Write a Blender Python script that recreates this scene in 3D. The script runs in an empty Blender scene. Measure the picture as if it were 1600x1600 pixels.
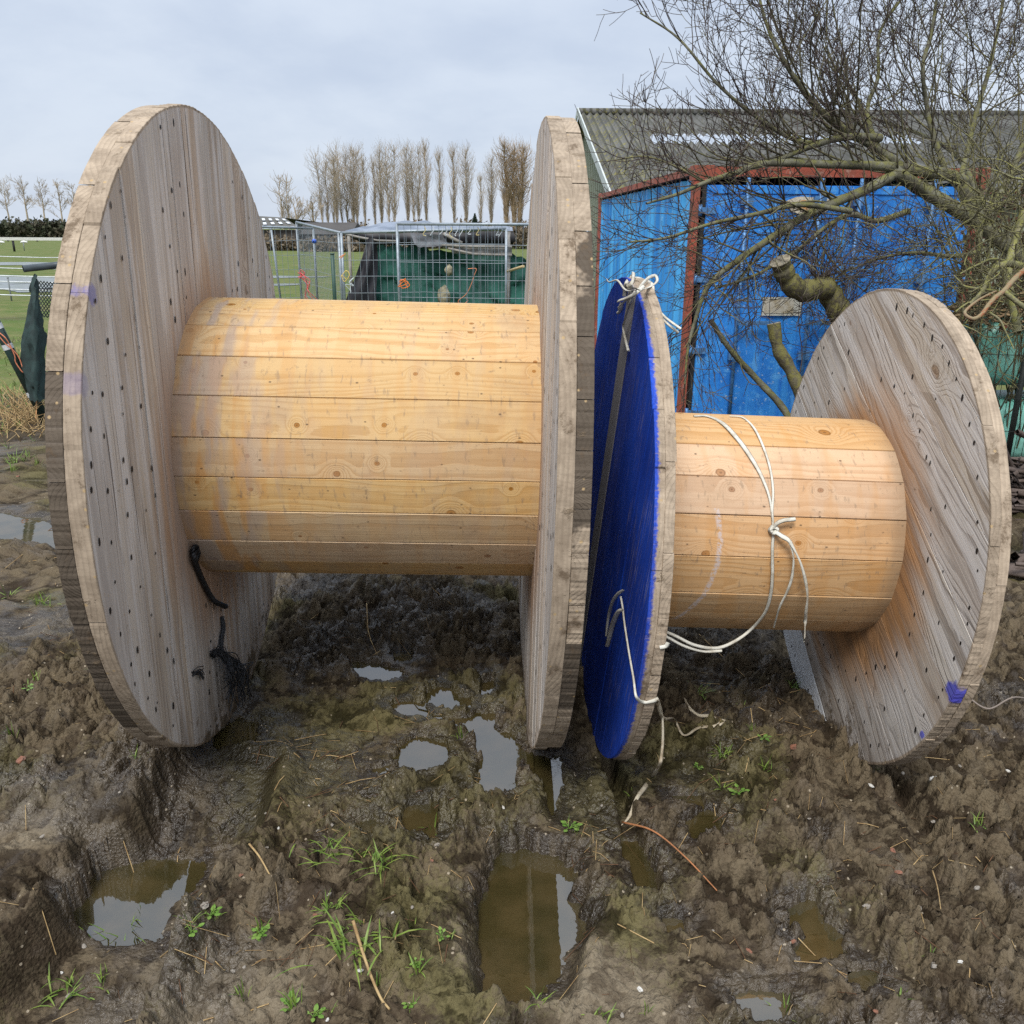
import bpy, math, random
import numpy as np
from mathutils import Vector, Matrix
rng = np.random.default_rng(11)
random.seed(11)
rad = math.radians
sc = bpy.context.scene
COL = sc.collection

# ------------------------------------------------------------------ camera
H = 1.6
F = 1356.4            # focal length in pixels of a 1600 px wide frame
PITCH = 0.31503
ROLL = 0.00589
_fw = np.array([0, math.cos(PITCH), -math.sin(PITCH)])
_r0 = np.array([1.0, 0, 0])
_u0 = np.array([0, math.sin(PITCH), math.cos(PITCH)])
_rt = math.cos(ROLL) * _r0 + math.sin(ROLL) * _u0
_up = -math.sin(ROLL) * _r0 + math.cos(ROLL) * _u0
EYE = np.array([0, 0, H])
cam_d = bpy.data.cameras.new('camera')
cam_d.sensor_width = 36.0
cam_d.lens = 36.0 * F / 1600.0
cam_d.clip_start = 0.05
cam_d.clip_end = 3000
cam = bpy.data.objects.new('camera', cam_d)
COL.objects.link(cam)
M4 = Matrix(((_rt[0], _up[0], -_fw[0], 0), (_rt[1], _up[1], -_fw[1], 0), (_rt[2], _up[2], -_fw[2], H), (0, 0, 0, 1)))
cam.matrix_world = M4
sc.camera = cam


def ray(px, py):
    return _fw + (px - 800) / F * _rt - (py - 800) / F * _up


def PD(px, py, d):
    """the point seen at a place in the photograph, d metres along the optical axis"""
    return EYE + ray(px, py) * d


def PG(px, py, z=0.0):
    r = ray(px, py)
    return EYE + r * ((z - H) / r[2])


def PY(px, py, y):
    r = ray(px, py)
    return EYE + r * (y / r[1])


# ------------------------------------------------------------------ objects
def tag(o, label=None, cat=None, group=None, kind=None):
    if label:
        o['label'] = label
    if cat:
        o['category'] = cat
    if group:
        o['group'] = group
    if kind:
        o['kind'] = kind
    return o


def empty(name, loc=(0, 0, 0), label=None, cat=None, group=None, mat=None):
    o = bpy.data.objects.new(name, None)
    o.empty_display_size = 0.1
    COL.objects.link(o)
    if mat is not None:
        o.matrix_world = mat
    else:
        o.location = loc
    return tag(o, label, cat, group)


def copy_tree(o, parent=None):
    c = o.copy()
    COL.objects.link(c)
    if parent is not None:
        c.parent = parent
    for ch in list(o.children):
        copy_tree(ch, c)
    return c


class Geo:
    """collects vertices and faces, then links them as one mesh object"""
    def __init__(s):
        s.v = []; s.n = 0; s.f = []; s.at = {}

    def add(s, verts, faces, mat=0, smooth=False, **attrs):
        verts = np.asarray(verts, dtype=np.float64).reshape(-1, 3)
        if isinstance(faces, np.ndarray):
            s.f.append((faces + s.n, mat, smooth))
        else:
            by = {}
            for fc in faces:
                by.setdefault(len(fc), []).append(fc)
            for fs in by.values():
                s.f.append((np.asarray(fs, dtype=np.int64) + s.n, mat, smooth))
        for k, a in attrs.items():
            a = np.asarray(a, dtype=np.float64)
            s.at.setdefault(k, []).append((s.n, len(verts), a))
        s.v.append(verts)
        s.n += len(verts)

    def box(s, lo, hi, mat=0, M=None):
        x0, y0, z0 = lo; x1, y1, z1 = hi
        v = np.array([(x0, y0, z0), (x1, y0, z0), (x1, y1, z0), (x0, y1, z0), (x0, y0, z1), (x1, y0, z1), (x1, y1, z1), (x0, y1, z1)], float)
        if M is not None:
            v = v @ M[0].T + M[1]
        s.add(v, np.array([(0, 3, 2, 1), (4, 5, 6, 7), (0, 1, 5, 4), (1, 2, 6, 5), (2, 3, 7, 6), (3, 0, 4, 7)]), mat)

    def tube(s, path, r, sides=6, mat=0, cap=False, smooth=True, **attrs):
        p = np.asarray(path, float)
        n = len(p)
        r = np.broadcast_to(np.asarray(r, float), (n,))
        t = np.empty_like(p)
        t[1:-1] = p[2:] - p[:-2]; t[0] = p[1] - p[0]; t[-1] = p[-1] - p[-2]
        t /= np.linalg.norm(t, axis=1)[:, None] + 1e-12
        m = np.abs(t.mean(0))
        ref = np.zeros(3); ref[m.argmin()] = 1
        a = np.cross(t, ref); a /= np.linalg.norm(a, axis=1)[:, None] + 1e-12
        b = np.cross(t, a)
        th = np.arange(sides) * 2 * np.pi / sides
        ring = p[:, None] + r[:, None, None] * (np.cos(th)[None, :, None] * a[:, None] + np.sin(th)[None, :, None] * b[:, None])
        i = np.arange(n - 1)[:, None] * sides; j = np.arange(sides)[None]; k = (j + 1) % sides
        q = np.stack([i + j, i + k, i + sides + k, i + sides + j], -1).reshape(-1, 4)
        at = {}
        for kk, vv in attrs.items():
            at[kk] = np.repeat(np.broadcast_to(np.asarray(vv, float), (n,)), sides)
        s.add(ring.reshape(-1, 3), q, mat, smooth, **at)
        if cap:
            base = s.n - n * sides
            s.f.append((np.array([np.arange(sides)[::-1] + base]), cap - 1 if cap > 1 else mat, False))
            s.f.append((np.array([np.arange(sides) + base + (n - 1) * sides]), cap - 1 if cap > 1 else mat, False))

    def build(s, name, mats, parent=None, smooth=None):
        me = bpy.data.meshes.new(name)
        V = np.concatenate(s.v) if s.v else np.zeros((0, 3))
        me.vertices.add(len(V))
        me.vertices.foreach_set('co', V.astype(np.float32).ravel())
        li, ls, lm, sm = [], [], [], []
        for f, m, sh in s.f:
            li.append(f.ravel()); ls.append(np.full(len(f), f.shape[1])); lm.append(np.full(len(f), m)); sm.append(np.full(len(f), bool(sh) if smooth is None else smooth))
        li = np.concatenate(li); ls = np.concatenate(ls)
        me.loops.add(len(li)); me.polygons.add(len(ls))
        me.loops.foreach_set('vertex_index', li.astype(np.int32))
        st = np.concatenate([[0], np.cumsum(ls)[:-1]])
        me.polygons.foreach_set('loop_start', st.astype(np.int32))
        me.polygons.foreach_set('material_index', np.concatenate(lm).astype(np.int32))
        me.polygons.foreach_set('use_smooth', np.concatenate(sm))
        for k, parts in s.at.items():
            vec = parts[0][2].ndim > 1
            arr = np.zeros((len(V), 3) if vec else len(V), np.float32)
            for st0, n, a in parts:
                arr[st0:st0 + n] = a
            A = me.attributes.new(k, 'FLOAT_VECTOR' if vec else 'FLOAT', 'POINT')
            A.data.foreach_set('vector' if vec else 'value', arr.ravel())
        if not isinstance(mats, (list, tuple)):
            mats = [mats]
        for m in mats:
            me.materials.append(m)
        me.update(calc_edges=True)
        me.validate()
        o = bpy.data.objects.new(name, me)
        COL.objects.link(o)
        if parent is not None:
            o.parent = parent
        return o


def spline(pts, n=8):
    """Catmull-Rom through the points"""
    p = np.asarray(pts, float)
    if len(p) < 3:
        t = np.linspace(0, 1, n + 1)[:, None]
        return p[0] + (p[-1] - p[0]) * t
    q = np.vstack([2 * p[0] - p[1], p, 2 * p[-1] - p[-2]])
    t = np.linspace(0, 1, n, endpoint=False)[:, None]
    out = []
    for i in range(len(p) - 1):
        a, b, c, d = q[i:i + 4]
        out.append(0.5 * (2 * b + (c - a) * t + (2 * a - 5 * b + 4 * c - d) * t ** 2 + (3 * b - a - 3 * c + d) * t ** 3))
    return np.vstack(out + [p[-1:]])


# ------------------------------------------------------------------ node helpers
class NT:
    def __init__(s, name):
        s.m = bpy.data.materials.new(name)
        s.m.use_nodes = True
        s.t = s.m.node_tree
        s.t.nodes.clear()

    def n(s, typ, ins=None, **props):
        nd = s.t.nodes.new('ShaderNode' + typ)
        for k, v in props.items():
            setattr(nd, k, v)
        for k, v in (ins or {}).items():
            s.set(nd.inputs[k], v)
        return nd

    def set(s, sock, v):
        if isinstance(v, bpy.types.NodeSocket):
            s.t.links.new(v, sock)
        else:
            if isinstance(v, (tuple, list)) and len(v) == 3 and sock.type == 'RGBA':
                v = (*v, 1)
            sock.default_value = v

    def m_(s, op, a, b=None, c=None, clamp=False):
        nd = s.n('Math', operation=op, use_clamp=clamp)
        s.set(nd.inputs[0], a)
        if b is not None:
            s.set(nd.inputs[1], b)
        if c is not None:
            s.set(nd.inputs[2], c)
        return nd.outputs[0]

    def mix(s, f, a, b, blend='MIX'):
        nd = s.n('Mix', data_type='RGBA', blend_type=blend, clamp_factor=True)
        s.set(nd.inputs[0], f); s.set(nd.inputs[6], a); s.set(nd.inputs[7], b)
        return nd.outputs[2]

    def ss(s, x, e0, e1, o0=0.0, o1=1.0):
        nd = s.n('MapRange', interpolation_type='SMOOTHSTEP', clamp=True)
        s.set(nd.inputs[0], x); s.set(nd.inputs[1], e0); s.set(nd.inputs[2], e1); s.set(nd.inputs[3], o0); s.set(nd.inputs[4], o1)
        return nd.outputs[0]

    def attr(s, name, out='Fac'):
        return s.n('Attribute', attribute_name=name).outputs[out]

    def sep(s, v):
        o = s.n('SeparateXYZ', {0: v}).outputs
        return o[0], o[1], o[2]

    def comb(s, x, y, z):
        return s.n('CombineXYZ', {0: x, 1: y, 2: z}).outputs[0]

    def vscale(s, v, k):
        return s.n('VectorMath', {0: v, 1: k}, operation='MULTIPLY').outputs[0]

    def noise(s, v, scale=1.0, detail=2.0, rough=0.5, out=0, dist=0.0):
        return s.n('TexNoise', {'Vector': v, 'Scale': scale, 'Detail': detail, 'Roughness': rough, 'Distortion': dist}).outputs[out]

    def vor(s, v, scale=1.0, feature='F1', out='Distance', rnd=1.0):
        return s.n('TexVoronoi', {'Vector': v, 'Scale': scale, 'Randomness': rnd}, feature=feature).outputs[out]

    def obj(s):
        return s.n('TexCoord').outputs['Object']

    def bump(s, h, strength=0.3, dist=0.01, normal=None):
        nd = s.n('Bump', {'Height': h, 'Strength': strength, 'Distance': dist})
        if normal is not None:
            s.set(nd.inputs['Normal'], normal)
        return nd.outputs[0]

    def out(s, col, rough=0.7, normal=None, spec=0.4, metal=0.0, **kw):
        p = s.n('BsdfPrincipled', {'Base Color': col, 'Roughness': rough, 'Metallic': metal, 'Specular IOR Level': spec})
        for k, v in kw.items():
            s.set(p.inputs[k.replace('_', ' ')], v)
        if normal is not None:
            s.set(p.inputs['Normal'], normal)
        o = s.n('OutputMaterial')
        s.t.links.new(p.outputs[0], o.inputs[0])
        return s.m


def simple(name, col, rough=0.6, metal=0.0, var=0.25, scale=8.0, spec=0.4, col2=None):
    t = NT(name)
    o = t.obj()
    f = t.noise(o, scale, 4, 0.6)
    c2 = col2 if col2 else tuple(c * (1 - var) for c in col)
    c = t.mix(t.ss(f, 0.35, 0.65), col, c2)
    return t.out(c, rough, t.bump(t.noise(o, scale * 6, 3), 0.15, 0.01), spec, metal)
# ------------------------------------------------------------------ sky and sun
SUN_EL, SUN_AZ = 54.0, 196.0      # azimuth clockwise from +Y: the sun stands behind the camera, a little to its left
w = bpy.data.worlds.new('World')
sc.world = w
w.use_nodes = True
nt = w.node_tree
nt.nodes.clear()


def _wn(t, ins=None, **p):
    nd = nt.nodes.new('ShaderNode' + t)
    for k, v in p.items():
        setattr(nd, k, v)
    for k, v in (ins or {}).items():
        if isinstance(v, bpy.types.NodeSocket):
            nt.links.new(v, nd.inputs[k])
        else:
            nd.inputs[k].default_value = v
    return nd


sky = _wn('TexSky', sky_type='NISHITA', sun_disc=False, sun_elevation=rad(SUN_EL), sun_rotation=rad(SUN_AZ), air_density=1.0, dust_density=2.0, ozone_density=1.0)
tc = _wn('TexCoord')
nv = _wn('VectorMath', {0: tc.outputs['Generated']}, operation='NORMALIZE')
sp = _wn('SeparateXYZ', {0: nv.outputs[0]})
zc = _wn('Math', {0: sp.outputs[2], 1: 0.0}, operation='MAXIMUM')
zp = _wn('Math', {0: zc.outputs[0], 1: 0.3}, operation='ADD')
dx = _wn('Math', {0: sp.outputs[0], 1: zp.outputs[0]}, operation='DIVIDE')
dy = _wn('Math', {0: sp.outputs[1], 1: zp.outputs[0]}, operation='DIVIDE')
cv = _wn('CombineXYZ', {0: dx.outputs[0], 1: dy.outputs[0], 2: 0.0})
n1 = _wn('TexNoise', {'Vector': cv.outputs[0], 'Scale': 1.1, 'Detail': 6.0, 'Roughness': 0.55, 'Distortion': 0.3})
n2 = _wn('TexNoise', {'Vector': cv.outputs[0], 'Scale': 2.1, 'Detail': 5.0, 'Roughness': 0.6})
nn = _wn('Math', {0: n1.outputs[0], 1: 0.65, 2: 0.0}, operation='MULTIPLY_ADD')
nn2 = _wn('Math', {0: n2.outputs[0], 1: 0.35, 2: nn.outputs[0]}, operation='MULTIPLY_ADD')
mr = _wn('MapRange', {0: nn2.outputs[0], 1: 0.36, 2: 0.62, 3: 0.0, 4: 1.0}, interpolation_type='SMOOTHSTEP')
# cloud base: darker blue grey to pale; brighter towards the zenith as an overcast sky is
ca = _wn('Mix', {0: mr.outputs[0], 6: (4.2, 4.8, 5.85, 1), 7: (5.15, 5.7, 6.55, 1)}, data_type='RGBA')
zr = _wn('MapRange', {0: zc.outputs[0], 1: 0.16, 2: 0.85, 3: 1.0, 4: 2.0}, interpolation_type='SMOOTHSTEP')
cb = _wn('VectorMath', {0: ca.outputs[2], 'Scale': zr.outputs[0]}, operation='SCALE')
cm = _wn('Mix', {0: 0.9, 6: sky.outputs[0], 7: cb.outputs[0]}, data_type='RGBA')
bg = _wn('Background', {'Color': cm.outputs[2], 'Strength': 0.1})
wo = _wn('OutputWorld', {0: bg.outputs[0]})

sun_d = bpy.data.lights.new('sun', 'SUN')
sun_d.energy = 2.4
sun_d.angle = rad(22)
sun_d.color = (1.0, 0.96, 0.9)
sun = bpy.data.objects.new('sun', sun_d)
COL.objects.link(sun)
az = rad(SUN_AZ)
sdir = Vector((math.sin(az) * math.cos(rad(SUN_EL)), math.cos(az) * math.cos(rad(SUN_EL)), math.sin(rad(SUN_EL))))
sun.rotation_euler = sdir.to_track_quat('Z', 'Y').to_euler()
sun.location = (0, -5, 12)
sc.view_settings.view_transform = 'Standard'
sc.view_settings.look = 'None'
sc.view_settings.exposure = 0.50
sc.view_settings.gamma = 1.0
sc.view_settings.use_curve_mapping = False
sc.cycles.max_bounces = 8
sc.cycles.sample_clamp_indirect = 4.0
sc.cycles.transparent_max_bounces = 24
try:
    sc.cycles.use_denoising = False
except Exception:
    pass
# ------------------------------------------------------------------ noise in numpy
def _hash(ix, iy, seed):
    h = (ix.astype(np.int64) * 374761393 + iy.astype(np.int64) * 668265263 + seed * 974711) & 0x7fffffff
    h = ((h ^ (h >> 13)) * 1274126177) & 0x7fffffff
    return ((h ^ (h >> 16)) & 0xffff) / 65535.0


def perlin(x, y, seed=0):
    x0 = np.floor(x); y0 = np.floor(y)
    fx = x - x0; fy = y - y0
    u = fx * fx * fx * (fx * (fx * 6 - 15) + 10); v = fy * fy * fy * (fy * (fy * 6 - 15) + 10)
    def g(i, j):
        a = _hash(x0 + i, y0 + j, seed) * 2 * np.pi
        return np.cos(a) * (fx - i) + np.sin(a) * (fy - j)
    a = g(0, 0); b = g(1, 0); c = g(0, 1); d = g(1, 1)
    return 1.5 * (a + (b - a) * u + (c - a) * v + (a - b - c + d) * u * v)


def fbm(x, y, scale, octv=4, seed=0, gain=0.5):
    s = np.zeros_like(x); a = 1.0; f = 1.0 / scale
    for o in range(octv):
        s += a * perlin(x * f + 17.3 * o, y * f - 9.1 * o, seed + o)
        a *= gain; f *= 2.03
    return s


def worley(x, y, seed=0):
    x0 = np.floor(x); y0 = np.floor(y)
    d1 = np.full(x.shape, 9.0); d2 = np.full(x.shape, 9.0); cid = np.zeros(x.shape)
    for i in (-1, 0, 1):
        for j in (-1, 0, 1):
            cx = x0 + i + _hash(x0 + i, y0 + j, seed); cy = y0 + j + _hash(x0 + i, y0 + j, seed + 51)
            d = np.hypot(x - cx, y - cy)
            h = _hash(x0 + i, y0 + j, seed + 97)
            near = d < d1
            d2 = np.where(near, d1, np.minimum(d2, d))
            cid = np.where(near, h, cid)
            d1 = np.where(near, d, d1)
    return d1, d2, cid


def sstep(x, a, b):
    t = np.clip((x - a) / (b - a), 0, 1)
    return t * t * (3 - 2 * t)


def poly_sd(x, y, poly):
    """signed distance to a polygon, negative inside"""
    p = np.asarray(poly); n = len(p)
    d = np.full(x.shape, 1e9); ins = np.zeros(x.shape, bool)
    for i in range(n):
        a = p[i]; b = p[(i + 1) % n]
        e = b - a
        t = np.clip(((x - a[0]) * e[0] + (y - a[1]) * e[1]) / (e @ e + 1e-12), 0, 1)
        d = np.minimum(d, np.hypot(x - a[0] - t * e[0], y - a[1] - t * e[1]))
        c = (a[1] > y) != (b[1] > y)
        with np.errstate(divide='ignore', invalid='ignore'):
            xi = (b[0] - a[0]) * (y - a[1]) / (b[1] - a[1] + 1e-15) + a[0]
        ins ^= c & (x < xi)
    return np.where(ins, -d, d)


def line_d(x, y, pts):
    d = np.full(x.shape, 1e9); par = np.zeros(x.shape)
    p = np.asarray(pts)
    for i in range(len(p) - 1):
        a = p[i]; e = p[i + 1] - a
        t = np.clip(((x - a[0]) * e[0] + (y - a[1]) * e[1]) / (e @ e), 0, 1)
        dd = np.hypot(x - a[0] - t * e[0], y - a[1] - t * e[1])
        par = np.where(dd < d, i + t, par); d = np.minimum(d, dd)
    return d, par / (len(p) - 1)


def gp(pts, z=0.0):
    return np.array([PG(px, py, z)[:2] for px, py in pts])


# ------------------------------------------------------------------ ground grid
def axis_grid(c0, c1, fine, lo, hi, grow=1.045):
    a = list(np.arange(c0, c1, fine))
    st = fine; v = a[-1]
    while v < hi:
        st *= grow; v += st; a.append(v)
    st = fine; v = a[0]; pre = []
    while v > lo:
        st *= grow; v -= st; pre.append(v)
    return np.array(pre[::-1] + a)


gx = axis_grid(-1.75, 2.05, 0.0052, -700, 700, 1.05)
gy1 = axis_grid(1.25, 2.7, 0.0044, 0.5, 2.8, 1.05)
gy1 = gy1[gy1 < 2.7]
st = 0.0046; v = gy1[-1]; ext = []
while v < 1500:
    st *= 1.0075 if v < 5.5 else 1.05
    v += st; ext.append(v)
gy = np.concatenate([np.arange(-30, gy1[0] - 0.3, 3.0), gy1, ext])
GX, GY = np.meshgrid(gx, gy)
X = GX.ravel(); Y = GY.ravel()
near = (np.abs(X - 0.2) < 4.2) & (Y > 0.4) & (Y < 7.5)
x = X[near]; y = Y[near]
fade = sstep(y, 7.4, 5.5) * sstep(np.abs(x - 0.2), 4.2, 3.4)

# rough, crumbled mud with smeared smooth places
wx = x + 0.03 * fbm(x, y, 0.16, 2, 5); wy = y + 0.03 * fbm(x, y, 0.16, 2, 9)
rough = 0.35 + 0.65 * sstep(fbm(x, y, 0.55, 3, 21), -0.45, 0.3)
SM = [(gp([(330, 1060), (520, 1060), (600, 1230), (420, 1330), (330, 1240)]), 0.25), (gp([(820, 1500), (1000, 1450), (1080, 1640), (820, 1640)]), 0.35),
      (gp([(0, 1270), (190, 1280), (20, 1480), (-60, 1500)]), 0.35), (gp([(690, 1340), (755, 1330), (745, 1620), (650, 1620)]), 0.3), (gp([(0, 900), (110, 900), (120, 1010), (0, 1010)]), 0.4)]
for pl, amt in SM:
    sd = poly_sd(x, y, pl)
    rough = rough * (1 - (1 - amt) * sstep(sd, 0.10, -0.08))
for pl in (gp([(430, 905), (820, 905), (830, 1060), (560, 1040), (420, 1010)]), gp([(1400, 1220), (1620, 900), (1640, 1640), (1300, 1600)]), gp([(10, 1030), (120, 1020), (280, 1190), (60, 1270)])):
    rough = np.maximum(rough, 0.95 * sstep(poly_sd(x, y, pl), 0.12, -0.1))
h = 0.022 * fbm(x, y, 0.9, 2, 1) + 0.016 * fbm(wx, wy, 0.23, 3, 2)


def clods(sc_, seed, warp):
    """angular lumps: each cell is a tilted facet falling off to a crack"""
    ax = wx + 0.55 * warp * fbm(x, y, sc_ * 0.8, 2, seed + 200); ay = wy + 0.55 * warp * fbm(x, y, sc_ * 0.8, 2, seed + 300)
    d1, d2, c = worley(ax / sc_, ay / sc_, seed)
    e = sstep(d2 - d1, 0.0, 0.22)
    th = 6.283 * np.modf(c * 57.31)[0]
    tilt = 1 + 0.55 * ((ax / sc_ - np.floor(ax / sc_) - .5) * np.cos(th) + (ay / sc_ - np.floor(ay / sc_) - .5) * np.sin(th))
    return e * (0.3 + 0.7 * c) * np.clip(1.1 - 0.75 * d1, 0.1, 1) * np.clip(tilt, 0.4, 1.6), c


big_, c_ = clods(0.095, 3, 0.035)
h += rough * 0.050 * big_ * (c_ > 0.35)
lump = 0.35 * c_
mid_, c_ = clods(0.044, 4, 0.018)
pm = sstep(fbm(x, y, 0.3, 2, 71), -0.5, 0.3)
h += (0.12 + 0.88 * rough * pm + 0.25 * rough) * 0.034 * mid_ * (0.35 + 0.65 * (c_ > 0.3))
lump += 0.40 * c_
sm_, c_ = clods(0.022, 6, 0.010)
h += (0.20 + 0.9 * rough) * 0.0145 * sm_
lump += 0.35 * c_
h += (0.30 + 0.70 * rough) * 0.006 * (1 - 2.2 * np.abs(fbm(wx, wy, 0.05, 3, 8)))
h += (0.5 + rough) * 0.0014 * fbm(x, y, 0.018, 1, 77)
h += rough * 0.016 * np.clip(fbm(wx, wy, 0.11, 2, 31) - 0.25, 0, 1)
# pits and boot holes
pit = np.clip(fbm(x, y, 0.16, 2, 88) - 0.55, 0, 1)
h -= 0.05 * pit
h -= 0.006

wallk = np.zeros_like(x)
edge_n = 0.020 * fbm(x, y, 0.16, 2, 61) + 0.007 * fbm(x, y, 0.045, 2, 62)


def carve(poly, depth, edge=0.035, keep=0.45, lip=0.0, rag=1.0):
    """a flat-bottomed hollow with a ragged steep edge"""
    global h, wallk
    sd = poly_sd(x, y, poly) + rag * (edge_n * 1.15 + 0.010 * fbm(x, y, 0.035, 2, 67))
    k = sstep(sd, edge * 0.5, -edge * 0.5)
    wallk = np.maximum(wallk, 4 * k * (1 - k))
    h = h * (1 - (1 - keep) * k) * (1 - 3.6 * k * (1 - k)) - depth * k + lip * np.exp(-((sd - 0.05) / 0.045) ** 2)


# wheel rut beside the big drum, water trench in the foreground, grooves rolled by the small drum
RUT = gp([(330, 1170), (425, 1200), (400, 1300), (312, 1392), (262, 1470), (205, 1600), (170, 1760), (-260, 1760), (-120, 1600), (60, 1462), (170, 1355), (240, 1262)])
carve(RUT, 0.004 + 0.126 * sstep(y, 2.38, 1.98), 0.095, 0.35, 0.048, 0.2)
TRENCH = gp([(765, 1325), (880, 1330), (905, 1390), (917, 1450), (893, 1500), (872, 1552), (850, 1566), (752, 1566), (748, 1480), (757, 1400)])
carve(TRENCH, 0.105 * sstep(y, 2.02, 1.86), 0.075, 0.25, 0.012, 0.6)
GROOVES = [([(952, 1185), (968, 1230), (985, 1290), (1003, 1350), (1016, 1400)], 0.034, 0.075), ([(1380, 1212), (1420, 1262), (1462, 1325)], 0.045, 0.04)]
for pts, wd, dp in GROOVES:
    dd, par = line_d(x, y, gp(pts))
    k = sstep(dd + edge_n * 0.35, wd, wd * 0.35) * sstep(par, 1.0, 0.9)
    h = h * (1 - 0.6 * k) - dp * k + 0.010 * np.exp(-((dd - wd * 1.6) / (wd * .7)) ** 2)
# tyre tread print
tread = sstep(poly_sd(x, y, gp([(205, 1215), (330, 1200), (400, 1240), (330, 1330), (230, 1330)])), 0.04, -0.05)
d1, d2, _c = worley((x * 0.9 + y * 0.35) / 0.066, (y * 0.9 - x * 0.35) / 0.046, 12)
h += tread * (0.020 * (1 - sstep(d2 - d1, 0.04, 0.22)) - 0.006)
# heaped bank on the outer side of the rut, mounds round the drum
for px, py, a, s in ((180, 1215, 0.05, 0.16), (60, 1130, 0.045, 0.22), (30, 1330, 0.035, 0.2), (640, 950, 0.05, 0.3), (560, 980, 0.03, 0.2), (820, 1060, 0.03, 0.16), (1330, 1160, 0.035, 0.12), (250, 1180, 0.03, 0.1), (1520, 1000, 0.05, 0.35), (650, 1500, 0.02, 0.2), (960, 1300, 0.012, 0.12)):
    c = PG(px, py)
    h += a * np.exp(-((x - c[0]) ** 2 + (y - c[1]) ** 2) / s ** 2)

# puddles: outline as seen, water level, depth, tone (0 clear dark .. 1 brown)
PUDDLES = [
    ('far', [(-160, 800), (0, 800), (60, 812), (110, 835), (100, 862), (40, 850), (0, 842), (-160, 835)], 0.004, 0.03),
    ('a', [(546, 1042), (558, 1035), (600, 1040), (625, 1049), (636, 1058), (602, 1063), (563, 1059)], -0.0010, 0.03),
    ('b', [(612, 1022), (642, 1019), (644, 1034), (618, 1037)], 0.0010, 0.02),
    ('c', [(652, 1083), (690, 1071), (708, 1080), (715, 1091), (735, 1091), (738, 1109), (700, 1106), (668, 1099)], -0.0050, 0.03),
    ('d', [(612, 1105), (640, 1097), (660, 1105), (668, 1121), (638, 1120)], -0.0090, 0.03),
    ('e', [(683, 1121), (720, 1125), (745, 1114), (765, 1117), (777, 1140), (803, 1150), (812, 1180), (812, 1215), (797, 1234), (765, 1241), (750, 1230), (748, 1200), (758, 1172), (735, 1152), (726, 1137), (698, 1134)], -0.0070, 0.045),
    ('f', [(615, 1187), (638, 1160), (655, 1153), (692, 1164), (702, 1180), (711, 1195), (692, 1209), (660, 1208), (628, 1202)], -0.0110, 0.035),
    ('g', [(582, 1203), (614, 1198), (602, 1213), (584, 1214)], -0.0150, 0.02),
    ('h', [(753, 1069), (769, 1065), (775, 1080), (766, 1093), (753, 1091)], -0.0030, 0.03),
    ('i', [(636, 1262), (682, 1253), (693, 1280), (673, 1314), (640, 1303), (630, 1280)], -0.016, 0.045),
    ('j', [(550, 1290), (580, 1281), (608, 1290), (602, 1311), (568, 1309)], -0.014, 0.03),
    ('rut', [(105, 1442), (135, 1408), (165, 1368), (205, 1347), (310, 1347), (304, 1387), (272, 1432), (247, 1474), (200, 1480), (148, 1469)], -0.116, 0.03),
    ('trench', [(775, 1340), (822, 1327), (872, 1342), (892, 1362), (899, 1395), (914, 1440), (902, 1472), (880, 1498), (869, 1530), (842, 1549), (800, 1560), (764, 1544), (757, 1500), (750, 1440), (758, 1380)], -0.070, 0.05),
    ('slit', [(970, 1318), (992, 1316), (1016, 1360), (1023, 1404), (1003, 1404), (982, 1360)], -0.045, 0.03),
    ('k', [(1228, 1420), (1270, 1411), (1292, 1440), (1320, 1465), (1322, 1490), (1290, 1510), (1253, 1506), (1238, 1490), (1266, 1465), (1243, 1445)], -0.014, 0.03),
    ('l', [(1156, 1560), (1190, 1548), (1232, 1554), (1238, 1575), (1200, 1604), (1168, 1598)], -0.014, 0.03),
    ('m', [(1068, 1290), (1110, 1269), (1132, 1285), (1117, 1312), (1083, 1314)], -0.014, 0.03),
    ('n', [(1327, 1520), (1365, 1518), (1374, 1540), (1350, 1554), (1326, 1542)], -0.014, 0.025),
    ('o', [(1048, 1245), (1096, 1242), (1097, 1263), (1058, 1264)], -0.012, 0.02),
    ('p', [(1033, 1435), (1066, 1439), (1070, 1459), (1044, 1462)], -0.014, 0.025),
    ('q', [(818, 1180), (872, 1184), (884, 1207), (862, 1275), (845, 1245), (823, 1208)], -0.016, 0.04),
    ('r', [(336, 1150), (375, 1118), (397, 1133), (404, 1167), (370, 1178), (343, 1175)], -0.006, 0.03),
]
_pd = []
for nm, pts, wl, dp in PUDDLES:
    P = gp(pts, wl)
    lo = P.min(0) - 0.3; hi = P.max(0) + 0.3
    s = np.nonzero((x > lo[0]) & (x < hi[0]) & (y > lo[1]) & (y < hi[1]))[0]
    small = min(1.0, np.sqrt((hi[0] - lo[0] - .6) * (hi[1] - lo[1] - .6)) / 0.25)
    sd = poly_sd(x[s], y[s], P) + (edge_n[s] * 1.25 + 0.012 * fbm(x[s], y[s], 0.03, 3, 66)) * small - 0.006
    _pd.append((s, sd, wl, dp))
    hh = h[s]
    flat = 0.45 * sstep(sd + 0.6 * edge_n[s], 0.09, 0.0)
    hh = hh * (1 - flat) + (wl + 0.008) * flat
    h[s] = np.where(sd < 0.10, np.maximum(hh, wl + 0.0025 + 0.15 * np.clip(sd, 0, 0.06)), hh)
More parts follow.
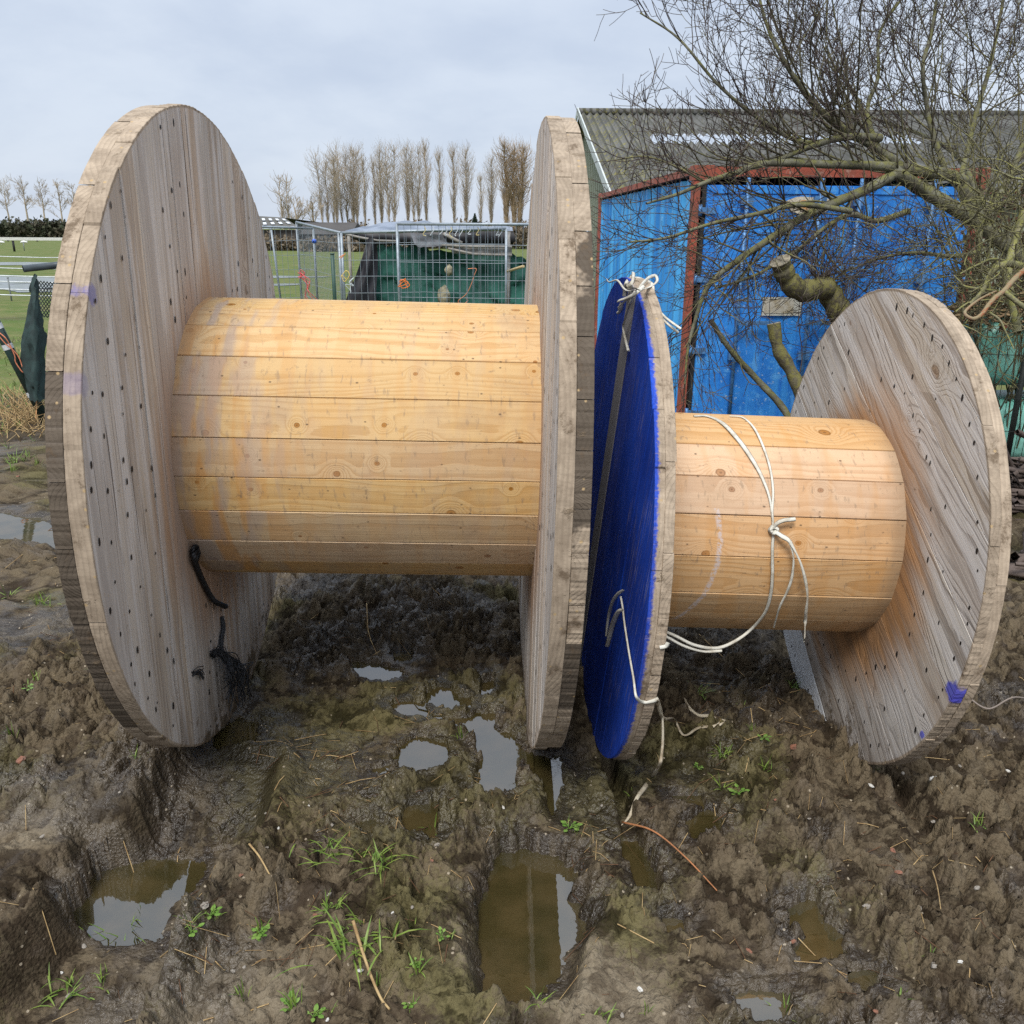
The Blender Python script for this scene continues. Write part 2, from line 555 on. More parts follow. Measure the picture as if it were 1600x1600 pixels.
for s, sd, wl, dp in _pd:
    isl = 0.010 * np.clip(fbm(x[s], y[s], 0.05, 2, 64) - 0.8, 0, 1)
    h[s] = np.where(sd < 0, np.minimum(h[s], wl - 0.002 - dp * np.clip(-sd / 0.05, 0, 1) + 0.2 * np.clip(h[s] - wl, -0.02, 0.02) * np.clip(-sd / 0.03, 0, 1) + isl), h[s])

Z = np.zeros(len(X))
Z[near] = h * fade
far = Y > 6.5
Z[far] += 0.03 * fbm(X[far], Y[far], 1.7, 2, 3) * sstep(Y[far], 6.5, 8) * sstep(Y[far], 19, 12)
Z -= 0.37 * sstep(Y, 6.3, 7.3) * sstep(X, 0.6, 1.3) * sstep(X, 5.2, 4.4) * sstep(Y, 18, 15)
ZG = Z.reshape(GX.shape)


def ground_z(px, py):
    i = int(np.clip(np.searchsorted(gx, px) - 1, 0, len(gx) - 2)); j = int(np.clip(np.searchsorted(gy, py) - 1, 0, len(gy) - 2))
    u = (px - gx[i]) / (gx[i + 1] - gx[i]); v = (py - gy[j]) / (gy[j + 1] - gy[j])
    return (ZG[j, i] * (1 - u) + ZG[j, i + 1] * u) * (1 - v) + (ZG[j + 1, i] * (1 - u) + ZG[j + 1, i + 1] * u) * v


# where the mud is wet, filmed with algae, or drying pale
wet = 0.45 + 0.5 * fbm(x, y, 0.5, 3, 51) + 0.25 * fbm(x, y, 0.09, 2, 52)
alg = 0.25 + 0.75 * fbm(x, y, 0.42, 3, 55)
dry = 0.15 + 0.7 * fbm(x, y, 0.6, 3, 58)


def blob(px, py, s):
    c = PG(px, py)
    return np.exp(-((x - c[0]) ** 2 + (y - c[1]) ** 2) / s ** 2)


alg += 0.7 * blob(480, 1180, 0.35) + 0.6 * blob(1150, 1180, 0.3) + 0.5 * blob(700, 1250, 0.3) + 0.3 * blob(1050, 1420, 0.3) - 0.9 * blob(1520, 1200, 0.6) - 0.2 * blob(620, 950, 0.6) - 0.4 * blob(150, 1450, .3)
dry += 0.9 * blob(930, 1560, 0.22) + 0.8 * blob(720, 1480, 0.16) + 0.6 * blob(60, 1290, 0.25) + 0.5 * blob(130, 1100, 0.4) + 0.5 * blob(330, 1480, .3) + 0.3 * blob(1200, 1400, .3) - 0.4 * blob(620, 960, 0.6) - 0.5 * blob(1450, 1050, 0.6) - 0.5 * blob(960, 1240, 0.25)
wet += 0.15 * blob(620, 980, 0.6) + 0.5 * blob(400, 1140, 0.3) + 0.4 * blob(60, 950, 0.4) - 0.4 * blob(930, 1560, 0.25) + 0.4 * blob(200, 1480, 0.2)
for s, sd, wl, dp in _pd:
    wet[s] = np.maximum(wet[s], 1.25 * np.exp(-np.clip(sd + 1.2 * edge_n[s], 0, 1) / 0.06))
    dry[s] -= 0.8 * np.exp(-np.clip(sd, 0, 1) / 0.07)
AW = np.full(len(X), 0.3); AA = np.full(len(X), 0.2); AD = np.full(len(X), 0.3); AG = np.zeros(len(X)); AL = np.full(len(X), 0.5); AL[near] = lump * (1 - wallk) + 0.42 * wallk + 0.10 * wallk * fbm(x, y, 0.3, 2, 5)
AW[near] = np.clip(wet, 0, 1.2); AA[near] = np.clip(alg, 0, 1); AD[near] = np.clip(dry, 0, 1)
gn = fbm(X, Y, 2.2, 4, 91)
AG = sstep(Y + 1.3 * gn, 6.6, 8.6)
AG = np.maximum(AG * sstep(gn, -0.9, -0.3), AG * sstep(Y, 12, 22))

t = NT('mud')
o = t.obj()
W_, A_, D_, G_ = t.attr('wet'), t.attr('algae'), t.attr('dry'), t.attr('grassy')
nz = t.noise(o, 9, 5, 0.6)
fine = t.noise(o, 85, 4, 0.65)
grit = t.noise(o, 330, 2, 0.6)
L_ = t.attr('lump')
k_ = t.m_('ADD', L_, t.m_('MULTIPLY', t.m_('SUBTRACT', fine, 0.5), 0.65))
c = t.mix(t.ss(k_, 0.28, 0.80), (0.0240, 0.0168, 0.0096), (0.1320, 0.1024, 0.0640))
c = t.mix(t.m_('MULTIPLY', t.ss(nz, 0.40, 0.65), 0.4), c, (0.0704, 0.0496, 0.0320))
c = t.mix(t.m_('MULTIPLY', t.ss(D_, 0.35, 0.95), 0.75), c, t.mix(t.ss(k_, 0.2, 0.8), (0.1000, 0.0768, 0.0504), (0.2120, 0.1736, 0.1200)))
c = t.mix(t.m_('MULTIPLY', t.ss(t.m_('ADD', A_, t.m_('MULTIPLY', t.m_('SUBTRACT', fine, 0.5), 1.2)), 0.3, 0.85), 0.72), c, t.mix(t.ss(k_, 0.25, 0.8), (0.0272, 0.0240, 0.0072), (0.1184, 0.1040, 0.0416)))
c = t.mix(t.m_('MULTIPLY', t.ss(W_, 0.30, 1.0), 0.5), c, (0.0240, 0.0168, 0.0096))
vs = t.vor(o, 70, 'F1', 'Color')
vd = t.vor(o, 70, 'F1', 'Distance')
r_, g_, b_ = t.sep(vs)
c = t.mix(t.m_('MULTIPLY', t.ss(r_, 0.965, 0.97), t.ss(vd, 0.3, 0.2)), c, (0.30, 0.25, 0.18))
gf = t.noise(o, 1.3, 5, 0.65)
gg = t.mix(t.ss(gf, 0.35, 0.68), (0.080, 0.122, 0.026), (0.150, 0.150, 0.055))
gg = t.mix(t.m_('MULTIPLY', t.ss(t.noise(o, 14, 4, 0.7), 0.5, 0.7), 0.6), gg, (0.11, 0.085, 0.05))
c = t.mix(G_, c, gg)
rg = t.m_('SUBTRACT', 0.82, t.m_('MULTIPLY', t.ss(t.m_('ADD', W_, t.m_('MULTIPLY', t.m_('SUBTRACT', nz, .5), 1.8)), 0.35, 0.95), 0.54))
rg = t.m_('MAXIMUM', rg, t.m_('MULTIPLY', G_, 0.85))
cl = t.vor(t.n('VectorMath', {0: o, 1: t.vscale(t.n('TexNoise', {'Vector': o, 'Scale': 60.0, 'Detail': 2.0}).outputs[1], (0.012, 0.012, 0.012))}, operation='ADD').outputs[0], 105, 'F1', 'Distance')
hgt = t.m_('ADD', t.m_('ADD', t.m_('MULTIPLY', fine, 0.0032), t.m_('MULTIPLY', grit, 0.0010)), t.m_('MULTIPLY', cl, -0.0022))
M_MUD = t.out(c, rg, t.bump(hgt, 1.0, 1.6), t.m_('MULTIPLY_ADD', t.ss(t.m_('ADD', W_, t.m_('MULTIPLY', t.m_('SUBTRACT', nz, .5), 1.8)), 0.4, 1.0), 0.42, 0.10))

g = Geo()
ny, nx = GX.shape
ii = (np.arange(ny - 1)[:, None] * nx + np.arange(nx - 1)[None]).ravel()
g.add(np.stack([X, Y, Z], 1), np.stack([ii, ii + 1, ii + nx + 1, ii + nx], 1), 0, True, wet=AW, algae=AA, dry=AD, grassy=AG, lump=AL)
ground = g.build('ground', M_MUD)
tag(ground, 'churned wet brown mud turning to grass farther off', 'ground', None, 'structure')

# water
t = NT('puddle_water')
o = t.obj()
nw = t.bump(t.noise(o, 26, 2, 0.5), 0.02, 0.01)
c = t.mix(t.ss(t.noise(o, 9, 4), 0.35, 0.65), (0.075, 0.056, 0.022), (0.045, 0.037, 0.013))
p = t.n('BsdfPrincipled', {'Base Color': c, 'Roughness': 0.015, 'IOR': 2.25, 'Specular IOR Level': 0.5, 'Normal': nw})
tr = t.n('BsdfTransparent', {'Color': (0.62, 0.55, 0.36, 1)})
fr = t.n('Fresnel', {'IOR': 2.25, 'Normal': nw})
al = t.m_('MAXIMUM', t.m_('ADD', t.m_('MULTIPLY', fr.outputs[0], 1.0), 0.62, clamp=True), 0.6)
mx = t.n('MixShader', {0: al, 1: tr.outputs[0], 2: p.outputs[0]})
ot = t.n('OutputMaterial', {0: mx.outputs[0]})
M_WATER = t.m


def grow(P, d):
    P = np.asarray(P); n = len(P)
    a = 0.5 * sum(P[i][0] * P[(i + 1) % n][1] - P[(i + 1) % n][0] * P[i][1] for i in range(n))
    if a < 0:
        P = P[::-1]
    e = np.roll(P, -1, 0) - P
    nrm = np.stack([e[:, 1], -e[:, 0]], 1); nrm /= np.linalg.norm(nrm, axis=1)[:, None]
    q = nrm + np.roll(nrm, 1, 0); q /= np.linalg.norm(q, axis=1)[:, None] + 1e-9
    return P + q * d


for nm, pts, wl, dp in PUDDLES:
    Q = grow(gp(pts, wl), 0.045)
    g = Geo()
    g.add(np.column_stack([Q, np.full(len(Q), wl)]), [list(range(len(Q)))])
    tag(g.build('puddle', M_WATER), 'still water lying in a hollow of the mud', 'puddle', 'puddles in the mud', 'structure')
# ------------------------------------------------------------------ wood
def wood_core(t, base, dark, knotcol, freq, knots=0.8, ku=3.0, kv=4.4, ringmix=0.55, swirl=0.06, tint=0.18, streak=0.3, kamp=1.0, thin=0.35, hue=0.006):
    P = t.attr('wuv', 'Vector')
    u, v, w_ = t.sep(P)
    pid = t.attr('pid')
    low = t.noise(t.comb(t.m_('MULTIPLY', u, 1.3), t.m_('MULTIPLY', v, 4.0), t.m_('MULTIPLY', w_, 4.0)), 1.0, 3, 0.5)
    vv = t.m_('ADD', v, t.m_('MULTIPLY', t.m_('SUBTRACT', low, 0.5), swirl * 2))
    kvx = t.comb(t.m_('MULTIPLY', u, ku), t.m_('MULTIPLY_ADD', v, kv, t.m_('MULTIPLY', pid, 37.0)), 0.0)
    vor = t.n('TexVoronoi', {'Vector': kvx, 'Scale': 1.0}, feature='F1', voronoi_dimensions='2D')
    d = vor.outputs['Distance']
    cr, cg, cb = t.sep(vor.outputs['Color'])
    has = t.m_('LESS_THAN', cr, knots)
    size = t.m_('MULTIPLY_ADD', t.m_('POWER', cg, 2.0), 0.75, 0.30)
    ds = t.m_('DIVIDE', t.m_('ADD', d, t.m_('MULTIPLY', t.m_('SUBTRACT', t.noise(P, 45, 2), 0.5), 0.03)), size)
    K = t.m_('MULTIPLY', t.m_('POWER', 2.718, t.m_('MULTIPLY', t.m_('MULTIPLY', ds, ds), -22.0)), has)
    rr = t.m_('SQRT', t.m_('ADD', t.m_('MULTIPLY', vv, vv), t.m_('POWER', t.m_('ADD', w_, 0.05), 2.0)))
    ph = t.m_('MULTIPLY', rr, freq)
    ph = t.m_('ADD', ph, t.m_('MULTIPLY', K, 5.0 * kamp))
    fine = t.noise(t.comb(t.m_('MULTIPLY', u, 9.0), t.m_('MULTIPLY', v, 60.0), t.m_('MULTIPLY', w_, 60.0)), 1.0, 2, 0.6)
    ph = t.m_('ADD', ph, t.m_('MULTIPLY', fine, 0.55))
    saw = t.m_('FRACT', ph)
    ring = t.m_('MULTIPLY', t.ss(saw, thin, 0.86), t.ss(saw, 1.0, 0.92))
    ring = t.m_('MULTIPLY', ring, t.ss(t.noise(t.comb(t.m_('MULTIPLY', u, 2.0), t.m_('MULTIPLY', v, 9.0), w_), 1.0, 2), 0.25, 0.6, 0.35, 1.0))
    c = t.mix(t.m_('MULTIPLY', ring, ringmix), base, dark)
    st = t.noise(t.comb(t.m_('MULTIPLY', u, 3.0), t.m_('MULTIPLY', v, 210.0), t.m_('MULTIPLY', w_, 210.0)), 1.0, 3, 0.6)
    c = t.mix(t.m_('MULTIPLY', t.ss(st, 0.5, 0.72), streak), c, dark)
    core = t.m_('MULTIPLY', t.ss(ds, 0.085, 0.06), has)
    rim = t.m_('MULTIPLY', core, t.ss(ds, 0.05, 0.072))
    c = t.mix(t.m_('MULTIPLY', core, 0.8), c, knotcol)
    c = t.mix(t.m_('MULTIPLY', rim, 0.75), c, tuple(k * 0.35 for k in knotcol))
    c = t.mix(t.m_('MULTIPLY', t.m_('MULTIPLY', t.ss(ds, 0.025, 0.012), has), 0.5), c, (0.06, 0.03, 0.015))
    hsv = t.n('HueSaturation', {'Hue': t.m_('MULTIPLY_ADD', t.m_('FRACT', t.m_('MULTIPLY', pid, 7.31)), hue, 0.5 - hue * 0.5), 'Saturation': t.m_('MULTIPLY_ADD', t.m_('FRACT', t.m_('MULTIPLY', pid, 3.7)), 0.3, 0.86), 'Value': t.m_('MULTIPLY_ADD', pid, tint * 2, 1 - tint), 'Color': c})
    hgt = t.m_('ADD', t.m_('MULTIPLY', ring, -0.35), t.m_('MULTIPLY', st, 0.5))
    return hsv.outputs[0], hgt, (u, v, w_, pid, ring, st, ds, has)


def barrel_mat(name, base, dark, R, L, bands):
    t = NT(name)
    c, hgt, k = wood_core(t, base, dark, (0.30, 0.13, 0.04), 95, 0.9 if bands else 0.75, 5.2 if bands else 3.6, 6.2 if bands else 4.6, 0.5, 0.06, 0.09, 0.3)
    o = t.obj()
    x_, y_, z_ = t.sep(o)
    ang = t.m_('ARCTAN2', y_, t.m_('SUBTRACT', z_, R))
    # rubbed and weathered bands running round the barrel
    bn = t.noise(t.comb(t.m_('MULTIPLY', x_, 13.0), t.m_('MULTIPLY', ang, 1.1), t.m_('MULTIPLY', k[3], 1.6)), 1.0, 3, 0.55)
    b2 = t.noise(t.comb(t.m_('MULTIPLY', x_, 19.0), t.m_('MULTIPLY', ang, 1.2), t.m_('MULTIPLY_ADD', k[3], 1.3, 4.0)), 1.0, 2, 0.5)
    near_l = t.ss(x_, 0.42, 0.02)
    if bands:
        c = t.mix(t.m_('MULTIPLY', t.ss(b2, 0.47, 0.58), t.m_('MULTIPLY_ADD', near_l, 0.50, 0.16)), c, (0.52, 0.245, 0.065))
        c = t.mix(t.m_('MULTIPLY', t.ss(bn, 0.50, 0.61), t.m_('MULTIPLY_ADD', near_l, 0.55, 0.14)), c, (0.34, 0.28, 0.25))
        c = t.mix(t.m_('MULTIPLY', t.ss(t.m_('ADD', x_, t.m_('MULTIPLY', bn, 0.06)), 0.10, 0.03), 0.5), c, (0.33, 0.22, 0.14))
    else:
        c = t.mix(t.m_('MULTIPLY', t.ss(b2, 0.50, 0.66), 0.3), c, (0.50, 0.235, 0.06))
        c = t.mix(t.m_('MULTIPLY', t.ss(t.m_('ADD', x_, t.m_('MULTIPLY', bn, 0.08)), L - 0.03, L + 0.06), 0.7), c, (0.24, 0.18, 0.12))
    # saw marks, thin dark ticks across the staves
    tick = t.noise(t.comb(t.m_('MULTIPLY_ADD', x_, 75.0, t.m_('MULTIPLY', ang, 1.5)), t.m_('MULTIPLY', ang, 8.0), 0.0), 1.0, 3, 0.6)
    c = t.mix(t.m_('MULTIPLY', t.ss(tick, 0.585, 0.69), 0.5), c, (0.25, 0.18, 0.12))
    grime = t.noise(o, 4.5, 5, 0.65)
    c = t.mix(t.m_('MULTIPLY', t.ss(grime, 0.50, 0.70), 0.36), c, (0.33, 0.215, 0.125))
    sm_ = t.noise(t.comb(t.m_('MULTIPLY', x_, 26.0), t.m_('MULTIPLY', ang, 14.0), k[3]), 1.0, 5, 0.75)
    c = t.mix(t.m_('MULTIPLY', t.ss(sm_, 0.60, 0.70), 0.55), c, (0.20, 0.135, 0.085))
    sp = t.vor(t.vscale(o, (38, 38, 60)), 1.0, 'F1', 'Distance')
    sc_ = t.sep(t.vor(t.vscale(o, (38, 38, 60)), 1.0, 'F1', 'Color'))[0]
    c = t.mix(t.m_('MULTIPLY', t.m_('MULTIPLY', t.ss(sp, 0.2, 0.08), t.m_('GREATER_THAN', sc_, 0.88)), 0.8), c, (0.10, 0.065, 0.04))
    if not bands:
        # chalky lilac line rubbed across the staves
        cx = t.m_('ADD', t.m_('MULTIPLY_ADD', t.m_('POWER', t.m_('ADD', ang, 1.5), 2.0), -0.12, 0.215), t.m_('MULTIPLY', t.noise(o, 30, 2), 0.012))
        lm = t.m_('MULTIPLY', t.ss(t.m_('ABSOLUTE', t.m_('SUBTRACT', x_, cx)), 0.011, 0.003), t.ss(t.noise(o, 120, 2), 0.35, 0.55))
        lm = t.m_('MULTIPLY', lm, t.m_('MULTIPLY', t.m_('LESS_THAN', ang, -1.15), t.m_('GREATER_THAN', ang, -2.35)))
        c = t.mix(t.m_('MULTIPLY', lm, 0.7), c, (0.52, 0.47, 0.47))
    return t.out(c, 0.68, t.bump(hgt, 0.30, 0.003), 0.14)


def flange_mat(name, base, dark, R, r, inner=True, grey=0.5, freq=90, rustcol=(0.41, 0.225, 0.115), swirl=0.06, ringmix=0.72, paint=None, thin=0.35, crack=1.0, wearamt=0.62):
    """weathered boards; obj space: x along the drum's axis, axis at height R"""
    t = NT(name)
    c, hgt, k = wood_core(t, base, dark, (0.20, 0.12, 0.07), freq, 0.4, 2.2, 3.8, ringmix, swirl, 0.19, 0.22, 1.3, thin, 0.012)
    u, v, w_, pid = k[:4]
    o = t.obj()
    x_, y_, z_ = t.sep(o)
    zz = t.m_('SUBTRACT', z_, R)
    rr = t.m_('SQRT', t.m_('ADD', t.m_('MULTIPLY', y_, y_), t.m_('MULTIPLY', zz, zz)))
    n1 = t.noise(o, 3.0, 5, 0.6)
    n2 = t.noise(t.comb(t.m_('MULTIPLY', u, 1.5), t.m_('MULTIPLY', v, 22.0), t.m_('MULTIPLY', w_, 22.0)), 1.0, 4, 0.6)
    n4 = t.noise(t.comb(t.m_('MULTIPLY', u, 0.9), t.m_('MULTIPLY', v, 13.0), t.m_('MULTIPLY', w_, 13.0)), 1.0, 4, 0.65)
    c = t.mix(t.m_('MULTIPLY', t.ss(n4, 0.50, 0.60), 0.50), c, (0.33, 0.265, 0.21))
    pk = t.m_('FRACT', t.m_('MULTIPLY', pid, 11.7))
    c = t.mix(t.m_('MULTIPLY', t.ss(pk, 0.45, 0.75), 0.55), c, (0.44, 0.415, 0.39))
    c = t.mix(t.m_('MULTIPLY', t.ss(pk, 0.35, 0.10), 0.35), c, (0.44, 0.34, 0.25))
    n3 = t.noise(t.comb(t.m_('MULTIPLY', u, 0.55), t.m_('MULTIPLY', v, 60.0), t.m_('MULTIPLY', w_, 60.0)), 1.0, 3, 0.6)
    c = t.mix(t.m_('MULTIPLY', t.ss(n2, 0.46, 0.60), 0.65), c, (0.60, 0.565, 0.53))
    c = t.mix(t.m_('MULTIPLY', t.ss(n3, 0.55, 0.70), 0.32 * crack), c, dark)
    crk = t.noise(t.comb(t.m_('MULTIPLY', u, 1.6), t.m_('MULTIPLY', v, 150.0), t.m_('MULTIPLY', w_, 150.0)), 1.0, 1, 0.5)
    c = t.mix(t.m_('MULTIPLY', t.ss(crk, 0.69, 0.73), 0.8 * crack), c, (0.07, 0.05, 0.04))
    c = t.mix(t.m_('MULTIPLY', t.ss(n1, 0.54, 0.72), 0.30), c, (0.30, 0.235, 0.18))
    if inner:
        # the fresh band the cable kept covered, next to the barrel and towards its lower side
        wear = t.m_('ADD', t.m_('SUBTRACT', rr, r), t.m_('MULTIPLY', t.m_('SUBTRACT', n2, 0.5), 0.16))
        wear = t.m_('ADD', wear, t.m_('MULTIPLY', t.ss(zz, -0.25, 0.35), 0.10))
        c = t.mix(t.m_('MULTIPLY', t.ss(wear, 0.27, 0.05), wearamt), c, t.mix(t.ss(n2, 0.35, 0.65), rustcol, tuple(q * 0.62 for q in rustcol)))
    # the sawn rim: matt, dusty, beige
    rimk = t.ss(rr, R - 0.010, R - 0.004)
    rimn = t.noise(o, 22, 5, 0.65)
    rc = t.mix(t.ss(rimn, 0.35, 0.65), (0.42, 0.335, 0.245), (0.30, 0.235, 0.17))
    rc = t.mix(t.m_('MULTIPLY', k[4], 0.25), rc, (0.18, 0.14, 0.10))
    saw = t.noise(t.comb(t.m_('MULTIPLY', x_, 40.0), t.m_('MULTIPLY', t.m_('ARCTAN2', y_, zz), 170.0), 0.0), 1.0, 2, 0.5)
    rc = t.mix(t.m_('MULTIPLY', t.ss(saw, 0.5, 0.7), 0.25), rc, (0.20, 0.155, 0.115))
    stv = t.attr('stain')
    sn = t.m_('ADD', stv, t.m_('MULTIPLY', t.m_('SUBTRACT', t.noise(o, 6.5, 4, 0.6), 0.5), 1.5))
    rc = t.mix(t.m_('MULTIPLY', t.ss(sn, 0.48, 0.56), 0.82), rc, (0.055, 0.044, 0.034))
    hv = t.n('HueSaturation', {'Value': t.m_('MULTIPLY_ADD', t.m_('FRACT', t.m_('MULTIPLY', pid, 5.77)), 0.26, 0.84), 'Color': rc}).outputs[0]
    c = t.mix(rimk, c, hv)
    # dried mud and straw dust, thickest low down
    mn = t.noise(o, 17, 6, 0.72)
    lowk = t.m_('MULTIPLY_ADD', t.ss(z_, 0.30, 0.0), 0.20, t.m_('MULTIPLY', rimk, 0.05))
    mk_ = t.ss(t.m_('ADD', mn, lowk), 0.64, 0.74)
    c = t.mix(t.m_('MULTIPLY', mk_, 0.7), c, (0.17, 0.125, 0.08))
    damp = t.ss(t.m_('ADD', z_, t.m_('MULTIPLY', t.m_('SUBTRACT', t.noise(t.comb(t.m_('MULTIPLY', u, 1.2), t.m_('MULTIPLY', v, 16.0), w_), 1.0, 4, 0.65), 0.5), 0.55)), 0.34, 0.06)
    c = t.mix(t.m_('MULTIPLY', damp, 0.5), c, (0.125, 0.092, 0.064))
    splash = t.ss(t.m_('ADD', t.noise(o, 9, 6, 0.75), t.ss(z_, 0.26, 0.0, 0.0, 0.24)), 0.68, 0.76)
    c = t.mix(t.m_('MULTIPLY', splash, 0.85), c, (0.085, 0.062, 0.038))
    fl = t.vor(t.vscale(o, (60, 60, 60)), 1.0, 'F1', 'Distance')
    fc = t.sep(t.vor(t.vscale(o, (60, 60, 60)), 1.0, 'F1', 'Color'))[0]
    c = t.mix(t.m_('MULTIPLY', t.m_('MULTIPLY', t.ss(fl, 0.3, 0.15), t.m_('GREATER_THAN', fc, 0.90)), t.m_('MULTIPLY_ADD', rimk, 0.65, 0.25)), c, (0.42, 0.30, 0.16))
    rb = t.m_('MULTIPLY', t.ss(t.noise(o, 11, 6, 0.8), 0.55, 0.66), t.m_('MULTIPLY', rimk, 0.75))
    c = t.mix(rb, c, (0.115, 0.08, 0.05))
    if paint is not None:
        c = paint(t, c, o, x_, y_, zz, rr, u, v, pid, n2, k)
    return t.out(c, 0.8, t.bump(t.m_('ADD', hgt, t.m_('MULTIPLY', mk_, 0.8)), 0.55, 0.004), 0.08)


def blue_spots(spots, R_only=False, whitewash=False):
    """rubbed blue paint marks round given angles of the rim (angle from straight up, towards the camera)"""
    def f(t, c, o, x_, y_, zz, rr, u, v, pid, n2, k):
        lim = t.m_('LESS_THAN', x_, 0.3) if R_only else 1.0
        for (yy, z0, s, a, col) in spots:
            d = t.m_('SQRT', t.m_('ADD', t.m_('POWER', t.m_('SUBTRACT', y_, yy), 2.0), t.m_('POWER', t.m_('SUBTRACT', zz, z0), 2.0)))
            d = t.m_('ADD', d, t.m_('MULTIPLY', t.m_('SUBTRACT', t.noise(o, 35, 4, 0.7), 0.5), s * 1.3))
            c = t.mix(t.m_('MULTIPLY', t.m_('MULTIPLY', t.ss(d, s, s * 0.6), a), lim), c, col)
        if whitewash:
            pw = t.m_('MULTIPLY', t.attr('bare'), t.ss(n2, 0.30, 0.48, 0.45, 0.95))
            c = t.mix(pw, c, (0.60, 0.61, 0.62))
        return c
    return f


def boards(g, x0, x1, R, ang, widths, seed, gap=0.0022, stain=lambda q: 0.0, q_off=0.0, ch=0.0011, skip=lambda q: 0.0, ragged=None):
    """one layer of boards cut to a disc; ang = direction of the boards in the disc's plane measured from +y"""
    rs = np.random.default_rng(seed)
    dy, dz = math.cos(ang), math.sin(ang)
    q = -R + q_off
    ix = 0
    out = []
    while q < R - 0.004:
        wd = widths[ix % len(widths)] * rs.uniform(0.92, 1.08)
        q0, q1 = max(q, -R * 0.998) + gap / 2, min(q + wd, R * 0.998) - gap / 2
        q += wd; ix += 1
        if q1 - q0 < 0.006:
            continue
        pid = rs.uniform(); uo = rs.uniform(0, 40); vo = rs.uniform(-0.045, 0.045); wo = rs.uniform(0.0, 0.06)
        jx = rs.uniform(-0.0022, 0.0018) * (0.15 if gap < 0.0015 else 1); jr = rs.uniform(-0.0022, 0.0014)
        n = max(4, int((q1 - q0) / 0.006))
        # finer near the disc's edge where the arc is steep
        s = np.linspace(0, 1, n)
        if q1 > R * 0.9:
            s = 1 - (1 - s) ** 2
        elif q0 < -R * 0.9:
            s = s ** 2
        def loop(inset):
            qq = (q0 + inset) + s * (q1 - q0 - 2 * inset)
            Rr = R + jr - inset
            pp = np.sqrt(np.maximum(Rr * Rr - qq * qq, 1e-6))
            nz = 0.0007 * np.sin(qq * 190 + pid * 9) + 0.0005 * np.sin(qq * 420 + pid * 31)
            P = np.concatenate([np.stack([pp + nz, qq], 1), np.stack([-pp[::-1] - nz, qq[::-1]], 1)])
            return P
        sg = 1 if x1 > x0 else -1
        rows = [(x0 + jx, ch), (x0 + jx + sg * ch, 0.0), (x1 - sg * ch, 0.0), (x1, ch)]
        V = []; W = []
        for xx, ins in rows:
            P = loop(ins)
            V.append(np.stack([np.full(len(P), xx), P[:, 0] * dy - P[:, 1] * dz, P[:, 0] * dz + P[:, 1] * dy], 1))
            W.append(np.stack([P[:, 0] + uo, P[:, 1] - (q0 + q1) / 2 + vo, np.full(len(P), abs(xx - x0)) + wo], 1))
        m = len(V[0])
        V = np.concatenate(V); V[:, 2] += R0_
        W = np.concatenate(W)
        F_ = []
        i = np.arange(m); j = (i + 1) % m
        for a in range(3):
            F_.append(np.stack([a * m + i, a * m + j, (a + 1) * m + j, (a + 1) * m + i], 1))
        Fq = np.concatenate(F_)
        if sg < 0:
            Fq = Fq[:, ::-1]
        qm = (q0 + q1) / 2
        at = dict(wuv=W, pid=np.full(len(V), pid), stain=np.full(len(V), stain(qm)), bare=np.full(len(V), skip(qm)))
        b0 = g.n
        g.add(V, Fq, 0, False, **at)
        A = np.arange(m)[::-1] if sg > 0 else np.arange(m)
        g.f.append((np.array([A + b0]), 0, False))
        g.f.append((np.array([A[::-1] + b0 + 3 * m]), 0, False))
        out.append((q0, q1))
    return out


def nail_marks(g, xf, sg, R, rings, seed, mat=1):
    """sunk nail heads, little dark pits in rings round the face"""
    rs = np.random.default_rng(seed)
    for rn, step, jit in rings:
        a = rs.uniform(0, 1)
        while a < 2 * math.pi + rs.uniform(0, .02):
            rr = rn + rs.normal(0, jit)
            aa = a + rs.normal(0, 0.012)
            a += step / rn * rs.uniform(0.8, 1.2)
            if rs.uniform() < 0.08:
                continue
            s = rs.uniform(0.0026, 0.0052); e = rs.uniform(1.2, 2.5)
            th = np.arange(8) * math.pi / 4
            y0, z0 = rr * math.sin(aa), rr * math.cos(aa)
            V = np.stack([np.full(8, xf + sg * 0.0009), y0 + s * np.cos(th), z0 + R + s * e * np.sin(th)], 1)
            f = [list(range(8))] if sg > 0 else [list(range(7, -1, -1))]
            nn = dict(wuv=np.zeros((8, 3)), pid=np.zeros(8), stain=np.zeros(8), bare=np.zeros(8))
            g.add(V, f, mat, False, **nn)


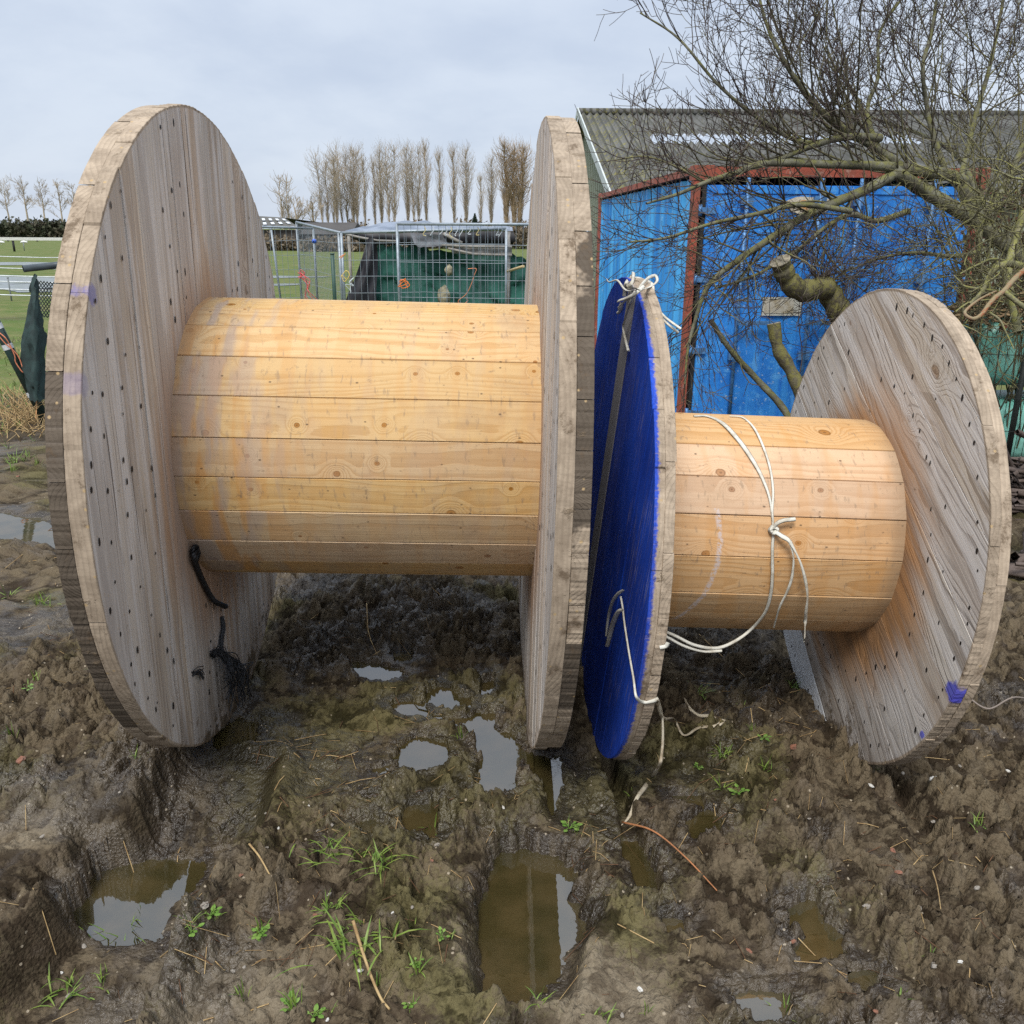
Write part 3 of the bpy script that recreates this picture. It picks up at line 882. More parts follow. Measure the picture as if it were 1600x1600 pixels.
def barrel(R, r, L, n, seed, sub=6):
    g = Geo()
    rs = np.random.default_rng(seed)
    a0 = rs.uniform(0, 1)
    wds = rs.uniform(0.9, 1.1, n); wds *= 2 * math.pi / wds.sum()
    for i in range(n):
        wd = wds[i]; gap = rs.uniform(0.0008, 0.0018) / r / 2
        aa = np.linspace(a0 + gap, a0 + wd - gap, sub)
        a0 += wd
        mid = aa.mean(); half = (aa[-1] - aa[0]) / 2
        pid = rs.uniform(); uo = rs.uniform(0, 40); vo = rs.uniform(-0.04, 0.04); wo = rs.uniform(0, 0.06)
        dr = rs.uniform(-0.0016, 0.0012)
        rad_ = (r + dr) * (1 - 0.10 * (1 - np.cos(np.abs(aa - mid))) * 0 ) - 0.0
        # staves are planed slightly flatter than a true circle
        flat = (r + dr) * math.cos(half) / np.cos(aa - mid)
        rad_ = 0.55 * (r + dr) + 0.45 * (flat + (r - r * math.cos(half)) * 0.5)
        prof = [(aa[0], rad_[0] - 0.022), (aa[0], rad_[0] - 0.002)] + [(a, q) for a, q in zip(aa, rad_)] + [(aa[-1], rad_[-1] - 0.002), (aa[-1], rad_[-1] - 0.022)]
        prof[2] = (aa[0] + 0.0018 / r, rad_[0]); prof[-3] = (aa[-1] - 0.0018 / r, rad_[-1])
        pa = np.array([p[0] for p in prof]); pr = np.array([p[1] for p in prof])
        m = len(pa)
        xs = np.array([-0.002, L + 0.002])
        V = np.stack([np.repeat(xs, m), np.tile(-pr * np.sin(pa), 2), np.tile(pr * np.cos(pa), 2) + R], 1)
        W = np.stack([np.repeat(xs, m) + uo, np.tile((pa - mid) * r + vo, 2), np.tile(r - pr, 2) + wo], 1)
        i_ = np.arange(m - 1)
        g.add(V, np.stack([i_, i_ + 1, i_ + 1 + m, i_ + m], 1), 0, False, wuv=W, pid=np.full(2 * m, pid))
    # the dark hollow behind the joints
    th = np.linspace(0, 2 * math.pi, 49)[:-1]
    rr = r - 0.016
    xs = np.array([0.0, L])
    V = np.stack([np.repeat(xs, 48), np.tile(-rr * np.sin(th), 2), np.tile(rr * np.cos(th), 2) + R], 1)
    i_ = np.arange(48); j_ = (i_ + 1) % 48
    g.add(V, np.stack([i_, j_, j_ + 48, i_ + 48], 1), 1, True, wuv=np.zeros((96, 3)), pid=np.zeros(96))
    return g


M_NAIL = simple('nail_rust', (0.022, 0.016, 0.013), 0.75, 0.2, 0.4, 60)
M_GAP = simple('joint_dark', (0.06, 0.04, 0.025), 0.9)


class Drum:
    def __init__(s, x, y, yaw, tilt, R, r, L, t, dz=0.0):
        s.R, s.r, s.L, s.t = R, r, L, t
        a = np.array([math.cos(yaw) * math.cos(tilt), math.sin(yaw) * math.cos(tilt), math.sin(tilt)])
        b = np.cross([0, 0, 1.0], a); b /= np.linalg.norm(b)
        k = np.cross(a, b)
        s.B = np.stack([a, b, k], 1)
        s.o = np.array([x, y, R + dz]) - k * R
        s.M = Matrix([[*s.B[i], s.o[i]] for i in range(3)] + [[0, 0, 0, 1]])

    def loc(s, P):
        return (np.asarray(P, float) - s.o) @ s.B

    def wor(s, p):
        return np.asarray(p, float) @ s.B.T + s.o

    def on_x(s, px, py, x):
        e = s.loc(EYE); d = ray(px, py) @ s.B
        return s.wor(e + d * ((x - e[0]) / d[0]))

    def on_cyl(s, px, py, rr):
        """world point and outward normal where the ray meets a cylinder round the axis"""
        e = s.loc(EYE) - np.array([0, 0, s.R]); d = ray(px, py) @ s.B
        A = d[1] ** 2 + d[2] ** 2; B_ = 2 * (e[1] * d[1] + e[2] * d[2]); C = e[1] ** 2 + e[2] ** 2 - rr * rr
        D = B_ * B_ - 4 * A * C
        tt = (-B_ - math.sqrt(max(D, 0))) / (2 * A)
        p = e + d * tt
        q = np.hypot(p[1], p[2]); p[1] *= rr / q; p[2] *= rr / q
        nrm = s.B @ np.array([0, p[1] / rr, p[2] / rr])
        return s.wor(p + np.array([0, 0, s.R])), nrm


D1 = Drum(-0.94186, 2.72641, 0.03079, -0.01986, 0.9650, 0.43496, 1.00689, 0.07718, -0.003)
D2 = Drum(0.34837, 2.60344, 0.03254, -0.03892, 0.73414, 0.33512, 0.74703, 0.052)

# ---- the big drum
big = empty('cable_drum', label='big wooden cable drum, taller than the other, bare grey flanges and honey coloured barrel', cat='cable drum', mat=D1.M)
barrel(D1.R, D1.r, D1.L, 24, 5).build('barrel', [barrel_mat('pine_barrel', (0.572, 0.402, 0.225), (0.41, 0.235, 0.10), D1.R, D1.L, True), M_GAP], big)
BL = (0.13, 0.13, 0.40)
M_F1 = flange_mat('grey_boards', (0.53, 0.445, 0.35), (0.25, 0.185, 0.135), D1.R, D1.r, True, paint=blue_spots([(-0.80, 0.50, 0.028, 0.55, BL), (-0.90, 0.32, 0.03, 0.22, BL)], True))
M_F1O = flange_mat('grey_outer_boards', (0.38, 0.31, 0.25), (0.2, 0.15, 0.115), D1.R, D1.r, False)
R0_ = D1.R
hx = D1.t / 2
for side in (0, 1):
    sg = -1 if side == 0 else 1
    xi = 0.0 if side == 0 else D1.L
    g = Geo()
    boards(g, xi, xi + sg * hx, D1.R, math.pi / 2 + (0.012 if side == 0 else -0.02), [0.118, 0.135, 0.098, 0.14, 0.112], 31 + side, q_off=-0.03)
    nail_marks(g, xi, -sg, D1.R, [(0.925, 0.085, 0.008), (0.86, 0.11, 0.018), (0.76, 0.085, 0.012), (0.66, 0.12, 0.03), (0.56, 0.09, 0.012), (0.49, 0.12, 0.02)], 41 + side)
    fl = g.build('flange', [M_F1, M_NAIL], big)
    g = Geo()
    if side == 0:
        stn = lambda q: 0.92 if -0.62 < q < 0.36 else (0.3 if q < -0.75 else 0.08)
    else:
        stn = lambda q: 0.62 if 0.48 < q < 0.63 else 1.0 if 0.15 < q < 0.42 else 0.52 if -0.08 < q <= 0.15 else 0.64 if -0.45 < q < -0.2 else 0.85 if q < -0.72 else 0.12
    boards(g, xi + sg * hx, xi + sg * 2 * hx, D1.R - 0.002, 0.01, [0.19, 0.16, 0.21, 0.175] if side == 0 else [0.105, 0.12, 0.11, 0.135], 51 + side, stain=stn)
    ol = g.build('outer_boards', [M_F1O, M_NAIL], fl)
    if side == 0:
        ol['label'] = 'outer board layer with a long black stain down its rim'

# ---- the small drum
small = empty('cable_drum', label='smaller wooden cable drum with one blue painted flange, tied with white straps', cat='cable drum', mat=D2.M)
barrel(D2.R, D2.r, D2.L, 18, 9).build('barrel', [barrel_mat('fresh_pine_barrel', (0.565, 0.37, 0.205), (0.40, 0.21, 0.085), D2.R, D2.L, False), M_GAP], small)
BL2 = (0.035, 0.045, 0.42)
R0_ = D2.R
spot2 = lambda a, b: tuple((D2.loc(D2.on_x(a, b, D2.L + 0.02)) - np.array([0, 0, D2.R]))[1:])
M_F2 = flange_mat('silver_boards', (0.52, 0.47, 0.405), (0.16, 0.125, 0.097), D2.R, D2.r, True, freq=82, rustcol=(0.42, 0.215, 0.085), swirl=0.13, ringmix=0.8, thin=0.55, crack=0.3, wearamt=0.92,
                  paint=blue_spots([(*spot2(1500, 1082), 0.035, 0.85, BL2), (*spot2(1452, 1148), 0.014, 0.8, BL2), (*spot2(1548, 600), 0.025, 0.3, BL)], False, True))
M_F2O = flange_mat('silver_outer_boards', (0.34, 0.28, 0.23), (0.18, 0.145, 0.12), D2.R, D2.r, False, freq=105)
hx = D2.t / 2


def paint_blue(t, c, o, x_, y_, zz, rr, u, v, pid, n2, k):
    """blue paint brushed on the outer face, worn to streaks, with a ragged edge running onto the rim"""
    bare = t.attr('bare')
    face = t.ss(t.m_('ADD', x_, t.m_('MULTIPLY', t.m_('SUBTRACT', t.noise(o, 70, 5, 0.75), 0.5), 0.026)), -D2.t + 0.014, -D2.t + 0.006)
    rimedge = t.ss(t.m_('ADD', rr, t.m_('MULTIPLY', t.m_('SUBTRACT', t.noise(o, 26, 4, 0.7), 0.5), 0.03)), D2.R + 0.010, D2.R - 0.006)
    onface = t.m_('LESS_THAN', x_, -D2.t + 0.0016)
    amt = t.m_('MAXIMUM', t.m_('MULTIPLY', onface, 1.0), t.m_('MULTIPLY', face, 0.95))
    sc_n = t.noise(t.comb(t.m_('MULTIPLY', u, 5.0), t.m_('MULTIPLY', v, 120.0), 1.0), 1.0, 5, 0.7)
    worn = t.ss(t.m_('ADD', sc_n, t.m_('MULTIPLY', t.noise(o, 5, 4), 0.25)), 0.68, 0.80)
    amt = t.m_('MULTIPLY', amt, t.m_('SUBTRACT', 1.0, t.m_('MULTIPLY', worn, 0.45)))
    amt = t.m_('MULTIPLY', amt, t.m_('SUBTRACT', 1.0, t.m_('MULTIPLY', bare, 0.96)))
    b = t.mix(t.ss(t.noise(o, 3.5, 4), 0.35, 0.65), (0.013, 0.048, 0.34), (0.020, 0.078, 0.50))
    b = t.mix(t.m_('MULTIPLY', k[4], 0.35), b, (0.010, 0.024, 0.19))
    gm = t.mix(bare, c, (0.34, 0.32, 0.30))
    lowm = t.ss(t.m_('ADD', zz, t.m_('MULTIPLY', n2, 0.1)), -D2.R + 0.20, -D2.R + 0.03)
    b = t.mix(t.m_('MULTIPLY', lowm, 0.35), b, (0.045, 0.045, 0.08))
    return t.mix(amt, t.mix(onface, c, gm), b)


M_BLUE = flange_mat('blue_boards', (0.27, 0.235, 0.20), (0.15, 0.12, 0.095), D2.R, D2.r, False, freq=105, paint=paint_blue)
# blue flange: outer layer faces the big drum
g = Geo()
boards(g, 0.0, -hx, D2.R, 0.5, [0.13, 0.15, 0.12], 61)
f_in = g.build('flange', [M_F2O, M_NAIL], small)
f_in['label'] = 'flange painted blue on its outer face, one plank left grey'
g = Geo()
boards(g, -D2.t, -hx, D2.R - 0.001, math.pi / 2 + 0.36, [0.125, 0.15, 0.135, 0.14], 62, skip=lambda q: 1.0 if -0.13 < q < 0.005 else 0.0)
g.build('outer_boards', [M_BLUE, M_NAIL], f_in)
# grey flange
g = Geo()
boards(g, D2.L, D2.L + hx, D2.R, 0.50, [0.205, 0.17, 0.19], 72, gap=0.001, q_off=-0.06, skip=lambda q: 1.0 if q < -0.56 else 0.0)
nail_marks(g, D2.L, -1, D2.R, [(0.685, 0.066, 0.006), (0.47, 0.07, 0.01), (0.57, 0.16, 0.03)], 73)
f_out = g.build('flange', [M_F2, M_NAIL], small)
f_out['label'] = 'bare grey flange with diagonal boards and rows of nail holes'
g = Geo()
boards(g, D2.L + hx, D2.L + 2 * hx, D2.R - 0.001, 1.05, [0.15, 0.17, 0.14], 74, stain=lambda q: 0.25)
g.build('outer_boards', [M_F2O, M_NAIL], f_out)
# ------------------------------------------------------------------ shipping container
def frame_of(p0, p1):
    """local axes for something standing on the line p0 -> p1"""
    d = np.array([p1[0] - p0[0], p1[1] - p0[1], 0.0]); L = np.linalg.norm(d); d /= L
    n = np.array([-d[1], d[0], 0.0])
    return np.stack([d, n, [0, 0, 1.0]], 1), L


CX, CY = 1.475, 7.60           # the corner nearest the camera
CH = 2.47
B_end = np.stack([[math.cos(0.037), math.sin(0.037), 0], [-math.sin(0.037), math.cos(0.037), 0], [0, 0, 1.0]], 1)
CM = Matrix([[*B_end[0], CX], [*B_end[1], CY], [*B_end[2], -0.37], [0, 0, 0, 1]])
CW, CL = 2.44, 6.06

t = NT('container_blue')
o = t.obj()
x_, y_, z_ = t.sep(o)
n1 = t.noise(o, 2.2, 6, 0.65)
st = t.noise(t.comb(t.m_('MULTIPLY', x_, 14.0), t.m_('MULTIPLY', y_, 14.0), t.m_('MULTIPLY', z_, 0.7)), 1.0, 4, 0.6)
c = t.mix(t.ss(n1, 0.36, 0.64), (0.018, 0.165, 0.55), (0.032, 0.25, 0.70))
c = t.mix(t.m_('MULTIPLY', t.ss(st, 0.5, 0.72), 0.5), c, (0.07, 0.36, 0.76))
c = t.mix(t.m_('MULTIPLY', t.ss(t.noise(o, 6.5, 6, 0.75), 0.53, 0.62), 0.6), c, (0.12, 0.38, 0.72))
c = t.mix(t.m_('MULTIPLY', t.ss(t.noise(o, 28, 4, 0.7), 0.62, 0.68), 0.7), c, (0.36, 0.50, 0.62))
c = t.mix(t.m_('MULTIPLY', t.ss(t.m_('ADD', t.noise(o, 5, 5, 0.7), t.m_('MULTIPLY', st, 0.3)), 0.80, 0.88), 0.8), c, (0.20, 0.085, 0.035))
M_CBLUE = t.out(c, 0.5, t.bump(t.noise(o, 9, 4), 0.12, 0.02), 0.4)
t = NT('container_side_blue')
o = t.obj()
x_, y_, z_ = t.sep(o)
st = t.noise(t.comb(1.0, t.m_('MULTIPLY', y_, 5.5), t.m_('MULTIPLY', z_, 0.25)), 1.0, 4, 0.6)
c = t.mix(t.ss(st, 0.38, 0.62), (0.02, 0.20, 0.55), (0.075, 0.40, 0.78))
c = t.mix(t.m_('MULTIPLY', t.ss(t.noise(t.comb(1.0, t.m_('MULTIPLY', y_, 30.0), t.m_('MULTIPLY', z_, 0.9)), 1.0, 4, 0.6), 0.56, 0.7), 0.5), c, (0.10, 0.30, 0.46))
c = t.mix(t.m_('MULTIPLY', t.ss(t.noise(o, 8, 5, 0.75), 0.63, 0.69), 0.7), c, (0.42, 0.52, 0.55))
c = t.mix(t.m_('MULTIPLY', t.ss(t.noise(o, 5, 5, 0.75), 0.66, 0.72), 0.7), c, (0.22, 0.14, 0.07))
M_CSIDE = t.out(c, 0.5, t.bump(t.noise(o, 9, 4), 0.1, 0.02), 0.4)
t = NT('container_rust_red')
o = t.obj()
c = t.mix(t.ss(t.noise(o, 4, 5, 0.7), 0.4, 0.62), (0.33, 0.075, 0.045), (0.20, 0.07, 0.045))
c = t.mix(t.m_('MULTIPLY', t.ss(t.noise(o, 13, 4, 0.7), 0.56, 0.66), 0.7), c, (0.36, 0.22, 0.17))
M_CRED = t.out(c, 0.65, t.bump(t.noise(o, 30, 4), 0.3, 0.01), 0.3)
M_RUBBER = simple('black_rubber', (0.018, 0.018, 0.018), 0.6)
M_STEEL = simple('worn_blue_steel', (0.10, 0.25, 0.50), 0.45, 0.2, 0.4, 20)
M_PLATE = simple('old_plate', (0.33, 0.27, 0.17), 0.7, 0, 0.4, 15, col2=(0.46, 0.42, 0.34))
M_PLATE2 = simple('pale_plate', (0.55, 0.53, 0.45), 0.6, 0, 0.2, 15)

cont = empty('shipping_container', label='blue shipping container with red frame and double doors, standing behind the bare tree', cat='container', mat=CM)
# corrugated sides (left and right), roof, end
def corrug(x, y0, y1, z0, z1, pitch=0.278, dep=0.036):
    ys = []; k = y0
    while k < y1 - 1e-6:
        for f, d in ((0, 0), (0.26, 0), (0.5, 1), (0.76, 1)):
            ys.append((min(k + f * pitch, y1), d))
        k += pitch
    ys.append((y1, 0))
    Y_ = np.array([q[0] for q in ys]); X_ = x + dep * np.array([q[1] for q in ys])
    n = len(Y_)
    V = np.stack([np.tile(X_, 2), np.tile(Y_, 2), np.repeat([z0, z1], n)], 1)
    i = np.arange(n - 1)
    return V, np.stack([i, i + 1, i + 1 + n, i + n], 1)


for sx, s in ((0.035, 1), (CW - 0.035, -1)):
    g = Geo(); V, f = corrug(sx, 0.06, CL - 0.06, 0.15, CH - 0.09, dep=0.036 * s); g.add(V, f)
    g.build('side_wall', M_CSIDE, cont)
g = Geo(); g.box((0.06, 0.06, CH - 0.06), (CW - 0.06, CL - 0.06, CH - 0.03)); g.build('roof', M_CBLUE, cont)
g = Geo(); g.box((0.06, CL - 0.05, 0.15), (CW - 0.06, CL - 0.02, CH - 0.05)); g.build('end_wall', M_CBLUE, cont)
for px_, py_ in ((0, 0), (CW - 0.058, 0), (0, CL - 0.1), (CW - 0.058, CL - 0.1)):
    g = Geo(); g.box((px_, py_, 0.10), (px_ + 0.058, py_ + 0.1, CH - 0.11)); g.build('corner_post', M_CRED, cont)
    for zz in (0.0, CH - 0.11):
        g = Geo()
        g.box((px_ - 0.004, py_ - 0.006, zz), (px_ + 0.16 if px_ < 1 else px_ + 0.079, py_ + 0.16 if py_ < 1 else py_ + 0.104, zz + 0.115))
        g.build('corner_casting', M_CRED, cont)
for y0, nm in ((0.0, 'header'), (CL - 0.08, 'header')):
    g = Geo(); g.box((0.16, y0 + 0.004, CH - 0.08), (CW - 0.08, y0 + 0.08, CH - 0.004)); g.build(nm, M_CRED, cont)
    g = Geo(); g.box((0.16, y0 + 0.004, 0.0), (CW - 0.08, y0 + 0.08, 0.14)); g.build('sill', M_CRED, cont)
for x0 in (0.003, CW - 0.063):
    g = Geo(); g.box((x0, 0.165, CH - 0.065), (x0 + 0.06, CL - 0.11, CH - 0.006)); g.build('top_rail', M_CRED, cont)
    g = Geo(); g.box((x0, 0.165, 0.0), (x0 + 0.06, CL - 0.11, 0.15)); g.build('bottom_rail', M_CRED, cont)
for side in (0, 1):
    x0, x1 = (0.115, 1.215) if side == 0 else (1.225, 2.33)
    g = Geo(); g.box((x0, 0.02, 0.16), (x1, 0.06, CH - 0.145))
    # pressed panel grooves and the frame round the leaf
    for k in range(1, 4):
        xx = x0 + (x1 - x0) * k / 4
        g.box((xx - 0.045, 0.012, 0.25), (xx + 0.045, 0.022, CH - 0.22))
    for zz in (0.162, CH - 0.21):
        g.box((x0 + 0.002, 0.008, zz), (x1 - 0.002, 0.021, zz + 0.06))
    for xx in (x0 + 0.002, x1 - 0.037):
        g.box((xx, 0.006, 0.225), (xx + 0.05, 0.0205, CH - 0.213))
    dr = g.build('door', M_CBLUE, cont)
    g = Geo(); xs_ = x0 - 0.036 if side == 0 else x1 + 0.003
    g.box((xs_, 0.012, 0.15), (xs_ + 0.032, 0.05, CH - 0.13)); g.build('seal', M_RUBBER, dr)
    for xx in ((x0 + 0.33, x1 - 0.16) if side == 0 else (x0 + 0.16, x1 - 0.33)):
        g = Geo(); g.tube([(xx, -0.028, 0.10), (xx, -0.028, CH - 0.09)], 0.017, 8, 0, True)
        for zz in (0.28, 0.9, 1.55, CH - 0.3):
            g.box((xx - 0.05, -0.037, zz), (xx + 0.05, 0.004, zz + 0.075))
        g.build('locking_bar', M_STEEL, dr)
        g = Geo(); g.box((xx - 0.005, -0.07, 1.2), (xx + 0.36 * (1 if side == 0 else -1) if side == 0 else xx + 0.005, -0.05, 1.235)) if side == 0 else g.box((xx - 0.36, -0.07, 1.2), (xx + 0.005, -0.05, 1.235))
        g.build('handle', M_STEEL, dr)
    for zz in (0.4, 0.95, 1.55, 2.1):
        g = Geo(); xs_ = x0 - 0.05 if side == 0 else x1 - 0.08
        g.box((xs_, -0.012, zz), (xs_ + 0.13, 0.005, zz + 0.05)); g.tube([(xs_ + (0.0 if side == 0 else 0.13), -0.01, zz - 0.02), (xs_ + (0.0 if side == 0 else 0.13), -0.01, zz + 0.07)], 0.016, 8, 0, True)
        g.build('hinge', M_STEEL, dr)
    if side == 0:
        g = Geo(); g.box((0.66, -0.004, 1.275), (1.0, 0.0055, 1.43)); pl = g.build('plate', M_PLATE2, dr); pl['label'] = 'pale box plate with a tan centre'
        g = Geo(); g.box((0.68, -0.008, 1.295), (0.93, -0.0045, 1.41)); g.build('plate_centre', M_PLATE, dr) if False else g.build('plate', M_PLATE, dr)
        g = Geo()
        th = np.linspace(0, 2 * math.pi, 33)[:-1]
        wob = 1 + 0.10 * np.sin(3 * th) + 0.05 * np.sin(7 * th)
        for k_, (yy, sx_, sz_) in enumerate(((0.0045, 0.20, 0.075), (0.0035, 0.13, 0.045))):
            V = np.stack([0.98 + sx_ * wob * np.cos(th), np.full(32, yy), 2.17 + sz_ * wob * np.sin(th)], 1)
            g.add(V, [list(range(32))], k_)
        g.build('emblem', [simple('emblem_cream', (0.62, 0.55, 0.42), 0.6), simple('emblem_orange', (0.55, 0.25, 0.07), 0.6, 0, 0.5, 30, col2=(0.6, 0.5, 0.35))], dr)

# ------------------------------------------------------------------ long shed with a fibre cement roof
t = NT('fibre_cement_roof')
o = t.obj()
n = t.noise(o, 0.9, 6, 0.7)
c = t.mix(t.ss(n, 0.38, 0.62), (0.088, 0.087, 0.080), (0.145, 0.143, 0.133))
c = t.mix(t.m_('MULTIPLY', t.ss(t.noise(o, 3.5, 6, 0.75), 0.52, 0.66), 0.5), c, (0.06, 0.06, 0.036))
x_, y_, z_ = t.sep(o)
yel = t.m_('MULTIPLY', t.ss(t.m_('ADD', t.noise(o, 7, 5, 0.8), t.m_('MULTIPLY', t.ss(x_, 3.0, 0.0), 0.10)), 0.62, 0.68), 0.75)
c = t.mix(yel, c, (0.22, 0.20, 0.05))
furrow_shade = t.ss(t.m_('SINE', t.m_('MULTIPLY', t.m_('ADD', x_, 0.25), 2 * math.pi / 0.177)), 0.3, -0.6)
c = t.mix(t.m_('MULTIPLY', furrow_shade, 0.65), c, (0.030, 0.030, 0.018))  # shade of the corrugation troughs, painted into the roof colour
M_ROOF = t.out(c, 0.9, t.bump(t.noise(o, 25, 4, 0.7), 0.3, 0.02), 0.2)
M_SKYL = simple('roof_light_panel', (0.38, 0.42, 0.47), 0.5, 0, 0.3, 3)
M_GABLE = simple('green_grey_wall', (0.25, 0.265, 0.195), 0.8, 0, 0.15, 3)
M_TRIM = simple('white_trim', (0.50, 0.53, 0.50), 0.6, 0, 0.2, 5)
SX0, SX1 = 1.95, 30.0
YR, ZR = 25.0, 4.52
YE, ZE = 15.6, 2.02
shed = empty('shed', (SX0, YE, 0), 'long low shed with mossy corrugated roof, pale roof lights and green grey gable', 'shed')
sl = np.array([0, YR - YE, ZR - ZE]); SLEN = np.linalg.norm(sl); sl /= SLEN
nr = np.array([0, -sl[2], sl[1]])


def corr_sheet(g, u0, u1, s0, s1, lift, mat=0, back=False, pitch=0.177, amp=0.042):
    us = np.arange(u0, u1 + 1e-6, pitch / 6)
    hh = amp * np.sin(us / pitch * 2 * math.pi) + lift
    n = len(us)
    V = []
    for s in (s0, s1):
        for_s = np.stack([us, np.zeros(n), np.zeros(n)], 1) + (sl * s) + nr * hh[:, None]
        if back:
            for_s[:, 1] = 2 * (YR - YE) - for_s[:, 1]
        V.append(for_s)
    base = np.array([0, 0, ZE])
    V = np.concatenate(V) + base
    i = np.arange(n - 1)
    g.add(V, np.stack([i, i + 1, i + 1 + n, i + n], 1), mat, True)


g = Geo()
rows = 6
for k in range(rows):
    s0 = SLEN * k / rows - 0.10; s1 = SLEN * (k + 1) / rows + (0.0 if k < rows - 1 else -0.02)
    if k == rows - 3:
        corr_sheet(g, -0.25, 1.15, s0, s1, 0.03 - 0.008 * k)
        corr_sheet(g, 7.2, SX1 - SX0, s0, s1, 0.03 - 0.008 * k)
    else:
        corr_sheet(g, -0.25, SX1 - SX0, s0, s1, 0.03 - 0.008 * k)
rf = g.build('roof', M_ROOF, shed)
k = rows - 3
for q, (a_, b_) in enumerate(((1.15, 7.2),)):
    g = Geo(); corr_sheet(g, a_ + 0.005, b_, SLEN * k / rows - 0.1, SLEN * (k + 0.42) / rows, 0.032 - 0.008 * k)
    corr_sheet(g, a_ + 0.005, b_, SLEN * (k + 0.42) / rows - 0.02, SLEN * (k + 1) / rows, 0.03 - 0.008 * k, 1)
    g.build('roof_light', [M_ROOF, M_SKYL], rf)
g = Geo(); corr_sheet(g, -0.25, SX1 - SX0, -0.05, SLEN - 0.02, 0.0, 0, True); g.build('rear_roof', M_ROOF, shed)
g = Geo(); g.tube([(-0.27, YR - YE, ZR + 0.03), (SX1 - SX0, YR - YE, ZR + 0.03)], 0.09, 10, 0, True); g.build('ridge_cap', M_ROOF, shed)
g = Geo()
V = np.array([(0, 0.1, 0), (0, 2 * (YR - YE) - 0.1, 0), (0, 2 * (YR - YE) - 0.1, ZE - 0.05), (0, YR - YE, ZR - 0.05), (0, 0.1, ZE - 0.05)])
V2 = V + np.array([0.12, 0, 0])
g.add(np.concatenate([V, V2]), [[4, 3, 2, 1, 0], [5, 6, 7, 8, 9]] + [[i, (i + 1) % 5, 5 + (i + 1) % 5, 5 + i] for i in range(5)])
for yy in np.arange(0.4, 18, 0.55):
    zt = ZE + (ZR - ZE) * (1 - abs(yy - (YR - YE)) / (YR - YE)) - 0.1
    g.box((-0.014, yy, 0.05), (0.0, yy + 0.03, zt))
g.build('gable_wall', M_GABLE, shed)
g = Geo(); g.box((0.13, 0.1, 0), (SX1 - SX0 - .1, 0.25, ZE - 0.03)); g.build('front_wall', M_GABLE, shed)
g = Geo()
for bk in (0, 1):
    p0 = np.array([-0.27, -0.1, ZE - 0.10]); p1 = np.array([-0.27, YR - YE - 0.02, ZR - 0.06])
    if bk:
        p0[1] = 2 * (YR - YE) + .1; p1[1] = YR - YE + .02
    V = np.array([p0, p1, p1 + (0, 0, .19), p0 + (0, 0, .19)]); V2 = V - np.array([0.03, 0, 0])
    g.add(np.concatenate([V, V2]), [[0, 1, 2, 3], [7, 6, 5, 4]] + [[i, i + 4, (i + 1) % 4 + 4, (i + 1) % 4] for i in range(4)])
g.build('verge_board', M_TRIM, shed)

# ------------------------------------------------------------------ temporary mesh fence
M_GALV = simple('galvanised', (0.30, 0.34, 0.37), 0.45, 0.35, 0.25, 12)


def fence_panel(label, pa, pb, ztop, step_v=0.105, step_h=0.255, name='mesh_fence', post_r=0.021, zbot=0.05):
    A = np.array([pa[0], pa[1]]); Bp = np.array([pb[0], pb[1]])
    d = Bp - A; L = np.linalg.norm(d); d /= L
    f = empty(name, (A[0], A[1], 0), label, 'fence', 'temporary fence panels')
    W = lambda s, z: (d[0] * s, d[1] * s, z)
    za, zb = ztop
    zt = lambda s: za + (zb - za) * s / L
    for s in (0, L):
        g = Geo(); g.tube([W(s, 0.0), W(s, zt(s))], post_r, 8, 0, True); g.build('post', M_GALV, f)
    g = Geo(); g.tube([W(0, za), W(L, zb)], post_r, 8, 0, True); g.build('top_rail', M_GALV, f)
    g = Geo(); g.tube([W(0, zbot + .05), W(L, zbot + .05)], post_r, 8, 0, True); g.build('bottom_rail', M_GALV, f)
    g = Geo()
    s = step_v
    rs = np.random.default_rng(int(L * 1000))
    while s < L - 0.02:
        g.tube([W(s, zbot + 0.05), W(s + rs.normal(0, .004), zt(s) * 0.5), W(s, zt(s))], 0.0034, 4)
        s += step_v
    z = zbot + 0.05 + step_h
    while z < min(za, zb) - 0.05:
        zz = [z + rs.normal(0, 0.006) for _ in range(5)]
        g.tube([W(L * k / 4, zz[k]) for k in range(5)], 0.0036, 4)
        z += step_h
    g.build('wire_mesh', M_GALV, f)
    return f


def top(px, py, Y):
    p = PY(px, py, Y)
    return p[:2], p[2]


for lab, a, b in (('taller mesh fence panel next to the big drum, its post tied with orange twine', (620, 350, 13.6), (918, 351, 13.3)),
                  ('mesh fence panel across the front of the dark shelter, its rail sloping gently', (529, 364, 14.3), (791, 357, 14.6)),
                  ('mesh fence panel turned away from the camera, meeting the shelter panel at a corner', (533, 364, 14.2), (463, 347, 17.5)),
                  ('far mesh fence panel in front of the distant barn', (489, 357, 17.0), (340, 352, 16.0))):
    pa, za = top(*a); pb, zb = top(*b)
    fence_panel(lab, pa, pb, (za, zb))
# loose post beside the corner
for lab, (px, py, Y), lean in (('short galvanised post with a leaning top beside the fence corner', (432, 358, 16.8), 0.05), ('dark green plastic post inside the fence corner', (519, 397, 13.9), 0.0)):
    p = PY(px, py, Y)
    g = Geo(); g.tube([(0, 0, 0), (-lean, 0, p[2] * .5), (-lean * 2, 0, p[2])], 0.03 if lean == 0 else 0.02, 8, 0, True)
    g.tube([(-lean * 2, 0, p[2] - 0.002), (-lean * 2, 0, p[2] + 0.012)], 0.036 if lean == 0 else 0.026, 8, 0, True)
    ob = g.build('fence_post', simple('green_plastic', (0.04, 0.085, 0.065), 0.5) if lean == 0 else M_GALV)
    ob.location = (p[0], p[1], 0); tag(ob, lab, 'post')

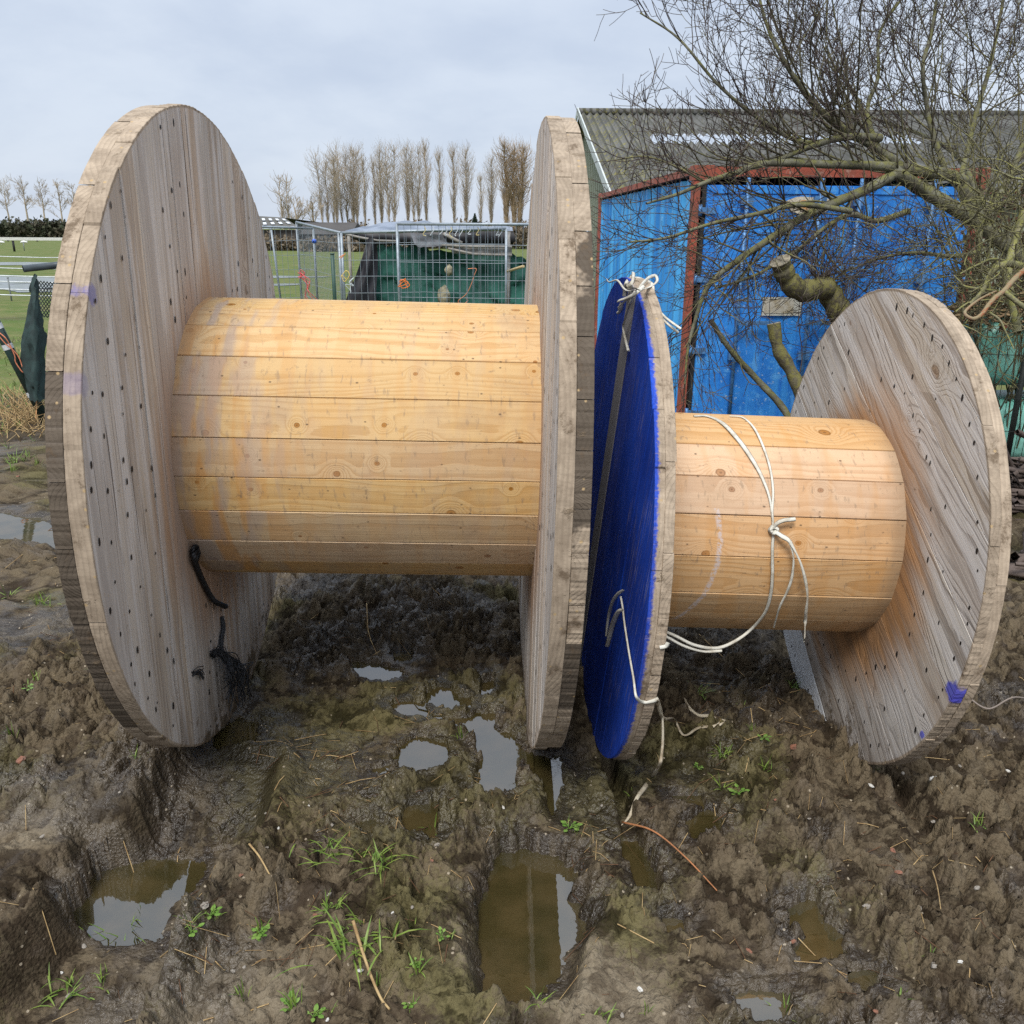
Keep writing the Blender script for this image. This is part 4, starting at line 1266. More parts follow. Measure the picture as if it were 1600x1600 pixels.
# twine and string tied to the fence
def twine(name, label, pts, col, r=0.004, cat='twine', seed=1, strands=1, jit=0.0):
    g = Geo(); rs = np.random.default_rng(seed); r *= 0.72
    P0 = np.asarray(pts, float)
    for k in range(strands):
        q = P0 + (rs.normal(0, jit, P0.shape) if jit else 0) * np.linspace(0.3, 1, len(P0))[:, None]
        g.tube(spline(q, 6), r, 5)
    return tag(g.build(name, simple(name + '_mat', col, 0.7, 0, 0.3, 40)), label, cat)


Yf = 13.5
fp = lambda px, py, Y=Yf: PY(px, py, Y)
twine('twine', 'orange twine knotted round the tall fence post', [fp(624, 440), fp(634, 436), fp(622, 448), fp(638, 442), fp(626, 437), fp(628, 450), fp(640, 446), fp(632, 438), fp(637, 450)], (0.75, 0.19, 0.03), 0.009)
twine('twine', 'orange twine hanging down the mesh in a long line with a loop at its foot', [fp(731, 420), fp(744, 420), fp(741, 430), fp(736, 445), fp(728, 460), fp(716, 470), fp(722, 476), fp(731, 470), fp(727, 465)], (0.66, 0.24, 0.12), 0.008)
twine('twine', 'red and pink twine bundle tied to the far fence post', [fp(466, 433, 16), fp(476, 430, 16), fp(470, 424, 16), fp(474, 436, 16), fp(482, 446, 16), fp(486, 462, 16), fp(497, 478, 16)], (0.72, 0.13, 0.13), 0.008, strands=4, jit=0.05, seed=3)
twine('twine', 'yellow twine looped on the corner post of the fence', [fp(533, 432, 14), fp(541, 423, 14), fp(546, 430, 14), fp(538, 440, 14), fp(534, 430, 14), fp(540, 436, 14)], (0.72, 0.52, 0.14), 0.009)
twine('twine', 'white plastic strings hanging beside the corner post', [fp(552, 434, 14), fp(547, 442, 14), fp(553, 448, 14), fp(547, 444, 14), fp(550, 456, 14)], (0.6, 0.65, 0.66), 0.008, strands=2, jit=0.03)
twine('twine', 'short orange tie high on the corner post', [fp(530, 402, 14), fp(538, 398, 14), fp(532, 404, 14), fp(540, 396, 14)], (0.7, 0.26, 0.08), 0.009)
rs = np.random.default_rng(5)
for k in range(11):
    px = [663, 676, 690, 697, 704, 713, 721, 733, 746, 777, 783][k]
    py = 357 + (px - 660) * 0.008
    pts = [fp(px, py - 3), fp(px + 2, py + 2), fp(px - 2, py + 7 + rs.uniform(0, 3)), fp(px + rs.uniform(-4, 4), py + 8 + rs.uniform(0, 7))]
    twine('string', 'short white string dangling from the tent edge', pts, (0.62, 0.66, 0.68) if k % 4 else (0.66, 0.55, 0.25), 0.008, 'string', k)['group'] = 'strings dangling along the tent edge'
g = Geo(); c0 = PY(491, 377, 15.2)
th = np.linspace(0, 2 * math.pi, 13)[:-1]
for q in range(6):
    a = -1.3 + q * 0.52
    rr_ = 0.04 * math.cos(a)
    g.tube([(0, 0.05 * math.sin(a), 0), (0, 0.05 * math.sin(a + .5), 0)], [max(rr_, .002), max(0.04 * math.cos(min(a + .5, 1.5)), .002)], 10)
ob = g.build('insulator', simple('blue_plastic', (0.05, 0.13, 0.55), 0.4)); ob.location = c0; tag(ob, 'small blue plastic insulator on the far fence wire', 'insulator')

# ------------------------------------------------------------------ shelter of tarpaulin and netting
t = NT('grey_tarp'); o = t.obj()
c = t.mix(t.ss(t.noise(o, 2.5, 5, 0.6), 0.4, 0.62), (0.10, 0.125, 0.165), (0.19, 0.22, 0.27))
M_TARP = t.out(c, 0.4, t.bump(t.noise(o, 5, 4, 0.6), 0.5, 0.05), 0.5)
M_BLACKTARP = simple('black_tarp', (0.012, 0.011, 0.014), 0.5, 0, 0.3, 5)
t = NT('green_netting'); o = t.obj(); x_, y_, z_ = t.sep(o)
c = t.mix(t.ss(t.noise(o, 1.6, 5, 0.6), 0.4, 0.62), (0.008, 0.050, 0.038), (0.017, 0.092, 0.068))
c = t.mix(t.m_('MULTIPLY', t.ss(t.noise(o, 7, 4, 0.7), 0.6, 0.7), 0.5), c, (0.05, 0.10, 0.075))
M_NET = t.out(c, 0.75, t.bump(t.noise(o, 6, 4, 0.6), 0.6, 0.04), 0.3)
M_GREYWOOD = simple('grey_lath', (0.28, 0.26, 0.23), 0.85, 0, 0.35, 9)
TY = 16.0
tp = lambda px, py, Y=TY: PY(px, py, Y)
base = tp(680, 400); base[2] = 0
tent = empty('shelter', base, 'low shelter of grey tarpaulin and dark green netting behind the wire fence', 'shelter')
lc = lambda P: np.asarray(P) - base


def sheet(g, rows, mat=0, nu=24, nv=10, wr=0.02, seed=0, both=False):
    """wrinkled sheet through rows of control points"""
    R_ = [spline(r, max(2, nu // (len(r) - 1))) for r in rows]
    n = min(len(r) for r in R_)
    R_ = np.stack([r[np.linspace(0, len(r) - 1, n).astype(int)] for r in R_])
    C_ = np.stack([spline(R_[:, i], max(2, nv // (len(rows) - 1))) for i in range(n)], 1)
    m = C_.shape[0]
    ii, jj = np.meshgrid(np.arange(n), np.arange(m))
    C_ = C_ + (wr * fbm(ii.ravel() * 1.0, jj.ravel() * 1.0 + seed * 50, 4.0, 3, seed).reshape(m, n))[..., None] * np.array([0.3, 1, 0.8])
    i = (np.arange(m - 1)[:, None] * n + np.arange(n - 1)[None]).ravel()
    g.add(lc(C_.reshape(-1, 3)), np.stack([i, i + 1, i + n + 1, i + n], 1), mat, True)


g = Geo()
sheet(g, [[tp(538, 361), tp(600, 363), tp(680, 361), tp(740, 359), tp(802, 360)],
          [tp(575, 352, 16.8), tp(620, 349, 16.8), tp(665, 352, 16.8), tp(730, 354, 16.8), tp(800, 356, 16.8)],
          [tp(600, 352, 18), tp(625, 347, 18), tp(665, 349, 18), tp(720, 353, 18), tp(795, 355, 18)],
          [tp(600, 372, 20), tp(640, 372, 20), tp(690, 372, 20), tp(730, 372, 20), tp(795, 374, 20)]], 0, 28, 12, 0.05, 3)
g.build('roof_sheet', M_TARP, tent)
g = Geo()
sheet(g, [[tp(541, 362), tp(620, 364), tp(700, 362), tp(802, 361)], [tp(548, 372, 15.97), tp(620, 374, 15.97), tp(700, 371, 15.97), tp(806, 374, 15.97)], [tp(570, 383, 16.05), tp(625, 383, 16.05), tp(700, 386, 16.05), tp(800, 381, 16.05)]], 0, 30, 6, 0.03, 5)
g.build('eave_flap', M_BLACKTARP, tent)
g = Geo()
sheet(g, [[tp(588, 384, 16.15), tp(640, 384, 16.15), tp(700, 392, 16.15), tp(760, 398, 16.15), tp(822, 399, 16.15)], [tp(584, 430, 16.0), tp(640, 430, 16.1), tp(700, 430, 16.2), tp(760, 432, 16.1), tp(826, 432, 16.1)], [tp(578, 475, 15.9), tp(640, 476, 16.0), tp(700, 478, 16.05), tp(760, 478, 16.0), tp(828, 478, 16.0)], [tp(576, 520, 15.9), tp(640, 520, 15.95), tp(700, 520, 16.0), tp(760, 520, 15.95), tp(828, 520, 16.0)]], 0, 36, 18, 0.10, 7)
g.build('net_wall', M_NET, tent)
g = Geo()
sheet(g, [[tp(574, 374, 15.8), tp(583, 373, 15.8), tp(590, 376, 15.8)], [tp(560, 420, 15.7), tp(575, 420, 15.7), tp(589, 420, 15.8)], [tp(540, 470, 15.6), tp(562, 475, 15.6), tp(590, 478, 15.7)], [tp(530, 520, 15.6), tp(560, 520, 15.6), tp(592, 520, 15.7)]], 0, 12, 16, 0.06, 9)
g.build('side_sheet', M_BLACKTARP, tent)
for pts, w_ in (([(540, 366), (562, 371), (590, 376), (622, 377)], 0.02), ([(690, 383), (730, 385), (800, 386)], 0.022), ([(700, 388), (740, 397), (800, 399)], 0.02), ([(693, 365), (708, 373), (722, 380)], 0.03)):
    g = Geo(); g.tube([lc(tp(a, b, 15.85)) for a, b in pts], w_, 6, 0, True); g.build('lath', M_GREYWOOD, tent)
g = Geo()
sheet(g, [[tp(704, 386, 15.9), tp(760, 388, 15.9), tp(800, 387, 15.9)], [tp(706, 396, 15.9), tp(760, 398, 15.9), tp(800, 399, 15.9)]], 0, 14, 4, 0.02, 11)
g.build('board', M_GREYWOOD, tent)
g = Geo()
sheet(g, [[tp(640, 366, 15.88), tp(690, 364, 15.88)], [tp(652, 385, 15.86), tp(704, 386, 15.86)]], 0, 10, 6, 0.04, 13)
g.build('torn_sheet', simple('torn_grey_sheet', (0.15, 0.155, 0.17), 0.6, 0, 0.4, 8), tent)
for px in (545, 795):
    g = Geo(); p = tp(px, 362); g.tube([lc((p[0], p[1] - .02, 0)), lc((p[0], p[1] - .02, p[2]))], 0.03, 8, 0, True); g.build('pole', M_GREYWOOD, tent)
for lab, px, py, sx, sy in (('round tan lichened disc hung on the netting', 701, 423, 0.075, 0.09), ('grey stone lump at the foot of the netting', 694, 462, 0.12, 0.15)):
    g = Geo(); p = tp(px, py, 15.75)
    n_ = 14; rows = []
    for a in np.linspace(-1.5, 1.5, 8):
        rows.append(np.stack([sx * math.cos(a) * np.cos(np.linspace(0, 6.283, n_, False)), 0.04 * math.cos(a) * np.sin(np.linspace(0, 6.283, n_, False)), np.full(n_, sy * math.sin(a))], 1))
    V = np.concatenate(rows); V *= 1 + 0.15 * np.random.default_rng(px).normal(0, 1, (len(V), 1))
    i = (np.arange(7)[:, None] * n_ + np.arange(n_)[None]).ravel(); j = (np.arange(7)[:, None] * n_ + (np.arange(n_)[None] + 1) % n_).ravel()
    g.add(V, np.stack([i, j, j + n_, i + n_], 1), 0, True)
    ob = g.build('hanging_disc' if py < 440 else 'stone', simple('tan_lump', (0.30, 0.27, 0.18), 0.9, 0, 0.5, 20)); ob.location = p; tag(ob, lab, 'disc' if py < 440 else 'stone')
g = Geo(); g.tube([PY(793, 424, 13.9), PY(818, 416, 13.0)], 0.02, 6, 0, True); tag(g.build('lath', simple('pale_lath', (0.5, 0.38, 0.2), 0.8)), 'pale split lath sticking through the fence beside the big drum', 'lath')

# ------------------------------------------------------------------ far field
M_FBARN = simple('far_barn_roof', (0.105, 0.10, 0.085), 0.9, 0, 0.2, 1)
M_FLIGHT = simple('far_barn_light', (0.62, 0.64, 0.66), 0.5, 0, 0.1, 1)
M_FWALL = simple('far_barn_wall', (0.10, 0.085, 0.07), 0.9, 0, 0.3, 1)
BY = 80.0
a = PY(378, 336, BY); b = PY(444, 340, BY); e0 = PY(370, 358, BY - 12); e1 = PY(464, 353, BY - 12)
barn = empty('barn', (b[0], BY, 0), 'distant barn with rows of white roof lights beyond the fence', 'barn')
o0 = np.array([b[0], BY, 0])
g = Geo(); A_, B_, C_, D_ = [np.array(q) - o0 for q in (e0, e1, b, a)]
bk = lambda q: q * np.array([1, 0, 1]) + np.array([0, 14, 0]) * 1.0
E0 = np.array([A_[0], 12, A_[2]]); E1 = np.array([B_[0], 12, B_[2]])
g.add([A_, B_, C_, D_, E0, E1], [[0, 1, 2, 3], [3, 2, 5, 4]]); rfb = g.build('roof', M_FBARN, barn)
for r_ in range(2):
    for k in range(7):
        u0 = (k + 0.2) / 7; u1 = (k + 0.62) / 7; v0 = 0.18 + 0.36 * r_; v1 = v0 + 0.2
        pt = lambda u, v: (A_ * (1 - u) + B_ * u) * (1 - v) + (D_ * (1 - u) + C_ * u) * v + np.array([0, -0.05, 0.06])
        g = Geo(); g.add([pt(u0, v0), pt(u1, v0), pt(u1, v1), pt(u0, v1)], [[0, 1, 2, 3]]); g.build('roof_light', M_FLIGHT, rfb)
g = Geo(); lo_ = np.array([A_[0] + .3, A_[1] + .5, 0]); g.box((A_[0] + .3, A_[1] + .4, 0), (B_[0] - .3, 11.5, min(A_[2], B_[2]) - 0.05)); g.build('wall', M_FWALL, barn)
# brick house
M_HBRICK = simple('far_brick', (0.105, 0.065, 0.05), 0.9, 0, 0.2, 0.6); M_HROOF = simple('far_tiles', (0.075, 0.068, 0.062), 0.9, 0, 0.25, 0.8)
HY = 70.0
p0 = PY(472, 395, HY); p1 = PY(545, 395, HY); zr = PY(500, 347, HY)[2]; ze = PY(500, 365, HY)[2]
hs = empty('house', (p0[0], HY, 0), 'low brick house among bushes between the barn and the tent', 'house')
W_ = p1[0] - p0[0]
g = Geo(); g.box((0, 0, 0), (W_, 6, ze)); wl_ = g.build('wall', M_HBRICK, hs)
g = Geo(); g.add([(-.3, -.3, ze - .05), (W_ + .3, -.3, ze - .05), (W_ + .3, 3, zr), (-.3, 3, zr), (-.3, 6.3, ze - .05), (W_ + .3, 6.3, ze - .05)], [[0, 1, 2, 3], [3, 2, 5, 4], [0, 3, 4], [1, 5, 2]]); g.build('roof', M_HROOF, hs)
for k in range(3):
    g = Geo(); xx = W_ * (0.10 + 0.30 * k); g.box((xx, -0.05, ze * .35), (xx + 0.75, -0.01, ze * .85)); wf = g.build('window', simple('white_frame', (0.45, 0.42, 0.42), 0.6), wl_)
# hedge on the far left and brown thickets
M_HEDGE = simple('dark_hedge', (0.035, 0.045, 0.02), 0.9, 0, 0.5, 0.8, col2=(0.06, 0.05, 0.03))


def thicket(name, x0, x1, y0, dy, hfun, n, mat, lab, cat, r=(0.02, 0.05), kind='thing', leaf=0.0, seed=1, up=0.75):
    rs = np.random.default_rng(seed)
    g = Geo()
    for k in range(n):
        bx = rs.uniform(x0, x1); by = y0 + rs.uniform(0, dy)
        hh = hfun(bx) * rs.uniform(0.55, 1.05)
        z0 = hh * rs.uniform(0, 0.55) if leaf else 0.0
        p = np.array([bx, by, z0]); d = np.array([rs.normal(0, 0.35), rs.normal(0, 0.35), up])
        q = p + d / np.linalg.norm(d) * (hh - z0)
        g.tube([p, (p + q) / 2 + rs.normal(0, 0.06, 3) * hh * .3, q], [rs.uniform(*r), rs.uniform(*r) * .8, r[0] * .4], 3)
        if leaf:
            for _ in range(5):
                c = p + (q - p) * rs.uniform(0, 1) + rs.normal(0, leaf, 3)
                a_ = rs.normal(0, 1, 3); a_ /= np.linalg.norm(a_); b_ = np.cross(a_, rs.normal(0, 1, 3)); b_ /= np.linalg.norm(b_)
                g.add([c - a_ * leaf, c + b_ * leaf * .6, c + a_ * leaf, c - b_ * leaf * .6], [[0, 1, 2, 3]])
    o_ = g.build(name, mat)
    return tag(o_, lab, cat, None, None if kind == 'thing' else kind)


HYY = 118.0
hl = PY(-60, 352, HYY); hr = PY(330, 352, HYY)
thicket('hedge', hl[0], hr[0], HYY, 2.5, lambda q: 2.35, 2600, M_HEDGE, 'long clipped dark hedge across the far side of the field', 'hedge', (0.03, 0.07), leaf=0.28, seed=4)
M_BROWN = simple('winter_brush', (0.20, 0.155, 0.10), 0.95, 0, 0.45, 0.5)
for k, (x0, x1, Y, top_, n, lab) in enumerate(((400, 475, 66, 368, 420, 'brown winter bushes below the distant barn'), (468, 560, 64, 372, 420, 'reddish brown bushes in front of the low brick house'), (540, 660, 74, 345, 700, 'tangle of bare bushes behind the grey tarpaulin'), (650, 850, 76, 344, 900, 'brown thicket behind the shelter, near the round poplar'))):
    a = PY(x0, 380, Y); b = PY(x1, 380, Y); hz = PY(x0, top_, Y)[2]
    thicket('bush', a[0], b[0], Y, 4, lambda q, hz=hz: hz * (0.85 + 0.25 * math.sin(q * 1.3)), n, M_BROWN, lab, 'bush', (0.02, 0.05), leaf=0.16, seed=20 + k)
g = Geo(); rs = np.random.default_rng(8); c0 = PY(742, 352, 72); c0[2] = 0
for k in range(500):
    hh = rs.uniform(0.15, 1.0); ra = (1 - hh) * 1.0 + .05; a_ = rs.uniform(0, 6.28)
    z_ = hh * PY(742, 334, 72)[2]
    p = np.array([0, 0, z_]); q = np.array([ra * math.cos(a_), ra * math.sin(a_), z_ - 0.12 + 0.2 * rs.uniform()])
    g.tube([p, q], [0.06, 0.02], 3)
g.tube([(0, 0, 0), (0, 0, PY(742, 333, 72)[2])], [0.12, 0.02], 6)
ob = g.build('conifer', simple('conifer_green', (0.02, 0.035, 0.018), 0.9, 0, 0.4, 2)); ob.location = c0; tag(ob, 'small dark conifer above the tent roof', 'tree')

# ------------------------------------------------------------------ poplars and far trees
t = NT('far_twigs'); o = t.obj()
c = t.mix(t.ss(t.noise(o, 0.7, 4), 0.4, 0.6), (0.42, 0.345, 0.255), (0.32, 0.265, 0.20))  # paled bark tones: the distance haze is painted into the colour
M_FTWIG = t.out(c, 0.95, None, 0.1)
t = NT('dense_twigs'); o = t.obj()
c = t.mix(t.ss(t.noise(o, 0.9, 4), 0.4, 0.6), (0.40, 0.295, 0.19), (0.30, 0.22, 0.14))
M_DTWIG = t.out(c, 0.95, None, 0.1)


def poplar(hgt, width, n, seed, stems=1, r=0.027, low=0.12, sub=2):
    """upright bare poplar: stems (trunk) and steeply rising branches (crown)"""
    rs = np.random.default_rng(seed)
    tr = Geo(); cr = Geo()
    for s in range(stems):
        off = (s - (stems - 1) / 2) * width * 0.16
        lean = (s - (stems - 1) / 2) * width * 0.10
        zs = np.linspace(0, 1, 9)
        hh = hgt * (1 - 0.10 * rs.uniform() * (s > 0))
        path = np.stack([off + lean * zs + rs.normal(0, 0.06, 9), rs.normal(0, 0.12, 9), zs * hh], 1)
        tr.tube(path, 0.12 * (1 - zs) ** 0.8 / stems ** 0.4 + 0.035, 5)
        for k in range(n // stems):
            z = rs.uniform(low, 0.96)
            i = z * 8; a = path[int(i)] + (path[min(int(i) + 1, 8)] - path[int(i)]) * (i % 1)
            L = hgt * (0.08 + 0.20 * (1 - z)) * rs.uniform(0.6, 1.2)
            az_ = rs.uniform(0, 6.283)
            spread = width * 0.5 * rs.uniform(0.25, 1.0) * (0.22 + 0.78 * math.sin(math.pi * min(1, (1 - z) * 1.25) ** 0.8))
            e = a + np.array([spread * math.cos(az_), spread * math.sin(az_), L])
            m = a + np.array([spread * .62 * math.cos(az_), spread * .62 * math.sin(az_), L * 0.42]) + rs.normal(0, 0.06, 3)
            cr.tube([a, m, e], [r, r * 0.75, r * 0.35], 3)
            for q in range(sub):
                u = rs.uniform(0.3, 0.9); b0 = (a + (m - a) * u) if u < .5 else (m + (e - m) * u)
                cr.tube([b0, b0 + np.array([rs.normal(0, .3), rs.normal(0, .3), rs.uniform(0.5, 1.2)]) * hgt / 14], [r * 0.55, r * 0.25], 3)
    return tr, cr


PVAR = []
for hgt, wd, n, st_ in ((14.5, 4.4, 260, 1), (14.5, 6.4, 420, 3), (14.5, 3.4, 180, 1), (14.5, 5.2, 320, 2)):
    PVAR.append(poplar(hgt, wd, n, 100 + len(PVAR), st_))
PSRC = {}
# (place along the row, top, kind, distance)
ROW = [(507, 239, 1), (521, 245, 0), (538, 227, 1), (551, 235, 3), (567, 248, 2), (583, 252, 2), (592, 232, 0), (609, 228, 3), (634, 230, 0), (648, 231, 3), (664, 226, 2), (686, 238, 2), (708, 232, 2), (727, 232, 0), (751, 275, 2), (767, 246, 0)]
ORD = 'first second third fourth fifth sixth seventh eighth ninth tenth eleventh twelfth thirteenth fourteenth fifteenth sixteenth'.split()
rs = np.random.default_rng(33)
for k, (px, py, kd) in enumerate(ROW):
    Y = 150 + rs.uniform(-6, 6)
    p = PY(px, py, Y)
    lab = f'bare poplar, {ORD[k]} in the row counting from the distant barn'
    if kd not in PSRC:
        root = empty('poplar', (0, 0, 0), lab, 'tree', 'row of bare poplars')
        PVAR[kd][0].build('trunk', M_FTWIG, root); PVAR[kd][1].build('crown', M_FTWIG, root)
        PSRC[kd] = root
    else:
        root = copy_tree(PSRC[kd]); root['label'] = lab
    root.location = (p[0], Y, 0)
    s = p[2] / 14.5
    root.scale = (s * rs.uniform(0.85, 1.1), s, s)
    root.rotation_euler = (0, 0, rs.uniform(-0.5, 0.5))
tr, cr = poplar(14.0, 5.6, 1300, 201, 3, 0.035, 0.02, 1)
p = PY(803, 222, 146)
root = empty('poplar', (p[0], 146, 0), 'dense rounded brown poplar at the end of the row, next to the big drum', 'tree')
tr.build('trunk', M_DTWIG, root); cr.build('crown', M_DTWIG, root); root.scale = (p[2] / 14,) * 3


def far_tree(hgt, wd, seed, r=0.05, n0=16):
    rs = np.random.default_rng(seed)
    tr = Geo(); cr = Geo()
    path = np.array([(0, 0, 0), (rs.normal(0, .1), 0, hgt * .3), (rs.normal(0, .2), 0, hgt * .62), (rs.normal(0, .2), 0, hgt * .96)])
    tr.tube(path, [0.24, 0.18, 0.11, 0.03], 6)
    def br(p, d, L, r_, lv):
        pts = [p]; q = p.copy(); dd = d.copy()
        for _ in range(4):
            dd = dd + rs.normal(0, 0.14, 3) + np.array([0, 0, 0.08]); dd /= np.linalg.norm(dd)
            q = q + dd * L / 4; pts.append(q)
        cr.tube(pts, np.linspace(r_, r_ * .4, 5), 3)
        if lv > 0:
            for _ in range(5):
                i = rs.integers(1, 4); e = dd + rs.normal(0, 0.5, 3); e /= np.linalg.norm(e)
                br(pts[i], e, L * rs.uniform(.35, .6), max(r_ * .55, 0.022), lv - 1)
    for k in range(n0):
        z = rs.uniform(0.28, 0.9); i = z / 0.96 * 3
        a = path[min(int(i), 2)] + (path[min(int(i) + 1, 3)] - path[min(int(i), 2)]) * (i % 1)
        az_ = rs.uniform(0, 6.28); d = np.array([math.cos(az_) * .75, math.sin(az_) * .75, 0.75])
        br(a, d / np.linalg.norm(d), wd * .55 * rs.uniform(.6, 1.1) * (1.15 - 0.6 * z), r, 2)
    return tr, cr


FS = None
FAR = [(4, 278, 170), (33, 276, 172), (60, 281, 170), (88, 280, 171), (112, 283, 170), (140, 285, 173)]
for k, (px, py, Y) in enumerate(FAR):
    p = PY(px, py, Y)
    lab = f'leafless tree behind the hedge, {ORD[k]} of the far row counting from the open field side'
    if k in (0, 3):
        root = empty('tree', (0, 0, 0), lab, 'tree', 'far row of leafless trees')
        tr, cr = far_tree(11, 6.5, 300 + k); tr.build('trunk', M_FTWIG, root); cr.build('crown', M_FTWIG, root); FS = root
    else:
        root = copy_tree(FS); root['label'] = lab
    root.location = (p[0], Y, 0); s = p[2] / 11; root.scale = (s, s, s); root.rotation_euler = (0, 0, k * 1.7)
for k, (px, py, Y, wd, lab) in enumerate(((441, 273, 120, 3.6, 'slender bare tree rising behind the distant barn'), (458, 312, 110, 5.0, 'small rounded bare tree beside the distant barn'), (486, 313, 115, 4.5, 'low bare tree between the barn and the poplars'))):
    p = PY(px, py, Y)
    if k == 0:
        tr, cr = poplar(p[2], 4.0, 120, 411, 2, 0.035)
    else:
        tr, cr = far_tree(p[2], wd, 420 + k, 0.035, 14)
    root = empty('tree', (p[0], Y, 0), lab, 'tree'); tr.build('trunk', M_FTWIG, root); cr.build('crown', M_FTWIG, root)

# water lying on the field, white rail, electric fence, birds
t = NT('field_water'); nd = t.noise(t.obj(), 3, 2)
M_FWAT = t.out(t.mix(t.ss(nd, .4, .6), (0.09, 0.11, 0.07), (0.12, 0.13, 0.12)), 0.2, None, 0.4)
rs = np.random.default_rng(17)
for k, (px, py, w_, hgt) in enumerate(((30, 413, 140, 2.4), (45, 437, 120, 6), (20, 448, 120, 5), (75, 455, 60, 3), (455, 433, 60, 1.5), (430, 445, 40, 1.5))):
    pts = []
    for a_ in np.linspace(0, 2 * math.pi, 29)[:-1]:
        pts.append(PG(px + w_ * math.cos(a_) * (1 + .12 * math.sin(5 * a_ + k)), py + hgt * math.sin(a_) * (1 + 0.35 * math.sin(3 * a_ + 2 * k)), 0.0))
    pts = np.array(pts)
    pts[:, 2] = 0.012
    g = Geo(); g.add(pts, [list(range(28))[::-1]]); o_ = g.build('field_water', M_FWAT)
    tag(o_, 'shallow flood water lying on the grass field', 'water', 'flood water on the field', 'structure')
M_WHITE = simple('white_paint', (0.62, 0.61, 0.57), 0.6)
Yr = 100.0
g = Geo(); a = PY(-80, 372.5, Yr); b = PY(330, 373.5, Yr)
rail = empty('rail_fence', (a[0], Yr, 0), 'long white board rail in front of the far hedge', 'fence')
g.box((0, 0, a[2] - 0.16), (b[0] - a[0], 0.06, a[2] + 0.16)); g.build('rail', M_WHITE, rail)
pm = None
for k in range(9):
    if pm is None:
        g = Geo(); g.box((-0.07, 0.061, 0), (0.07, 0.2, a[2] + 0.1)); pm = g.build('post', simple('dark_post', (0.07, 0.06, 0.05), 0.9), rail)
    else:
        c = pm.copy(); COL.objects.link(c); c.parent = rail; c.location = ((b[0] - a[0]) * k / 9, 0, 0)
M_TAPE = simple('white_tape', (0.68, 0.70, 0.70), 0.6)
M_GPOST = simple('grey_stake', (0.22, 0.24, 0.24), 0.8)
for k, (py, Y, lab) in enumerate(((419, 24, 'highest white electric tape crossing the field'), (431, 22, 'second white electric tape from the top'), (440, 21, 'third white electric tape from the top'), (452, 20, 'fourth white electric tape, above the flood water edge'), (461, 18.5, 'lowest of the field tapes, near the tan strip of grass'), (401, 40, 'thin electric tape in the middle of the far pasture'))):
    g = Geo(); pts = [PY(px, py + 1.2 * math.sin(px * .02) + (px - 40) * 0.01, Y) for px in np.linspace(-120, 250, 9)]
    g.tube(pts, 0.012 if Y < 30 else 0.016, 4); tag(g.build('fence_tape', M_TAPE), lab, 'tape')
for k, (px, py, Y, lab) in enumerate(((12, 433, 20, 'thin grey stake holding the white tapes on the field'), (20, 376, 60, 'dark stake standing in the far pasture'), (36, 378, 62, 'thinner stake beside the dark one in the far pasture'))):
    p = PY(px, py, Y); g = Geo(); g.tube([(0, 0, 0), (0, 0, p[2])], 0.016 if Y < 30 else 0.07 if k == 1 else .03, 6, 0, True)
    g.tube([(0, 0, p[2] * .96), (0, 0, p[2] * .995)], 0.022 if Y < 30 else 0.08 if k == 1 else .035, 6, 0, True)
    o_ = g.build('stake', M_GPOST if k != 1 else simple('dark_stake', (0.02, 0.02, 0.02), .8)); o_.location = (p[0], Y, 0); tag(o_, lab, 'stake')
for k, (px, Y, lab) in enumerate(((3, 82, 'white bird resting at the field side of the dark stake'), (39, 84, 'white bird resting between the dark stake and the drum'))):
    p = PY(px, 385, Y); g = Geo()
    g.tube([(-0.5, 0, 0.28), (-0.3, 0, 0.38), (0, 0, 0.42), (0.28, 0, 0.36), (0.4, 0, 0.33)], [0.04, 0.17, 0.22, 0.13, 0.05], 8)
    g.tube([(0.26, 0, 0.40), (0.40, 0, 0.60), (0.38, 0, 0.80), (0.46, 0, 0.84), (0.58, 0, 0.80)], [0.07, 0.045, 0.05, 0.06, 0.015], 6)
    for yy in (-.07, .07):
        g.tube([(0, yy, 0.25), (0, yy, 0.0)], 0.02, 5)
    o_ = g.build('bird', simple('white_feathers', (0.75, 0.75, 0.72), 0.8)); o_.location = (p[0], Y, 0.0); o_.scale = (0.75, 0.7, 0.55); tag(o_, lab, 'bird')
# ------------------------------------------------------------------ bare trees on the right
def bark(name, a, b, moss, mossamt, scale=9.0):
    t = NT(name); o = t.obj()
    n1 = t.noise(o, scale, 5, 0.65)
    c = t.mix(t.ss(n1, 0.38, 0.62), a, b)
    nz = t.sep(t.n('NewGeometry').outputs['Normal'])[2]
    mk = t.ss(t.m_('ADD', t.noise(o, scale * 2.3, 5, 0.7), t.m_('MULTIPLY', nz, 0.12)), 0.60 - mossamt * .25, 0.72 - mossamt * .25)
    c = t.mix(t.m_('MULTIPLY', mk, 0.85), c, moss)
    return t.out(c, 0.85, t.bump(t.noise(o, scale * 7, 4, 0.7), 0.5, 0.01), 0.2)


